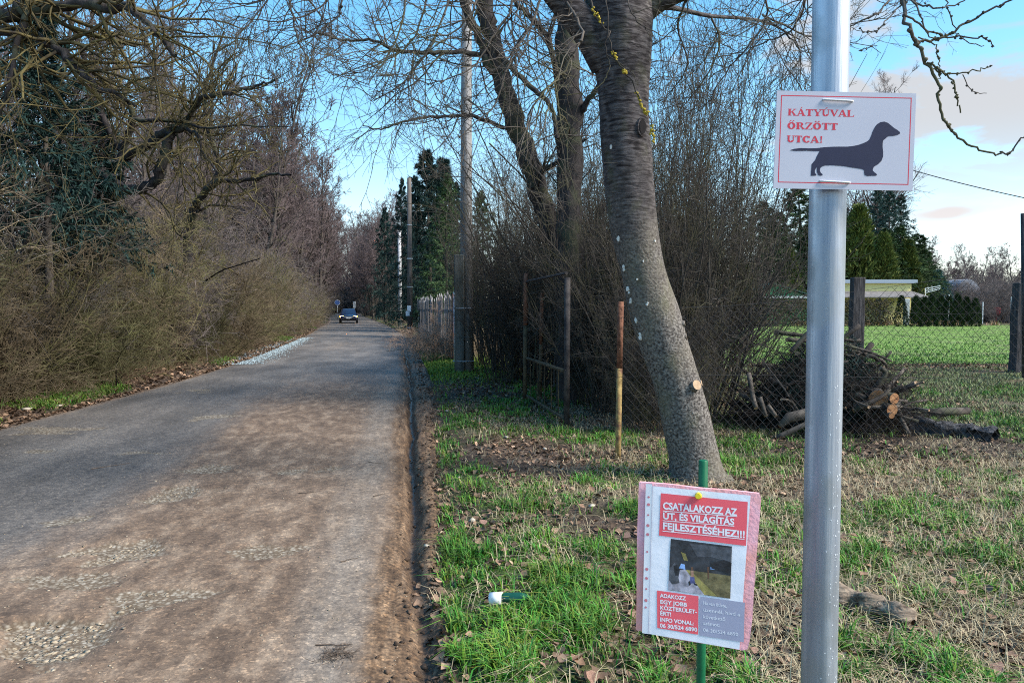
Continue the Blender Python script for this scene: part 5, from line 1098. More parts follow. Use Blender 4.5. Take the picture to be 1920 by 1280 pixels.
# ---- far garden fence posts
def far_posts():
    for px, top, bot, wpx, lab, lean in [(1603, 520, 700, 23, 'dark square timber fence post partly behind the steel signpost', 2), (1908, 530, 702, 27, 'weathered bent timber post at the edge of the lawn', 5)]:
        p = GP(px, bot); Y = p[1]; w = wpx * Y / F_PX; zt = PY(px, top, Y)[2]; b = MB(); n = 7; pts = []
        for i in range(n): t = i / (n - 1); pts.append((p[0] + lean * Y / F_PX * (t + .25 * math.sin(t * 6)), Y, -.3 + (zt + .3) * t))
        for i in range(n - 1): pass
        V = []; F = []
        for i, q in enumerate(pts):
            s = w / 2 * (1.04 - .08 * i / n + .04 * math.sin(i * 2.1)); V += [(q[0] - s, q[1] - s * .8, q[2]), (q[0] + s, q[1] - s * .8, q[2]), (q[0] + s, q[1] + s * .8, q[2]), (q[0] - s, q[1] + s * .8, q[2])]
        for i in range(n - 1):
            for j in range(4): F.append((i * 4 + j, i * 4 + (j + 1) % 4, i * 4 + 4 + (j + 1) % 4, i * 4 + 4 + j))
        F.append((n * 4 - 4, n * 4 - 3, n * 4 - 2, n * 4 - 1)); b.add(V, F); tag(b.build('fence_post', m_oldwood, bevel=.02), lab, 'fence post')
    # tall slender post at the edge of view, behind the bent one
    p = GP(1926, 712); Y = p[1]; b = MB(); b.tube([(p[0], Y, -.2), PY(1920, 400, Y)], [.09, .065], 8); tag(b.build('fence_post', m_oldwood, None, True), 'tall slender dark post at the edge of the view by the lawn', 'fence post')
    # fence wires between the far posts
    e = None
    a, c = GP(1603, 700), GP(1908, 702)
    for zf in (.55, 1.0, 1.55):
        xs = np.linspace(0, 1, 9); P = np.stack([a[0] + (c[0] - a[0]) * xs, a[1] + (c[1] - a[1]) * xs - .3, zf - .12 * np.sin(xs * 3.14)], -1); b = MB(); b.tube(P, .003, 4); tag(b.build('fence_wire', m_wire), {.55: 'lower', 1.0: 'middle', 1.55: 'upper'}[zf] + ' slack wire strung between the two timber posts by the lawn', 'wire')
    xs = np.linspace(0, 1, 24); P0, P1 = PY(1590, 282, 30), PY(1990, 386, 24); P = P0 + (P1 - P0) * xs[:, None]; P[:, 2] -= .5 * np.sin(xs * 3.14) * .25
    b = MB(); b.tube(P, .016, 5); tag(b.build('power_line', flat('black_cable', (.03, .03, .035), .7)), 'single dark overhead cable sloping down from behind the dachshund sign', 'cable')
far_posts()
# ---- utility poles along the verge
def utility_poles():
    p = GP(876, 702); Y = p[1]; e = empty('utility_pole', (p[0], Y, 0)); o = np.array([p[0], Y, 0.0])
    b = MB(); top = PY(876, -260, Y); b.tube([(0, 0, -.3), PY(874, 350, Y) - o, top - o], [.165, .135, .10], 16); b.build('pole', m_pole, e, True)
    q = PY(862, 702, Y - .12); zt = PY(864, 478, Y - .12); b = MB(); w = .115
    b.box((q[0] - o[0] - w, -.12 - w, -.3), (q[0] - o[0] + w, -.12 + w, zt[2])); b.build('stub', m_polegreen, e, bevel=.02)
    for py in (578, 676):
        z = PY(866, py, Y)[2]; b = MB(); aa = np.linspace(0, 6.2832, 25); cx = (q[0] - o[0]) / 2; b.tube(np.stack([cx + .245 * np.cos(aa), -.06 + .215 * np.sin(aa), z + 0 * aa], -1), .012, 5, cap=False); b.build('strap', m_band, e)
    tag(e, 'tall grey wooden utility pole strapped to a mossy stub beside the road', 'utility pole')
    p = GP(769, 632); Y = p[1]; e = empty('utility_pole', (p[0], Y, 0)); o = np.array([p[0], Y, 0.0])
    b = MB(); zt = PY(769, 334, Y)[2]; b.tube([(0, 0, -.3), (0, 0, zt)], [.15, .11], 12); b.build('pole', m_polebrown, e, True)
    for py in (422, 485, 538, 614): z = PY(769, py, Y)[2]; b = MB(); b.tube([(0, 0, z - .03), (0, 0, z + .03)], .158 if py > 430 else .14, 12); b.build('band', m_band, e)
    z = PY(769, 345, Y)[2]; b = MB(); b.box((-.14, -.05, z), (.14, .05, z + .1)); b.build('insulator_bracket', m_band, e)
    for py0, py1, x in ((573, 584, -.02), (583, 592, -.10)):
        z0, z1 = PY(769, py1, Y)[2], PY(769, py0, Y)[2]; b = MB(); b.box((x - .10, -.175, z0), (x + .10, -.16, z1)); b.build('notice', m_white, e)
    tag(e, 'brown wooden utility pole with metal bands and white notices', 'utility pole')
    p = GP(750, 613); Y = p[1]; e = empty('utility_pole', (p[0], Y, 0)); b = MB(); zt = PY(750, 434, Y)[2]; b.tube([(0, 0, -.3), (0, 0, zt)], [.17, .13], 10); b.build('pole', m_conc, e, True)
    b = MB(); b.box((-.14, -.14, zt - .02), (.14, .14, zt + .05)); b.build('cap', m_conc, e)
    tag(e, 'short pale concrete pole farthest along the verge', 'utility pole')
    b = MB(); P0, P1 = PY(769, 348, GP(769, 632)[1]), PY(876, -100, GP(876, 702)[1])
utility_poles()
# ---- weathered plank fence with dead creeper
def plank_fence():
    A, B = PY(784, 575, 41.5), PY(853, 575, 21.5); e = empty('plank_fence', (A[0], A[1], 0)); o = np.array([A[0], A[1], 0]); n = 62; r = np.random.default_rng(51)
    mp_ = mat('grey_planks', (.15, .14, .135), (.32, .295, .28), scale=3, stretch=(3, 3, .4), rough=.9, rand=.25); mr = mat('red_brown_plank', (.20, .085, .055), (.30, .14, .09), scale=5, rough=.9)
    L = np.linalg.norm((B - A)[:2]); ang = math.atan2(B[1] - A[1], B[0] - A[0]); e.rotation_euler = (0, 0, ang); w = L / n
    b = MB(); b.box((-w * .44, -.012, 0), (w * .44, .012, 1.0)); b.add([(-w * .44, -.012, 1.0), (w * .44, -.012, 1.0), (0, -.012, 1.06), (-w * .44, .012, 1.0), (w * .44, .012, 1.0), (0, .012, 1.06)], [(0, 1, 2), (5, 4, 3), (1, 4, 5, 2), (3, 0, 2, 5)])
    first = b.build('plank', mp_, e); me2 = first.data.copy(); me2.materials[0] = mr
    for k in range(n):
        pl = first if k == 0 else link('plank', first.data if k < n - 4 else me2, e)
        pl.location = ((k + .5) * w, 0, .03); pl.scale = (1, 1, 1.85 * r.uniform(.95, 1.05)); pl.rotation_euler = (r.normal(0, .02), r.normal(0, .02), 0)
    for z in (.5, 1.45): b = MB(); b.box((0, .014, z), (L, .06, z + .08)); b.build('rail', mp_, e)
    b = MB(); z = PY(854, 545, 21.3)[2]; b.tube([(L + .06, 0, -.1), (L + .06, 0, z)], .045, 8); b.build('post', m_white, e, True)
    tag(e, 'weathered grey plank fence ending in a white post behind the utility poles', 'fence')
    mv = mat('dead_creeper', (.24, .155, .11), (.46, .34, .25), scale=2, rough=.95, spec=.1)
    lv = shrub_levels(262, 2.2, 60, 8, 6, .8, .008, .0035, .8, .2, -.03, 1)
    vine = wood_mesh('dead_creeper', lv, mv)
    for i, (px, Y, s, lab) in enumerate([(838, 22.2, .95, 'tan dead creeper heaped against the near end of the plank fence'), (822, 25.5, .95, 'tan dead creeper covering the middle of the plank fence'), (808, 29.5, 1.0, 'tan dead creeper at the far part of the plank fence')]):
        x = PY(px, 575, Y)[0] - .1; q = tag(link('dead_creeper', vine), lab, 'creeper'); q.location = (x, Y, gz(x, Y)); q.scale = (s * .5, s * .75, s * (.78, .55, .4)[i]); q.rotation_euler = (0, 0, i * 2.1)
    ms = mat('tan_scrub', (.20, .15, .10), (.40, .32, .22), scale=3, rough=.95, spec=.1); sc = wood_mesh('dry_scrub', shrub_levels(264, 1.1, 60, 6, 5, 1.0, .005, .003, .7, .14, 0), ms)
    for px, Y in ((885, 24), (905, 22.5), (895, 28), (918, 26)): x = PY(px, 575, Y)[0]; q = tag(link('dry_scrub', sc), 'tan dry scrub just behind the strapped utility pole', 'scrub', 'dry scrub behind the strapped utility pole'); q.location = (x, Y, gz(x, Y)); q.rotation_euler = (0, 0, px)
plank_fence()
# ---- buildings beyond the lawn
def buildings():
    Y = 66.0
    my = mat('yellow_render', (.74, .64, .27), (.80, .71, .34), scale=3, rough=.9); mroof = mat('grey_roof_sheet', (.13, .12, .115), (.22, .205, .195), scale=4, rough=.8); medge = flat('blue_grey_trim', (.33, .38, .45), .6)
    def X(px, y=Y): return PY(px, 575, y)[0]
    def Z(py, y=Y): return PY(960, py, y)[2]
    e = empty('yellow_house', (X(1612), Y, 0)); o = X(1612); W = X(1708) - o
    b = MB(); b.box((-3.0, 0, 0), (W, 6.5, Z(531))); b.build('wall', my, e)
    b = MB(); b.box((-3.3, -.25, Z(531)), (W + .35, 6.8, Z(531) + .10)); b.build('roof', mroof, e)
    b = MB(); b.box((-3.32, -.30, Z(531) + .0), (W + .37, -.255, Z(526) + .08)); b.build('fascia', medge, e)
    z1, z0 = Z(545.5), Z(557); b = MB(); xa, xb = -3.2, X(1708) - o; xc = X(1722) - o
    b.add([(xa, 0, z1), (xb, 0, z1), (xc, -1.9, z0), (xa, -1.9, z0), (xa, 0, z1 - .06), (xb, 0, z1 - .06), (xc, -1.9, z0 - .07), (xa, -1.9, z0 - .07)], [(3, 2, 1, 0), (4, 5, 6, 7), (2, 3, 7, 6), (1, 2, 6, 5), (0, 1, 5, 4), (3, 0, 4, 7)]); b.build('porch_roof', mroof, e)
    for xx in (xa + .3, (xa + xc) / 2, xc - .35): b = MB(); b.box((xx - .06, -1.75, 0), (xx + .06, -1.63, z0 - .08)); b.build('porch_post', m_oldwood, e)
    tag(e, 'low yellow house with a flat edged roof and grey porch roof behind the hedge', 'house')
    e = empty('green_shed', (X(1432), 64, 0)); o = X(1432, 64); mg = mat('green_board', (.05, .20, .09), (.08, .28, .13), scale=5, rough=.8); mgr = mat('dark_green_roof', (.02, .07, .055), (.05, .12, .09), scale=5, rough=.7); mlt = flat('pale_fascia', (.55, .57, .55), .7)
    def x6(px): return PY(px, 575, 64)[0] - o
    def z6(py): return PY(960, py, 64)[2]
    wl, wr = x6(1395), x6(1500); mid = (x6(1432)); b = MB(); b.box((wl, 0, 0), (wr, 4, z6(557))); b.build('wall', mg, e)
    b = MB(); b.add([(wl, .0, z6(557)), (wr + .25, .0, z6(557)), (mid, 0, z6(532)), (wl, .08, z6(557)), (wr + .25, .08, z6(557)), (mid, .08, z6(532))], [(0, 1, 2), (5, 4, 3), (0, 2, 5, 3), (1, 4, 5, 2)]); b.build('gable', mg, e)
    b = MB(); d = np.array([0, 0, .1])
    P = [np.array([mid, -.3, z6(532)]), np.array([wr + .5, -.3, z6(557) + .02]), np.array([wr + .5, 4.3, z6(557) + .02]), np.array([mid, 4.3, z6(532)])]; Q2 = [np.array([wl - .5, -.3, z6(557) + .02]), np.array([mid, -.3, z6(532)]), np.array([mid, 4.3, z6(532)]), np.array([wl - .5, 4.3, z6(557) + .02])]
    for R_ in (P, Q2): b.add(R_ + [p + d for p in R_], [(3, 2, 1, 0), (4, 5, 6, 7), (0, 1, 5, 4), (1, 2, 6, 5), (2, 3, 7, 6), (3, 0, 4, 7)])
    b.build('roof', mgr, e); b = MB(); b.box((wl, -.35, z6(559)), (wr + .35, -.02, z6(555))); b.build('canopy', mlt, e)
    tag(e, 'small green gabled shed behind the clipped brown hedge', 'shed')
    # concrete post before the thuja row
    p = GP(1699, 611); zt = PY(1700, 560, p[1])[2]; b = MB(); b.box((p[0] - .22, p[1] - .15, -.2), (p[0] + .20, p[1] + .15, zt)); tag(b.build('concrete_post', m_conc, bevel=.03), 'mottled pale concrete post in front of the thuja row', 'post')
    # pale far greenhouse hoop and teal cone, red barrel, white posts, aerial
    Yg = 84; b = MB(); c = PY(1815, 575, Yg); w = 30 * Yg / F_PX; zt = PY(1815, 523, Yg)[2]; n = 12; V = []; F = []
    for yy in (0, 5.0):
        for i in range(n + 1): a = math.pi * i / n; V.append((c[0] - w * math.cos(a), Yg + yy, zt * math.sin(a) ** .7))
    for i in range(n): F.append((i, i + 1, n + 2 + i, n + 1 + i))
    F.append(tuple(range(n, -1, -1))); F.append(tuple(range(n + 1, 2 * n + 2))); b.add(V, F); tag(b.build('grey_dome', mat('milky_film', (.28, .28, .31), (.42, .42, .45), scale=1.5, rough=.5)), 'rounded grey domed shape behind the thuja row', 'dome')
    vft = cone_bush(360, 4.2, 1.5, 3000, .3, .12, .9, .3); mt = mat('teal_conifer', (.06, .15, .15), (.12, .25, .25), scale=3, tint='tint'); o2 = tag(link('blue_spruce', needles_me('blue_spruce', vft, mt)), 'pale teal blue spruce behind the roof of the yellow house', 'spruce'); c = PY(1757, 575, 80); o2.location = (c[0], 80, 0); s = PY(1757, 510, 80)[2] / 4.2; o2.scale = (s, s, s)
    p = GP(1868, 606); b = MB(); zc = PY(1868, 583, p[1])[2]; aa = [(-.2 * 0, 0)]; prof = [(.0, -.38), (.26, -.36), (.34, -.1), (.34, .15), (.28, .36), (.0, .38)]; n = 12; V = [(p[0] + r_ * math.cos(6.2832 * j / n), p[1] + r_ * math.sin(6.2832 * j / n), zc + z_) for r_, z_ in prof for j in range(n)]
    b.add(V, [(i * n + j, i * n + (j + 1) % n, i * n + n + (j + 1) % n, i * n + n + j) for i in range(len(prof) - 1) for j in range(n)]); b.tube([(p[0], p[1], 0), (p[0], p[1], zc - .3)], .05, 6, 0); tag(b.build('red_barrel', flat('red_plastic', (.55, .03, .04), .5), None, True), 'small red barrel on a stand at the end of the lawn', 'barrel')
    for i, px in enumerate((1778, 1895, 1550 + 292)): p = GP(px, 608); b = MB(); b.tube([(p[0], p[1], 0), (p[0], p[1], PY(px, (552, 556, 566)[i], p[1])[2])], .05, 6); tag(b.build('white_stake', m_white), ('white stake rising beside the thuja row', 'white stake at the far corner of the lawn', 'short white stake between the thujas and red barrel')[i], 'stake')
    ma = flat('aerial_metal', (.75, .77, .78), .4, metallic=.3); e = empty('roof_aerial', PY(1735, 557, 66)); o = np.array(e.location)
    def rod(a, c, r=.03, nm='rod'): b = MB(); b.tube([PY(*a, 66) - o, PY(*c, 66) - o], r, 5); b.build(nm, ma, e)
    rod((1728, 560), (1735, 557)); rod((1735, 561), (1735, 541), .045, 'mast'); rod((1734, 541), (1763, 536)); rod((1735, 545), (1764, 539)); rod((1736, 549), (1762, 542)); rod((1741, 548), (1740, 538)); rod((1748, 546), (1747, 536))
    tag(e, 'white roof aerial on a bent mast at the end of the yellow house', 'aerial')
buildings()
# ---- the car coming along the road, headlights on
def car():
    p = GP(654, 605.5, .0); Y = p[1]; zr = float(road_at(p[0], Y)); e = empty('car', (p[0], Y, zr), math.atan(.205)); n_ = 'x'
    mp_ = mat('dark_blue_paint', (.010, .014, .045), (.018, .024, .065), scale=2, rough=.22, spec=.6); mg = flat('car_glass', (.02, .03, .06), .05, spec=.9); mt = flat('tyre_rubber', (.012, .012, .012), .9); mc = flat('chrome', (.7, .7, .72), .25, metallic=.9); mblk = flat('black_plastic', (.012, .012, .014), .6)
    mh = flat('headlight_glow', (.9, .7, .35), .3, emit=((1.0, .42, .07), 11)); mrim = flat('alloy_rim', (.35, .36, .38), .4, metallic=.8)
    # body loft: stations front (-y) to back
    st = [(-2.08, .36, .60, .60), (-2.02, .28, .68, .74), (-1.85, .24, .74, .83), (-1.2, .22, .86, .87), (-.75, .22, .92, .875), (.4, .22, .94, .88), (1.3, .24, .95, .87), (1.85, .28, .94, .82), (2.08, .36, .86, .70)]
    V = []; F = []
    for y, z0, z1, w in st: V += [(-w * .92, y, z0), (-w, y, z0 + .14), (-w * 1.0, y, (z0 + z1) / 2 + .02), (-w * .94, y, z1 - .04), (-w * .75, y, z1), (w * .75, y, z1), (w * .94, y, z1 - .04), (w, y, (z0 + z1) / 2 + .02), (w, y, z0 + .14), (w * .92, y, z0)]
    k = 10
    for i in range(len(st) - 1):
        for j in range(k): F.append((i * k + j, i * k + (j + 1) % k, i * k + k + (j + 1) % k, i * k + k + j))
    F.append(tuple(reversed(range(k)))); F.append(tuple((len(st) - 1) * k + j for j in range(k))); b = MB(); b.add(V, [tuple(reversed(f)) for f in F]); b.build('body', mp_, e, True)
    # cabin
    cb = [(-.80, .90, .74, 0), (-.12, 1.38, .60, 1), (.95, 1.40, .59, 1), (1.72, .94, .68, 0)]
    lo = [(-.80, .90, .76), (1.72, .93, .72)]; b = MB()
    A = [(-.74, -.80, .90), (.74, -.80, .90), (.72, 1.72, .93), (-.72, 1.72, .93)]; T = [(-.58, -.10, 1.39), (.58, -.10, 1.39), (.57, 1.0, 1.41), (-.57, 1.0, 1.41)]
    b.add(A + T, [(4, 5, 6, 7), (0, 1, 5, 4), (1, 2, 6, 5), (2, 3, 7, 6), (3, 0, 4, 7)]); b.build('roof', mp_, e, bevel=.05)
    def pane(nm, a, bb, c, d, m, off=.006, ins=.86):
        q = np.array([a, bb, c, d], float); cen = q.mean(0); nn = np.cross(q[1] - q[0], q[2] - q[0]); nn /= np.linalg.norm(nn); q = cen + (q - cen) * ins + nn * off; b = MB(); b.add(list(q) + list(q - nn * .02), [(0, 1, 2, 3), (7, 6, 5, 4), (0, 4, 5, 1), (1, 5, 6, 2), (2, 6, 7, 3), (3, 7, 4, 0)]); b.build(nm, m, e)
    pane('windscreen', A[0], A[1], T[1], T[0], mg, .008, .9); pane('side_window', A[1], A[2], T[2], T[1], mg); pane('side_window', A[3], A[0], T[0], T[3], mg); pane('rear_window', A[2], A[3], T[3], T[2], mg)
    for sx in (-1, 1):
        for y in (-1.3, 1.32):
            b = MB(); b.tube([(sx * .70, y, .31), (sx * .88, y, .31)], .31, 20); w = b.build('wheel', mt, e, True); b = MB(); b.tube([(sx * .80, y, .31), (sx * .89, y, .31)], .19, 14); b.build('rim', mrim, w)
        b = MB(); x0, x1 = sorted((sx * .50, sx * .80)); b.add([(x0, -2.07 + (.13 if sx < 0 else 0), .58), (x1, -2.07 + (.13 if sx > 0 else 0), .58), (x1, -1.99 + (.13 if sx > 0 else 0), .72), (x0, -1.99 + (.13 if sx < 0 else 0), .72), (x0, -1.9, .58), (x1, -1.9, .58), (x1, -1.9, .72), (x0, -1.9, .72)], [(0, 1, 2, 3), (7, 6, 5, 4), (0, 4, 5, 1), (1, 5, 6, 2), (2, 6, 7, 3), (3, 7, 4, 0)]); b.build('headlight', mh, e)
        b = MB(); b.box((sx * .98 - .11, -.62, .90), (sx * .98 + .09, -.52, 1.03)); b.build('door_mirror', mblk, e, bevel=.02)
        b = MB(); b.box((sx * .58 - .09, -2.115, .35), (sx * .58 + .09, -2.06, .42)); b.build('fog_lamp', mc, e)
        b = MB(); b.box((sx * .884 - .006, .05, .74), (sx * .884 + .006, .22, .77)); b.build('door_handle', mc, e)
    b = MB(); b.box((-.45, -2.11, .60), (.45, -2.04, .66)); b.build('grille', mc, e); b = MB(); b.box((-.72, -2.12, .26), (.72, -2.0, .45)); b.build('bumper', mblk, e, bevel=.03)
    b = MB(); b.box((-.26, -2.14, .46), (.26, -2.125, .57)); b.build('number_plate', m_white, e)
    tag(e, 'dark blue saloon car coming along the road with its headlights on', 'car')
car()
def far_signs():
    p = GP(633, 600); Y = p[1]; e = empty('road_sign', (p[0], Y, 0)); b = MB(); z = PY(634, 567, Y)[2]; b.tube([(0, 0, -.1), (0, 0, z)], .045, 8); b.build('pole', m_band, e, True)
    mb_ = flat('blue_sign_face', (.10, .20, .52), .5); b = MB(); n = 20
    for m_, r_, y0 in ((1, .34, -.05), (0, .30, -.056)):
        aa = [6.2832 * i / n for i in range(n)]; f = [(r_ * math.cos(a), y0, z + r_ * math.sin(a)) for a in aa]; k = [(r_ * math.cos(a), -.03, z + r_ * math.sin(a)) for a in aa]; b.add(f + k, [tuple(range(n)), tuple(range(2 * n - 1, n - 1, -1))] + [(i, n + i, n + (i + 1) % n, (i + 1) % n) for i in range(n)], m_)
    b.build('disc', [mb_, m_white], e); tag(e, 'small round blue traffic sign on a thin pole beside the car', 'traffic sign')
    p = GP(664.5, 592); Y = p[1] + 15; c = PY(664.5, 571, Y); b = MB(); w = 2.6 * Y / F_PX; b.box((c[0] - w, Y, PY(664, 577, Y)[2]), (c[0] + w, Y + .1, PY(664, 565, Y)[2])); b.tube([(c[0], Y + .15, 0), (c[0], Y + .15, PY(664, 566, Y)[2])], .06, 6); tag(b.build('white_surface', m_white), 'small white board standing in for a bright gap in the trees above the car', 'board')  # added white panel stands in for light between the far trees
far_signs()

# ---- brush pile with cut branches and logs
def brush_pile():
    r = np.random.default_rng(91); Yc = 9.9; xc = PY(1545, 575, Yc)[0]; zb = gz(xc, Yc); e = empty('brush_pile', (xc, Yc, zb)); A, B, H = 1.0, .75, 1.2
    mbr = [mat('pile_branch', (.024, .020, .018), (.085, .072, .062), scale=8, rough=.95, rand=.3, c3=(.06, .062, .04), s3=3), mat('pile_branch_pale', (.045, .038, .032), (.12, .103, .086), scale=8, rough=.95, rand=.2)]
    mcut = mat('orange_cut_wood', (.30, .13, .055), (.47, .25, .12), scale=12, rough=.8)
    def mound(x, y): return H * np.maximum(0, 1 - (x / A) ** 2 - (y / B) ** 2) ** .7 * (.62 + .62 * fbm(np.asarray(x) * 2.2 + 5, np.asarray(y) * 2.2, 13, 3))
    for k in range(140):
        a = r.uniform(0, 6.28); q = math.sqrt(r.random()) * .95; x, y = A * q * math.cos(a), B * q * math.sin(a); z = mound(x, y) * r.uniform(.35, 1.0); L = r.uniform(.35, 1.15) * (1.05 - .5 * z / H); rad = r.choice([.010, .014, .018, .026, .034], p=[.34, .28, .2, .11, .07])
        az = r.normal(0, 1.0) + (math.pi if r.random() < .5 else 0); el = r.normal(.1, .42) - .5 * (q > .6) * .5; d = np.array([math.cos(az), math.sin(az) * .8, math.sin(el)]); d /= np.linalg.norm(d)
        n = 6; t = np.linspace(-.5, .5, n); P = np.array([x, y, z + .04]) + d * (t * L)[:, None] + np.cumsum(r.normal(0, .018, (n, 3)), 0); P[:, 2] = np.maximum(P[:, 2], rad * .6)
        b = MB(); b.tube(P, rad * np.linspace(1.15, .6, n), 7, 0, True, 1); b.build('branch', [mbr[int(r.random() < .12)], m_cut], e, True)
    def stick(pts, r0, r1, pale=0): o = np.array(e.location); P = catmull(np.array([PY(*p) for p in pts]), 3) - o; b = MB(); b.tube(P, np.linspace(r0, r1, len(P)), 7, 0, True, 1); b.build('branch', [mbr[pale], m_cut], e, True)
    stick([(1452, 622, 9.8), (1490, 627, 9.8), (1530, 631, 9.8), (1610, 640, 9.8)], .030, .02); stick([(1475, 637, 9.6), (1520, 640, 9.7), (1570, 655, 9.8)], .03, .02); stick([(1520, 620, 9.5), (1500, 640, 9.5), (1482, 660, 9.5)], .035, .03)
    stick([(1585, 648, 9.6), (1625, 658, 9.6), (1672, 677, 9.6)], .024, .010); stick([(1590, 655, 9.7), (1625, 664, 9.7)], .03, .02); stick([(1612, 610, 9.7), (1580, 635, 9.7), (1560, 660, 9.7)], .03, .02)
    stick([(1452, 822, 9.0), (1500, 800, 8.95), (1560, 770, 8.9)], .034, .03, 1); stick([(1404, 700, 9.3), (1412, 745, 9.1), (1418, 765, 9.0)], .03, .028, 1); stick([(1425, 745, 9.1), (1436, 780, 9.0)], .028, .025, 1); stick([(1440, 760, 9.1), (1455, 780, 9.0)], .028, .025, 1)
    stick([(1680, 760, 9.3), (1692, 790, 9.2), (1704, 815, 9.1)], .035, .03, 1); stick([(1600, 770, 9.1), (1650, 745, 9.1), (1668, 730, 9.2)], .03, .02); stick([(1640, 730, 9.4), (1660, 700, 9.4), (1650, 690, 9.4)], .04, .03, 0); stick([(1600, 760, 9.2), (1640, 763, 9.1), (1690, 762, 9.2)], .025, .02, 1)
    # fine twigs and dark spruce brush filling the heap
    n = 900; x = r.uniform(-A, A, n); y = r.uniform(-B, B, n); z = mound(x, y) * r.uniform(.1, .98, n); ok = z > .02; S = np.stack([x, y, z], -1)[ok]; n = len(S)
    P1, R1 = grow(r, S, r.normal(0, 1, (n, 3)) * np.array([1, .8, .45]) + np.array([0, 0, -.1]), r.uniform(.25, .7, n), np.full(n, .006), 5, .12, -.05, .5); P2, R2 = grow(r, *kids(r, P1, R1, 7, .1, 1, (25, 60), (.3, .7), .6, .0028, .3), 3, .12, -.03, .6)
    P3, R3 = grow(r, *kids(r, P2, R2, 4, .1, 1, (25, 60), (.3, .7), .7, .0024, .3), 2, .12, -.03, .7)
    for P in (P1, P2, P3): P[..., 2] = np.maximum(P[..., 2], .01)
    link('twigs', wood_mesh('twigs', [(P1, R1, 4), (P2, R2, 3), (P3, R3, 3)], mat('pile_twig', (.014, .012, .012), (.05, .043, .038), scale=6, rough=.95, spec=.05)), e)['kind'] = 'stuff'
    n = 30000; a = r.uniform(0, 6.28, n); q = np.sqrt(r.random(n)); x = A * .8 * q * np.cos(a) - .15; y = B * .95 * q * np.sin(a); z = mound(x, y) * r.uniform(.3, 1.0, n) + .02
    V, F = needle_tris(np.stack([x, y, z], -1), r.normal(0, 1, (n, 3)), r.uniform(.03, .09, n), r.uniform(.004, .012, n), r); link('needle_brush', mesh_np('needle_brush', V, tris=F, mats=[m_needle_blue], attrs={'tint': np.repeat(r.uniform(.5, 1.3, n), 3)}), e)['kind'] = 'stuff'
    tag(e, 'big heap of cut branches and dark brush behind the chain link fence', 'brush pile')
    for px, py, Y, rad, L, ax, lab in [(1647, 748, 9.15, .108, .7, (-.35, -1), 'largest orange faced cut log on the side of the brush pile'), (1677, 747, 9.1, .066, .6, (.25, -1), 'round orange faced log just beside the largest log'), (1639, 745, 9.3, .055, .5, (-.1, -1), 'small orange faced log end tucked behind the largest log'), (1673, 768, 9.0, .068, .6, (.1, -1), 'orange faced log end lying lowest under the other cut logs'), (1672, 779, 8.95, .035, .5, (0, -1), 'thin log end below the orange faced logs')]:
        c = PY(px, py, Y); d = nrm(np.array([*ax, -.03])); P = np.array([c - d * L, c - d * L * .5, c]); b = MB(); b.tube(P, [rad * .95, rad * .97, rad], 14, 0, True, 1); tag(b.build('log', [mbr[0], mcut], None, True), lab, 'log')
    c0, c1 = PY(1478, 783, 9.0), PY(1528, 772, 9.0); b = MB(); P = np.array([PY(1462, 800, 9.0), c0, c1, PY(1560, 775, 9.1)]); b.tube(P, [.03, .06, .07, .06], 10, 0, True, 1); o = b.build('split_log', [mbr[1], mcut], None, True)
    tag(o, 'split log at the foot of the brush pile beside the steel signpost', 'log')
    # dark rotten log to the right of the heap
    pts = catmull(np.array([GP(1705, 818), GP(1760, 822), GP(1815, 826), GP(1868, 834)]) + np.array([0, 0, .10]), 6); rad = .12 * (1 + .5 * (fbm(np.arange(len(pts)) * .9, np.zeros(len(pts)), 5) - .5)); V, Q = tube_arrays(pts[None], rad[None], 18)
    V = V + .11 * (np.stack([fbm(V[:, 0] * 7, V[:, 2] * 11 + k * 7, 20 + k) for k in range(3)], -1) - .5) * 2; o = link('rotten_log', mesh_np('rotten_log', V, quads=Q, mats=[mat('rotten_wood', (.008, .008, .010), (.11, .11, .115), scale=20, detail=9, rough=.95, bump=1.0)], smooth=True)); tag(o, 'dark crumbling rotten log lying right of the brush pile', 'log')
    P = np.array([PY(1735, 782, 10.6), PY(1775, 778, 10.7), PY(1815, 774, 10.8)]); P[:, 2] = gz(P[1, 0], P[1, 1]) + .09; b = MB(); b.tube(P, [.055, .06, .05], 9, 0, True, 1); tag(b.build('log', [mbr[0], m_cut], None, True), 'short mossy log lying behind the dark rotten log', 'log')
    # weathered log in the near grass
    pts = catmull(np.array([GP(1560, 1150), GP(1610, 1160), GP(1660, 1180), GP(1712, 1206)]) + np.array([0, 0, .09]), 6); rad = np.array([.062 * (1 + .25 * math.sin(i * .9)) * (1 - .35 * (i / len(pts)) ** 3) for i in range(len(pts))]); V, Q = tube_arrays(pts[None], rad[None], 18); V = V + .035 * (np.stack([fbm(V[:, 0] * 18, V[:, 2] * 40 + V[:, 1] * 9 + k * 7, 30 + k) for k in range(3)], -1) - .5) * 2
    n = len(pts); tri = [(0, j, j + 1) for j in range(1, 17)] + [((n - 1) * 18, (n - 1) * 18 + j + 1, (n - 1) * 18 + j) for j in range(1, 17)]
    o = link('weathered_log', mesh_np('weathered_log', V, quads=Q, tris=tri, mats=[mat('weathered_wood', (.07, .05, .036), (.34, .27, .20), scale=22, stretch=(.3, 1, 2.0), rough=.95, bump=1.0, bscale=40, spec=.1, detail=9)], smooth=True)); tag(o, 'weathered brown log lying in the grass beside the steel signpost', 'log')
brush_pile()

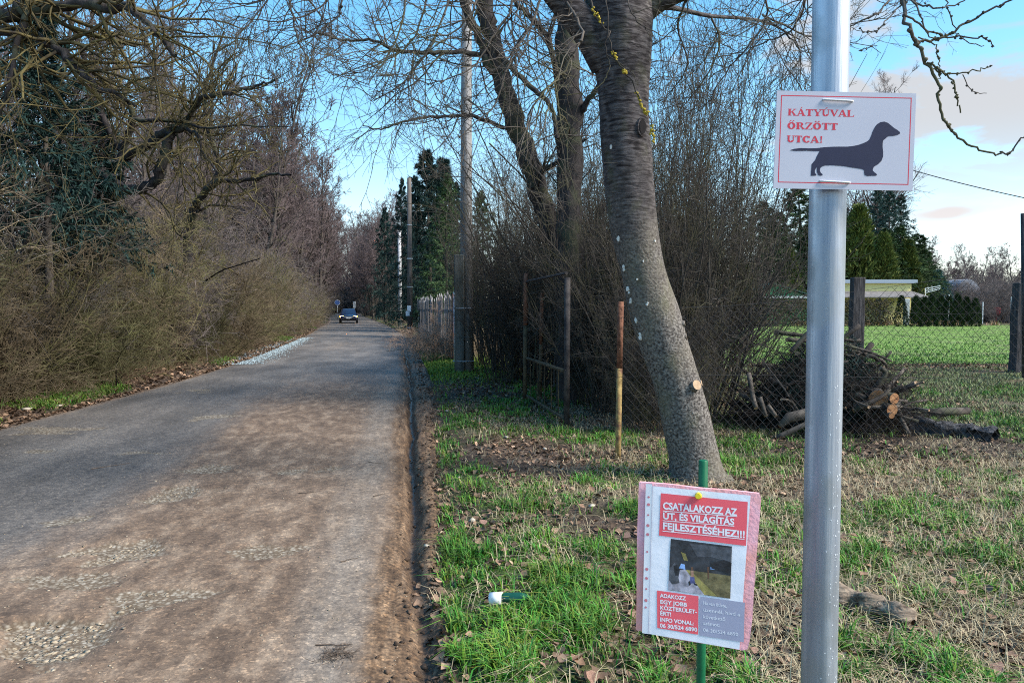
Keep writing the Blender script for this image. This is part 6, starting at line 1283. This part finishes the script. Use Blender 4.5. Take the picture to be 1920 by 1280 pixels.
# ---- litter and stones on the verge
def small_things():
    r = np.random.default_rng(95)
    p = GP(938, 1150); e = empty('bottle', (p[0], p[1], gz(p[0], p[1]) + .05)); e.rotation_euler = (0, R(84), R(-12)); mgl = flat('green_plastic', (.01, .07, .04), .25, spec=.6)
    prof = [(0, .0), (.026, .004), (.03, .03), (.03, .11), (.024, .135), (.013, .15), (.012, .16)]; n = 14; b = MB(); V = [(a * math.cos(6.2832 * j / n), a * math.sin(6.2832 * j / n), z) for a, z in prof for j in range(n)]; b.add(V, [(i * n + j, i * n + (j + 1) % n, i * n + n + (j + 1) % n, i * n + n + j) for i in range(len(prof) - 1) for j in range(n)]); b.build('body', mgl, e, True)
    b = MB(); b.tube([(0, 0, -.055), (0, 0, .012)], .033, 14); b.build('cap', m_white, e, True); tag(e, 'small green bottle with a white cap lying in the verge grass', 'bottle')
    ms = flat('pale_stone', (.46, .41, .33), .9); me = []
    for k in range(4):
        m_ = stone_mesh(1, 60 + k, [ms], np.zeros((1, 3)), np.ones(1), .6, 'stone'); me.append(m_)
    for i, (px, py, s) in enumerate([(886, 985, .036), (800, 1025, .02), (1110, 960, .03), (950, 828, .03), (1022, 850, .028), (838, 772, .03), (1665, 960, .022), (992, 1150, .022), (860, 900, .016), (1300, 700, .0), (1840, 1140, .018)]):
        if s <= 0: continue
        p = GP(px, py); q = link('stone', me[i % 4]); q.location = (p[0], p[1], (gz(p[0], p[1]) if p[0] > XR(p[1]) + .4 else float(road_at(p[0], p[1]))) + s * .35); q.scale = (s, s, s); q.rotation_euler = (0, 0, i); tag(q, 'small pale stone lying loose on the verge', 'stone', 'pale stones on the verge')
    for i, (px, py, s) in enumerate([(170, 762, .10), (50, 775, .07), (240, 735, .07), (330, 718, .06), (390, 705, .06), (110, 765, .05)]):
        p = GP(px, py); q = link('stone', me[i % 4]); q.location = (p[0], p[1], gz(p[0], p[1]) + s * .35); q.scale = (s, s, s * .7); q.rotation_euler = (0, 0, i * 1.7); tag(q, 'pale stone at the foot of the thicket across the road', 'stone', 'pale stones below the thicket')
    # twigs lying on road and verge
    mk = mat('fallen_twig', (.06, .045, .035), (.16, .12, .09), scale=20, rough=.9)
    for i, (a, c) in enumerate([((560, 927), (592, 925)), ((700, 932), (722, 926)), ((640, 1056), (668, 1050)), ((590, 1213), (660, 1212)), ((170, 884), (245, 872)), ((690, 868), (712, 870)), ((960, 1128), (1060, 1118)), ((900, 1210), (935, 1240)), ((1240, 1000), (1190, 985))]):
        A, B = GP(*a), GP(*c); n = 6; t = np.linspace(0, 1, n)[:, None]; P = A + (B - A) * t + r.normal(0, .006, (n, 3)); P[:, 2] = [max(float(road_at(q[0], q[1])), gz(q[0], q[1])) + .006 for q in P]
        b = MB(); b.tube(P, np.linspace(.004, .002, n), 5); tag(b.build('fallen_twig', mk), 'thin dry twig lying on the road surface' if i < 6 else 'thin dry twig lying in the verge grass', 'twig', 'twigs on the road' if i < 6 else 'twigs in the verge grass')
    c = GP(628, 1232); n = 90; a = r.uniform(0, 6.28, n); S = np.stack([c[0] + r.normal(0, .03, n), c[1] + r.normal(0, .04, n), 0 * a], -1); S[:, 2] = road_z(S[:, 0], S[:, 1])[0] + .004; P, Rr = grow(r, S, np.stack([np.cos(a), np.sin(a), .15 + 0 * a], -1), r.uniform(.04, .10, n), np.full(n, .0014), 4, .25, -.04, .6)
    tag(link('dry_grass', wood_mesh('dry_grass', [(P, Rr, 3)], mk)), 'small tuft of dry grass blown onto the road', 'dry grass', kind='stuff')
small_things()

# ================================================================== THE SIGNS
class Face:
    """a flat quad in space addressed by (u, v): u to the right, v down, 0..1"""
    def __init__(s, tl, tr, br, bl):
        s.p = [np.asarray(q, float) for q in (tl, tr, br, bl)]; s.n = nrm(np.cross(s.p[3] - s.p[0], s.p[1] - s.p[0])); s.n = s.n if s.n[1] < 0 else -s.n
    def at(s, u, v, off=0.0):
        a, b, c, d = s.p; return (a * (1 - u) + b * u) * (1 - v) + (d * (1 - u) + c * u) * v + s.n * off
    def poly(s, mb, pts, off, m=0, th=.0003):
        f = [s.at(u, v, off) for u, v in pts]
        a = sum((pts[i][0] * pts[(i + 1) % len(pts)][1] - pts[(i + 1) % len(pts)][0] * pts[i][1]) for i in range(len(pts)))
        if a > 0: f = f[::-1]
        mb.add(f, [tuple(range(len(f)))], m)
    def rect(s, mb, u0, v0, u1, v1, off, m=0): s.poly(mb, [(u0, v0), (u1, v0), (u1, v1), (u0, v1)], off, m)
def ear(pts):
    """triangulate a simple polygon"""
    from mathutils.geometry import tessellate_polygon
    return tessellate_polygon([[Vector((x, y, 0)) for x, y in pts]])
def dog_sign():
    PX, Yp = 1560.5, 1.66; c = PY(PX, 640, Yp); X = c[0]; rp = .0385
    e = empty('sign_pole', (X, Yp + rp, 0)); b = MB(); n = 40; aa = np.arange(n) / n * 6.2832; zs = [-.4, .3, .8, 1.2, 1.6, 2.0, 2.4, 3.1]; V = []
    for z in zs:
        for a in aa: rr = rp + (.0016 * math.exp(-((a - 4.62) / .05) ** 2)); V.append((rr * math.cos(a), rr * math.sin(a), z))
    F = [(i * n + j, i * n + (j + 1) % n, i * n + n + (j + 1) % n, i * n + n + j) for i in range(len(zs) - 1) for j in range(n)]; b.add(V, F); b.build('tube', m_steel, e, True)
    b = MB(); mz = flat('zinc_spot', (.70, .74, .77), .5); rr_ = np.random.default_rng(3)
    for _ in range(150):
        a = rr_.normal(5.25, .32); z = rr_.uniform(.6, 1.45); s = rr_.uniform(.0006, .0016); c_ = np.array([math.cos(a), math.sin(a), 0]); t = np.array([-math.sin(a), math.cos(a), 0]); p0 = c_ * (rp + .0004) + np.array([0, 0, z]); b.add([p0 - t * s, p0 - np.array([0, 0, s * 1.6]), p0 + t * s, p0 + np.array([0, 0, s * 1.6])], [(0, 1, 2, 3)])
    b.build('zinc_spots', mz, e)['kind'] = 'stuff'
    b = MB(); b.tube([(0, 0, 3.1), (0, 0, 3.13)], rp + .003, 24); b.build('cap', flat('black_cap', (.02, .02, .02), .6), e)
    tag(e, 'round galvanised steel post carrying the dachshund sign', 'signpost')
    # panel
    Ys = Yp - .012
    tl, tr, br, bl = PY(1457, 170, Ys), PY(1718, 175.5, Ys - .01), PY(1711, 358, Ys - .012), PY(1450, 353, Ys)
    f = Face(tl, tr, br, bl); cen = f.at(.5, .5); e = empty('dog_sign', tuple(cen))
    o = np.array(cen); f.p = [q - o for q in f.p]
    mp_ = mat('laminated_white', (.50, .50, .58), (.55, .55, .625), scale=3, rough=.35, spec=.4); mred = flat('red_print', (.62, .045, .075), .5); mblk = flat('dark_print', (.022, .025, .060), .5); mtie = mat('cable_tie', (.50, .50, .52), (.62, .62, .64), scale=20, rough=.4)
    # sheet with a slight bow round the post
    nu, nv = 18, 10; bow = lambda u: 0.0
    def P3(u, v, off): return f.at(u, v, off + bow(u))
    V = []; 
    for off in (0, -.0025):
        for j in range(nv + 1):
            for i in range(nu + 1): V.append(P3(i / nu, j / nv, off))
    N = (nu + 1) * (nv + 1); F = []
    for j in range(nv):
        for i in range(nu):
            a = j * (nu + 1) + i; q = (a, a + nu + 1, a + nu + 2, a + 1); F.append(q); F.append(tuple(N + k for k in reversed(q)))
    rim = [i for i in range(nu + 1)] + [(j * (nu + 1) + nu) for j in range(1, nv + 1)] + [nv * (nu + 1) + i for i in range(nu - 1, -1, -1)] + [j * (nu + 1) for j in range(nv - 1, 0, -1)]
    for k in range(len(rim)): a, c_ = rim[k], rim[(k + 1) % len(rim)]; F.append((a, c_, N + c_, N + a))
    b = MB(); b.add(V, F); b.build('panel', mp_, e)
    lvl = [0]
    def put(mb, pts, m=0, base=.00014):
        lvl[0] += 1; off = base + lvl[0] * 1.6e-6
        q = []; k = len(pts)
        # subdivide the outline so that it follows the bow
        tri = ear(pts); vs = [P3(u, v, off) for u, v in pts]; mb.add(vs, [tuple(t) for t in tri], m)
    def strip(mb, u0, v0, u1, v1, m=0):
        n = 12 if abs(u1 - u0) > .1 else 1
        for i in range(n): a, c_ = u0 + (u1 - u0) * i / n, u0 + (u1 - u0) * (i + 1) / n; off = .00013; mb.add([P3(a, v0, off), P3(a, v1, off), P3(c_, v1, off), P3(c_, v0, off)], [(0, 1, 2, 3)], m)
    b = MB(); t = .0065; strip(b, .031, .045, .969, .045 + t * 1.42); strip(b, .031, .94 - t * 1.42, .969, .94); strip(b, .031, .045 + t * 1.42 + .0001, .031 + t, .94 - t * 1.42 - .0001); strip(b, .969 - t, .045 + t * 1.42 + .0001, .969, .94 - t * 1.42 - .0001); b.build('border', mred, e)
    # serif capitals, drawn stroke by stroke: (x right, y up), cap height 1
    def rct(x0, y0, x1, y1): return [(x0, y0), (x1, y0), (x1, y1), (x0, y1)]
    def serif(x0, x1, y, top=False, h=.075): return rct(x0, 1 - h if top else 0, x1, 1 if top else h)
    def arc(cx, cy, rx, ry, a0, a1, w0, w1, n=14, wf=None):
        out = []
        for i in range(n):
            q = []
            for s_, (aa_, bb_) in enumerate(((i, 0), (i + 1, 0), (i + 1, 1), (i, 1))):
                a = math.radians(a0 + (a1 - a0) * aa_ / n); w = abs(math.cos(a)) * w0 + abs(math.sin(a)) * w1; k = 0 if bb_ == 0 else w; q.append((cx + (rx - k) * math.cos(a), cy + (ry - k * ry / rx * (1 if w1 == w0 else 1)) * math.sin(a)))
            out.append(q)
        return out
    acc = [(.0, 1.08), (.13, 1.30), (.27, 1.30), (.08, 1.08)]
    def sh(p, dx): return [(x + dx, y) for x, y in p]
    A_ = [[(.06, 0), (.17, 0), (.44, .88), (.38, 1.0)], [(.36, 1.0), (.42, 1.02), (.53, 1.0), (.88, 0), (.62, 0)], rct(.22, .27, .62, .37), serif(.0, .28, 0), serif(.55, .95, 0)]
    U_ = [rct(.10, .28, .29, 1), rct(.66, .30, .735, 1), serif(.0, .39, 0, True), serif(.56, .84, 0, True)] + arc(.4175, .30, .3175, .30, 180, 360, .22, .11)
    T_ = [rct(.28, 0, .53, .95), rct(.04, .91, .77, 1), [(.04, .94), (.04, .72), (.075, .72), (.17, .94)], [(.77, .94), (.64, .94), (.735, .72), (.77, .72)], serif(.19, .62, 0)]
    O_ = arc(.42, .5, .40, .515, 0, 360, .22, .09, 28)
    G = {'K': (.98, [rct(.08, 0, .32, 1), serif(0, .42, 0), serif(0, .42, 0, True), [(.29, .36), (.29, .50), (.68, .95), (.82, .95)], [(.40, .54), (.52, .68), (.92, 0), (.68, 0)], serif(.58, .98, 0), serif(.58, .92, 0, True)]),
         'Á': (.95, A_ + [sh(acc, .36)]), 'A': (.95, A_), 'T': (.82, T_),
         'Y': (.92, [[(.08, .95), (.28, .95), (.55, .42), (.37, .42)], [(.45, .42), (.55, .42), (.86, .95), (.75, .95)], rct(.34, 0, .58, .45), serif(0, .40, 0, True), serif(.62, .94, 0, True), serif(.25, .68, 0)]),
         'Ú': (.86, U_ + [sh(acc, .36)]), 'U': (.86, U_), 'V': (.92, [[(.06, .96), (.30, .96), (.55, .20), (.44, 0)], [(.42, 0), (.53, 0), (.86, .96), (.755, .96)], serif(0, .38, 0, True), serif(.64, .94, 0, True)]),
         'L': (.80, [rct(.08, 0, .32, 1), serif(0, .42, 0, True), rct(0, 0, .74, .055), [(.62, .055), (.74, .055), (.78, .30), (.74, .30)]]),
         'Ő': (.90, O_ + [sh(acc, .18), sh(acc, .46)]), 'Ö': (.90, O_ + arc(.27, 1.19, .09, .085, 0, 360, .09, .085, 10) + arc(.57, 1.19, .09, .085, 0, 360, .09, .085, 10)),
         'R': (.92, [rct(.08, 0, .32, 1), serif(0, .40, 0), serif(0, .46, 0, True), rct(.29, .46, .46, .52)] + arc(.44, .73, .27, .27, -90, 90, .21, .09) + [[(.40, .50), (.55, .50), (.90, 0), (.66, 0)], serif(.64, .95, 0)]),
         'Z': (.80, [rct(.05, .94, .72, 1), rct(.03, 0, .74, .06), [(.03, .06), (.24, .06), (.72, .94), (.50, .94)], [(.05, .94), (.05, .74), (.085, .74), (.2, .94)], [(.74, .06), (.58, .06), (.70, .28), (.74, .28)]]),
         'C': (.86, arc(.44, .5, .42, .515, 42, 318, .22, .09, 22) + [[(.70, .66), (.77, .66), (.77, 1.0), (.735, 1.0)], [(.70, .24), (.735, .15), (.80, .24)]]),
         '!': (.40, [[(.10, 1), (.30, 1), (.235, .28), (.165, .28)]] + arc(.20, .105, .105, .105, 0, 360, .105, .105, 12)), ' ': (.4, [])}
    H = .0695; asp = .297 / .21
    b = MB()
    for txt, u0, v0, wid in (('KÁTYÚVAL', .083, .253, .480), ('ŐRZÖTT', .083, .390, .365), ('UTCA!', .083, .526, .262)):
        tot = sum(G[ch][0] * .98 for ch in txt); sx = wid / tot; x = u0
        for ch in txt:
            w, polys = G[ch]
            for pg in polys: put(b, [(x + px * sx, v0 - py * H) for px, py in pg])
            x += w * .98 * sx
    b.build('lettering', mred, e)
    # dachshund silhouette traced in panel coordinates (from the 1725x1280 enlargement)
    raw = [(283, 733), (330, 718), (400, 710), (480, 713), (560, 712), (640, 702), (720, 697), (800, 695), (880, 696), (940, 690), (1000, 678), (1050, 660), (1090, 642), (1115, 622), (1135, 580), (1150, 535), (1170, 495), (1195, 462), (1230, 440), (1270, 435), (1305, 447), (1335, 470), (1370, 500), (1410, 525), (1433, 545), (1432, 562), (1405, 575), (1360, 585), (1325, 585), (1303, 590), (1290, 605), (1270, 622), (1258, 632), (1253, 660), (1252, 700), (1258, 750), (1257, 800), (1240, 845), (1205, 880), (1165, 903), (1152, 925), (1150, 945), (1165, 962), (1185, 975), (1195, 990), (1185, 1000), (1140, 1000), (1090, 1003), (1066, 992), (1060, 965), (1062, 945), (1040, 930), (990, 922), (920, 912), (850, 900), (780, 894), (710, 890), (650, 893), (618, 905), (602, 922), (598, 945), (608, 968), (625, 982), (628, 996), (600, 1000), (580, 990), (568, 960), (566, 925), (565, 905), (555, 925), (545, 950), (548, 972), (560, 985), (562, 998), (505, 1000), (506, 960), (510, 915), (512, 880), (530, 858), (550, 835), (565, 800), (580, 770), (595, 742), (540, 742), (460, 738), (400, 740), (330, 740)]
    fx = lambda x, y: ((x / 1725 * 310 + 1430), (y / 1280 * 230 + 150))
    quad = [(1457, 170), (1718, 175.5), (1711, 358), (1450, 353)]
    def uv(x, y):
        u = v = .5
        for _ in range(8):
            a = [(quad[0][k] * (1 - u) + quad[1][k] * u) * (1 - v) + (quad[3][k] * (1 - u) + quad[2][k] * u) * v for k in (0, 1)]; u += (x - a[0]) / 261; v += (y - a[1]) / 183
        return u, v
    b = MB(); put(b, [uv(*fx(*q)) for q in raw]); b.build('dachshund_silhouette', mblk, e)
    for v in (.092, .925):
        b = MB(); u0, u1 = (.335, .545); pts = [P3(u0, v - .01, -.004), P3(u0 + .006, v - .006, .003), P3((u0 + u1) / 2, v, .0045), P3(u1 - .006, v + .004, .003), P3(u1, v + .004, -.004)]; b.tube(catmull(np.array(pts), 4), .0022, 6); b.build('cable_tie', mtie, e, True)
    tag(e, 'white sign with red lettering and a black dachshund silhouette tied to the steel post', 'sign')
dog_sign()
def text_mesh(body, size=1.0, offset=.0, res=3):
    c = bpy.data.curves.new('lettering', 'FONT'); c.body = body; c.size = size; c.offset = offset; c.resolution_u = res; c.fill_mode = 'FRONT'
    o = bpy.data.objects.new('lettering', c); COL.objects.link(o); dg = bpy.context.evaluated_depsgraph_get(); me = bpy.data.meshes.new_from_object(o.evaluated_get(dg)); v = [tuple(q.co) for q in me.vertices]; f = [tuple(p.vertices) for p in me.polygons]
    COL.objects.unlink(o); bpy.data.objects.remove(o); bpy.data.curves.remove(c); bpy.data.meshes.remove(me); return np.array(v), f
def notice():
    YL, YR = 1.62, 1.555; tilt = .03
    def q(px, py, Y): return PY(px, py, Y)
    tl, tr, br, bl = q(1198, 903, YL + .0), q(1428, 925, YR), q(1405, 1221, YR - .05), q(1192, 1184, YL - .05)
    f = Face(tl, tr, br, bl); o = np.array(f.at(.5, .5)); e = empty('notice_board', tuple(o)); f.p = [k - o for k in f.p]
    mfoam = mat('pink_foam', (.88, .40, .44), (.92, .49, .53), scale=60, rough=.9, bump=.15, bscale=140, c3=(.84, .36, .30), s3=7); mpap = mat('white_paper', (.80, .80, .84), (.84, .84, .88), scale=4, rough=.28, bump=.16, bscale=13, spec=.5); mslv = mat('clear_sleeve', (.68, .69, .72), (.78, .79, .82), scale=8, rough=.18, spec=.6); mred = mat('red_print', (.86, .10, .125), (.90, .13, .155), scale=5, rough=.4); mgrey = flat('grey_print', (.36, .36, .46), .45); mwh = flat('white_print', (.84, .82, .84), .45); mgt = flat('pale_grey_print', (.74, .74, .79), .45)
    # foam slab with a ragged right edge
    r = np.random.default_rng(97); th = .030; out = [(0.0, 0.0), (.25, -.004), (.5, .002), (.75, -.003), (.985, 0), (1.0, .03)] + [(1.0 + r.uniform(-.006, .004), v) for v in (.2, .4, .6, .8, .93)] + [(.985, .985), (.94, 1.0), (.7, .998), (.4, 1.002), (.1, .995), (0, .985)] + [(r.uniform(-.006, .004), v) for v in (.8, .55, .3)]
    b = MB(); n = len(out); fr = [f.at(u, v, 0) for u, v in out]; bk = [f.at(u, v, -th) for u, v in out]; b.add(fr + bk, [tuple(reversed(range(n))), tuple(range(n, 2 * n))] + [(i, (i + 1) % n, n + (i + 1) % n, n + i) for i in range(n)]); b.build('foam_board', mfoam, e)
    # dents along the ragged right margin
    # plastic sleeve with punched strip
    S = lambda u, v: (u, v)
    x0, x1, y0, y1 = .062, .915, .018, .995
    b = MB(); wav = lambda u, v: .0012 * (fbm(np.array(u * 3.0), np.array(v * 4.0), 8) - .3)
    nu, nv = 14, 16
    V = [f.at(x0 + (x1 - x0) * i / nu, y0 + (y1 - y0) * j / nv, .0030 + float(wav(i / nu, j / nv))) for j in range(nv + 1) for i in range(nu + 1)]
    b.add(V, [(j * (nu + 1) + i, (j + 1) * (nu + 1) + i, (j + 1) * (nu + 1) + i + 1, j * (nu + 1) + i + 1) for j in range(nv) for i in range(nu)]); sheet = b.build('paper_sheet', mpap, e, True)
    b = MB(); f.rect(b, x0 - .002, y0 - .012, x0 + .052, y1, .0052); sl = b.build('punched_strip', mslv, e)
    hole = flat('hole_pink', (.62, .20, .23), .9)
    for v, rr in ((.095, .010), (.145, .014), (.215, .009), (.285, .014), (.345, .014), (.46, .009), (.575, .014), (.635, .013), (.705, .009), (.78, .014), (.825, .010)):
        b = MB(); u = x0 + .025; a = [6.2832 * i / 10 for i in range(10)]; f.poly(b, [(u + rr * math.cos(t), v + rr * .72 * math.sin(t)) for t in a], .0056); b.build('hole', hole, sl)
    b = MB(); f.rect(b, x0 + .0525, y0, x0 + .056, y1, .0058); b.build('sleeve_seam', flat('seam', (.42, .41, .52), .4), e)
    # printing: coordinates measured on the 987x1280 enlargement
    quad = [(60, 45), (905, 120), (822, 1207), (42, 1075)]
    def uv(x, y):
        u = v = .5
        for _ in range(10):
            a = [(quad[0][k] * (1 - u) + quad[1][k] * u) * (1 - v) + (quad[3][k] * (1 - u) + quad[2][k] * u) * v for k in (0, 1)]; u += (x - a[0]) / 820; v += (y - a[1]) / 1060
        return u, v
    def panel(nm, pts, m, off=.0042): b = MB(); f.poly(b, [uv(*p) for p in pts], off); return b.build(nm, m, e)
    p1 = panel('red_heading', [(217, 122), (812, 178), (800, 483), (206, 416)], mred); p2 = panel('red_box', [(192, 792), (480, 830), (478, 1090), (196, 1045)], mred); p3 = panel('grey_box', [(490, 832), (792, 872), (785, 1140), (488, 1095)], mgrey)
    def line(par, body, x0_, y0_, x1_, y1_, h, m, off=.0046, bold=.034, squash=True):
        v, fc = text_mesh(body, 1.0, bold); w = v[:, 0].max(); cap = .73; pts = []
        for x, y, _ in v: t = x / w; X_, Y_ = x0_ + (x1_ - x0_) * t, y0_ + (y1_ - y0_) * t - y / cap * h; pts.append(f.at(*uv(X_, Y_), off))
        b = MB(); b.add(pts, fc); b.build('lettering', m, par)
    line(p1, 'CSATALAKOZZ AZ', 232, 232, 742, 274, 50, mwh); line(p1, 'ÚT, ÉS VILÁGÍTÁS', 231, 300, 722, 340, 46, mwh); line(p1, 'FEJLESZTÉSÉHEZ!!!', 230, 370, 792, 428, 48, mwh)
    for a in ((232, 243, 742, 281), (231, 310, 722, 348), (230, 382, 790, 438)): b = MB(); f.poly(b, [uv(a[0], a[1]), uv(a[2], a[3] - 3), uv(a[2], a[3] + 2), uv(a[0], a[1] + 5)], .0047); b.build('underline', mwh, p1)
    for i, (t, w) in enumerate((('ADAKOZZ', 395), ('EGY JOBB', 402), ('KÖZTERÜLET-', 470), ('ÉRT!', 292), ('INFO VONAL:', 448), ('06 30/524 6890', 472))): y = (838, 880, 920, 958, 1000, 1040)[i]; line(p2, t, 214, y, w, y + (w - 214) * .115, 27, mwh, bold=.03)
    for i, (t, w) in enumerate((('Ha van ötlete,', 672), ('üzennél, hívd a', 760), ('következő', 662), ('számot:', 625), ('06 30/524 6890', 748))): y = (886, 932, 978, 1022, 1068)[i]; line(p3, t, 512, y, w, y + (w - 512) * .13, 24, mgt, bold=.01)
    # printed photograph of the road
    cols = dict(dark=(.035, .036, .042), grey=(.075, .078, .09), road=(.40, .37, .42), verge=(.16, .13, .06), sky=(.25, .42, .75), yel=(.30, .25, .08), skin=(.35, .2, .14), blue=(.08, .09, .22), brown=(.12, .06, .035), black=(.02, .02, .024))
    pm = [mat('photo_' + k, tuple(x * .55 for x in v), tuple(x * 1.5 for x in v), scale=55, detail=8, rough=.3, bump=.2, bscale=20) for k, v in cols.items()]; ix = {k: i for i, k in enumerate(cols)}; b = MB(); lv = [0]
    def pp(pts, k): lv[0] += 1; f.poly(b, [uv(*p) for p in pts], .0042 + lv[0] * 3e-5, ix[k])
    pp([(288, 438), (706, 488), (695, 846), (272, 788)], 'dark'); pp([(420, 470), (704, 500), (700, 600), (560, 560), (470, 560)], 'grey'); pp([(274, 700), (335, 745), (352, 650), (392, 650), (520, 822), (272, 786)], 'road'); pp([(392, 650), (425, 655), (610, 833), (520, 820)], 'yel'); pp([(425, 655), (697, 690), (695, 844), (610, 832)], 'verge')
    pp([(345, 640), (360, 608), (385, 615), (390, 650)], 'sky'); pp([(560, 632), (620, 628), (622, 646), (562, 648)], 'sky'); pp([(358, 528), (390, 540), (408, 590), (380, 585)], 'yel'); pp([(280, 640), (318, 600), (350, 740), (300, 750), (276, 720)], 'grey'); pp([(308, 625), (330, 615), (338, 690), (318, 690)], 'black')
    pp([(540, 630), (552, 630), (552, 712), (542, 712)], 'brown'); pp([(425, 655), (446, 655), (448, 700), (428, 700)], 'skin'); pp([(428, 632), (443, 632), (444, 652), (428, 652)], 'brown'); pp([(424, 700), (452, 700), (456, 752), (438, 740), (420, 752)], 'blue'); pp([(410, 735), (420, 725), (428, 750), (416, 760)], 'black'); pp([(452, 740), (475, 752), (470, 760), (450, 752)], 'black')
    pp([(560, 590), (600, 596), (650, 580), (704, 600), (698, 690), (640, 660), (570, 640)], 'black')
    b.build('photo_print', pm, e)
    # pushpin and stake
    c = f.at(*uv(478, 138), .005); b = MB(); nn = f.n; b.tube([c, c + nn * .004, c + nn * .012, c + nn * .016], [.0075, .0075, .005, .0055], 12); b.build('pushpin', flat('yellow_pin', (.80, .62, .02), .35), e, True)
    tag(e, 'pink foam board with a laminated red and white notice on a green stake', 'notice')
    Yk = 1.635; a, c = PY(1318.5, 862, Yk), PY(1314, 1280, Yk); d = (a - c) / (a[2] - c[2]); lo_ = a + d * (-.25 - a[2]); b = MB(); b.tube([lo_, a - d * .002, a], [.0098, .0098, .008], 14); tag(b.build('stake', mat('green_enamel', (.006, .10, .042), (.012, .15, .065), scale=20, rough=.4), None, True), 'green garden stake holding up the pink notice board', 'stake')
notice()
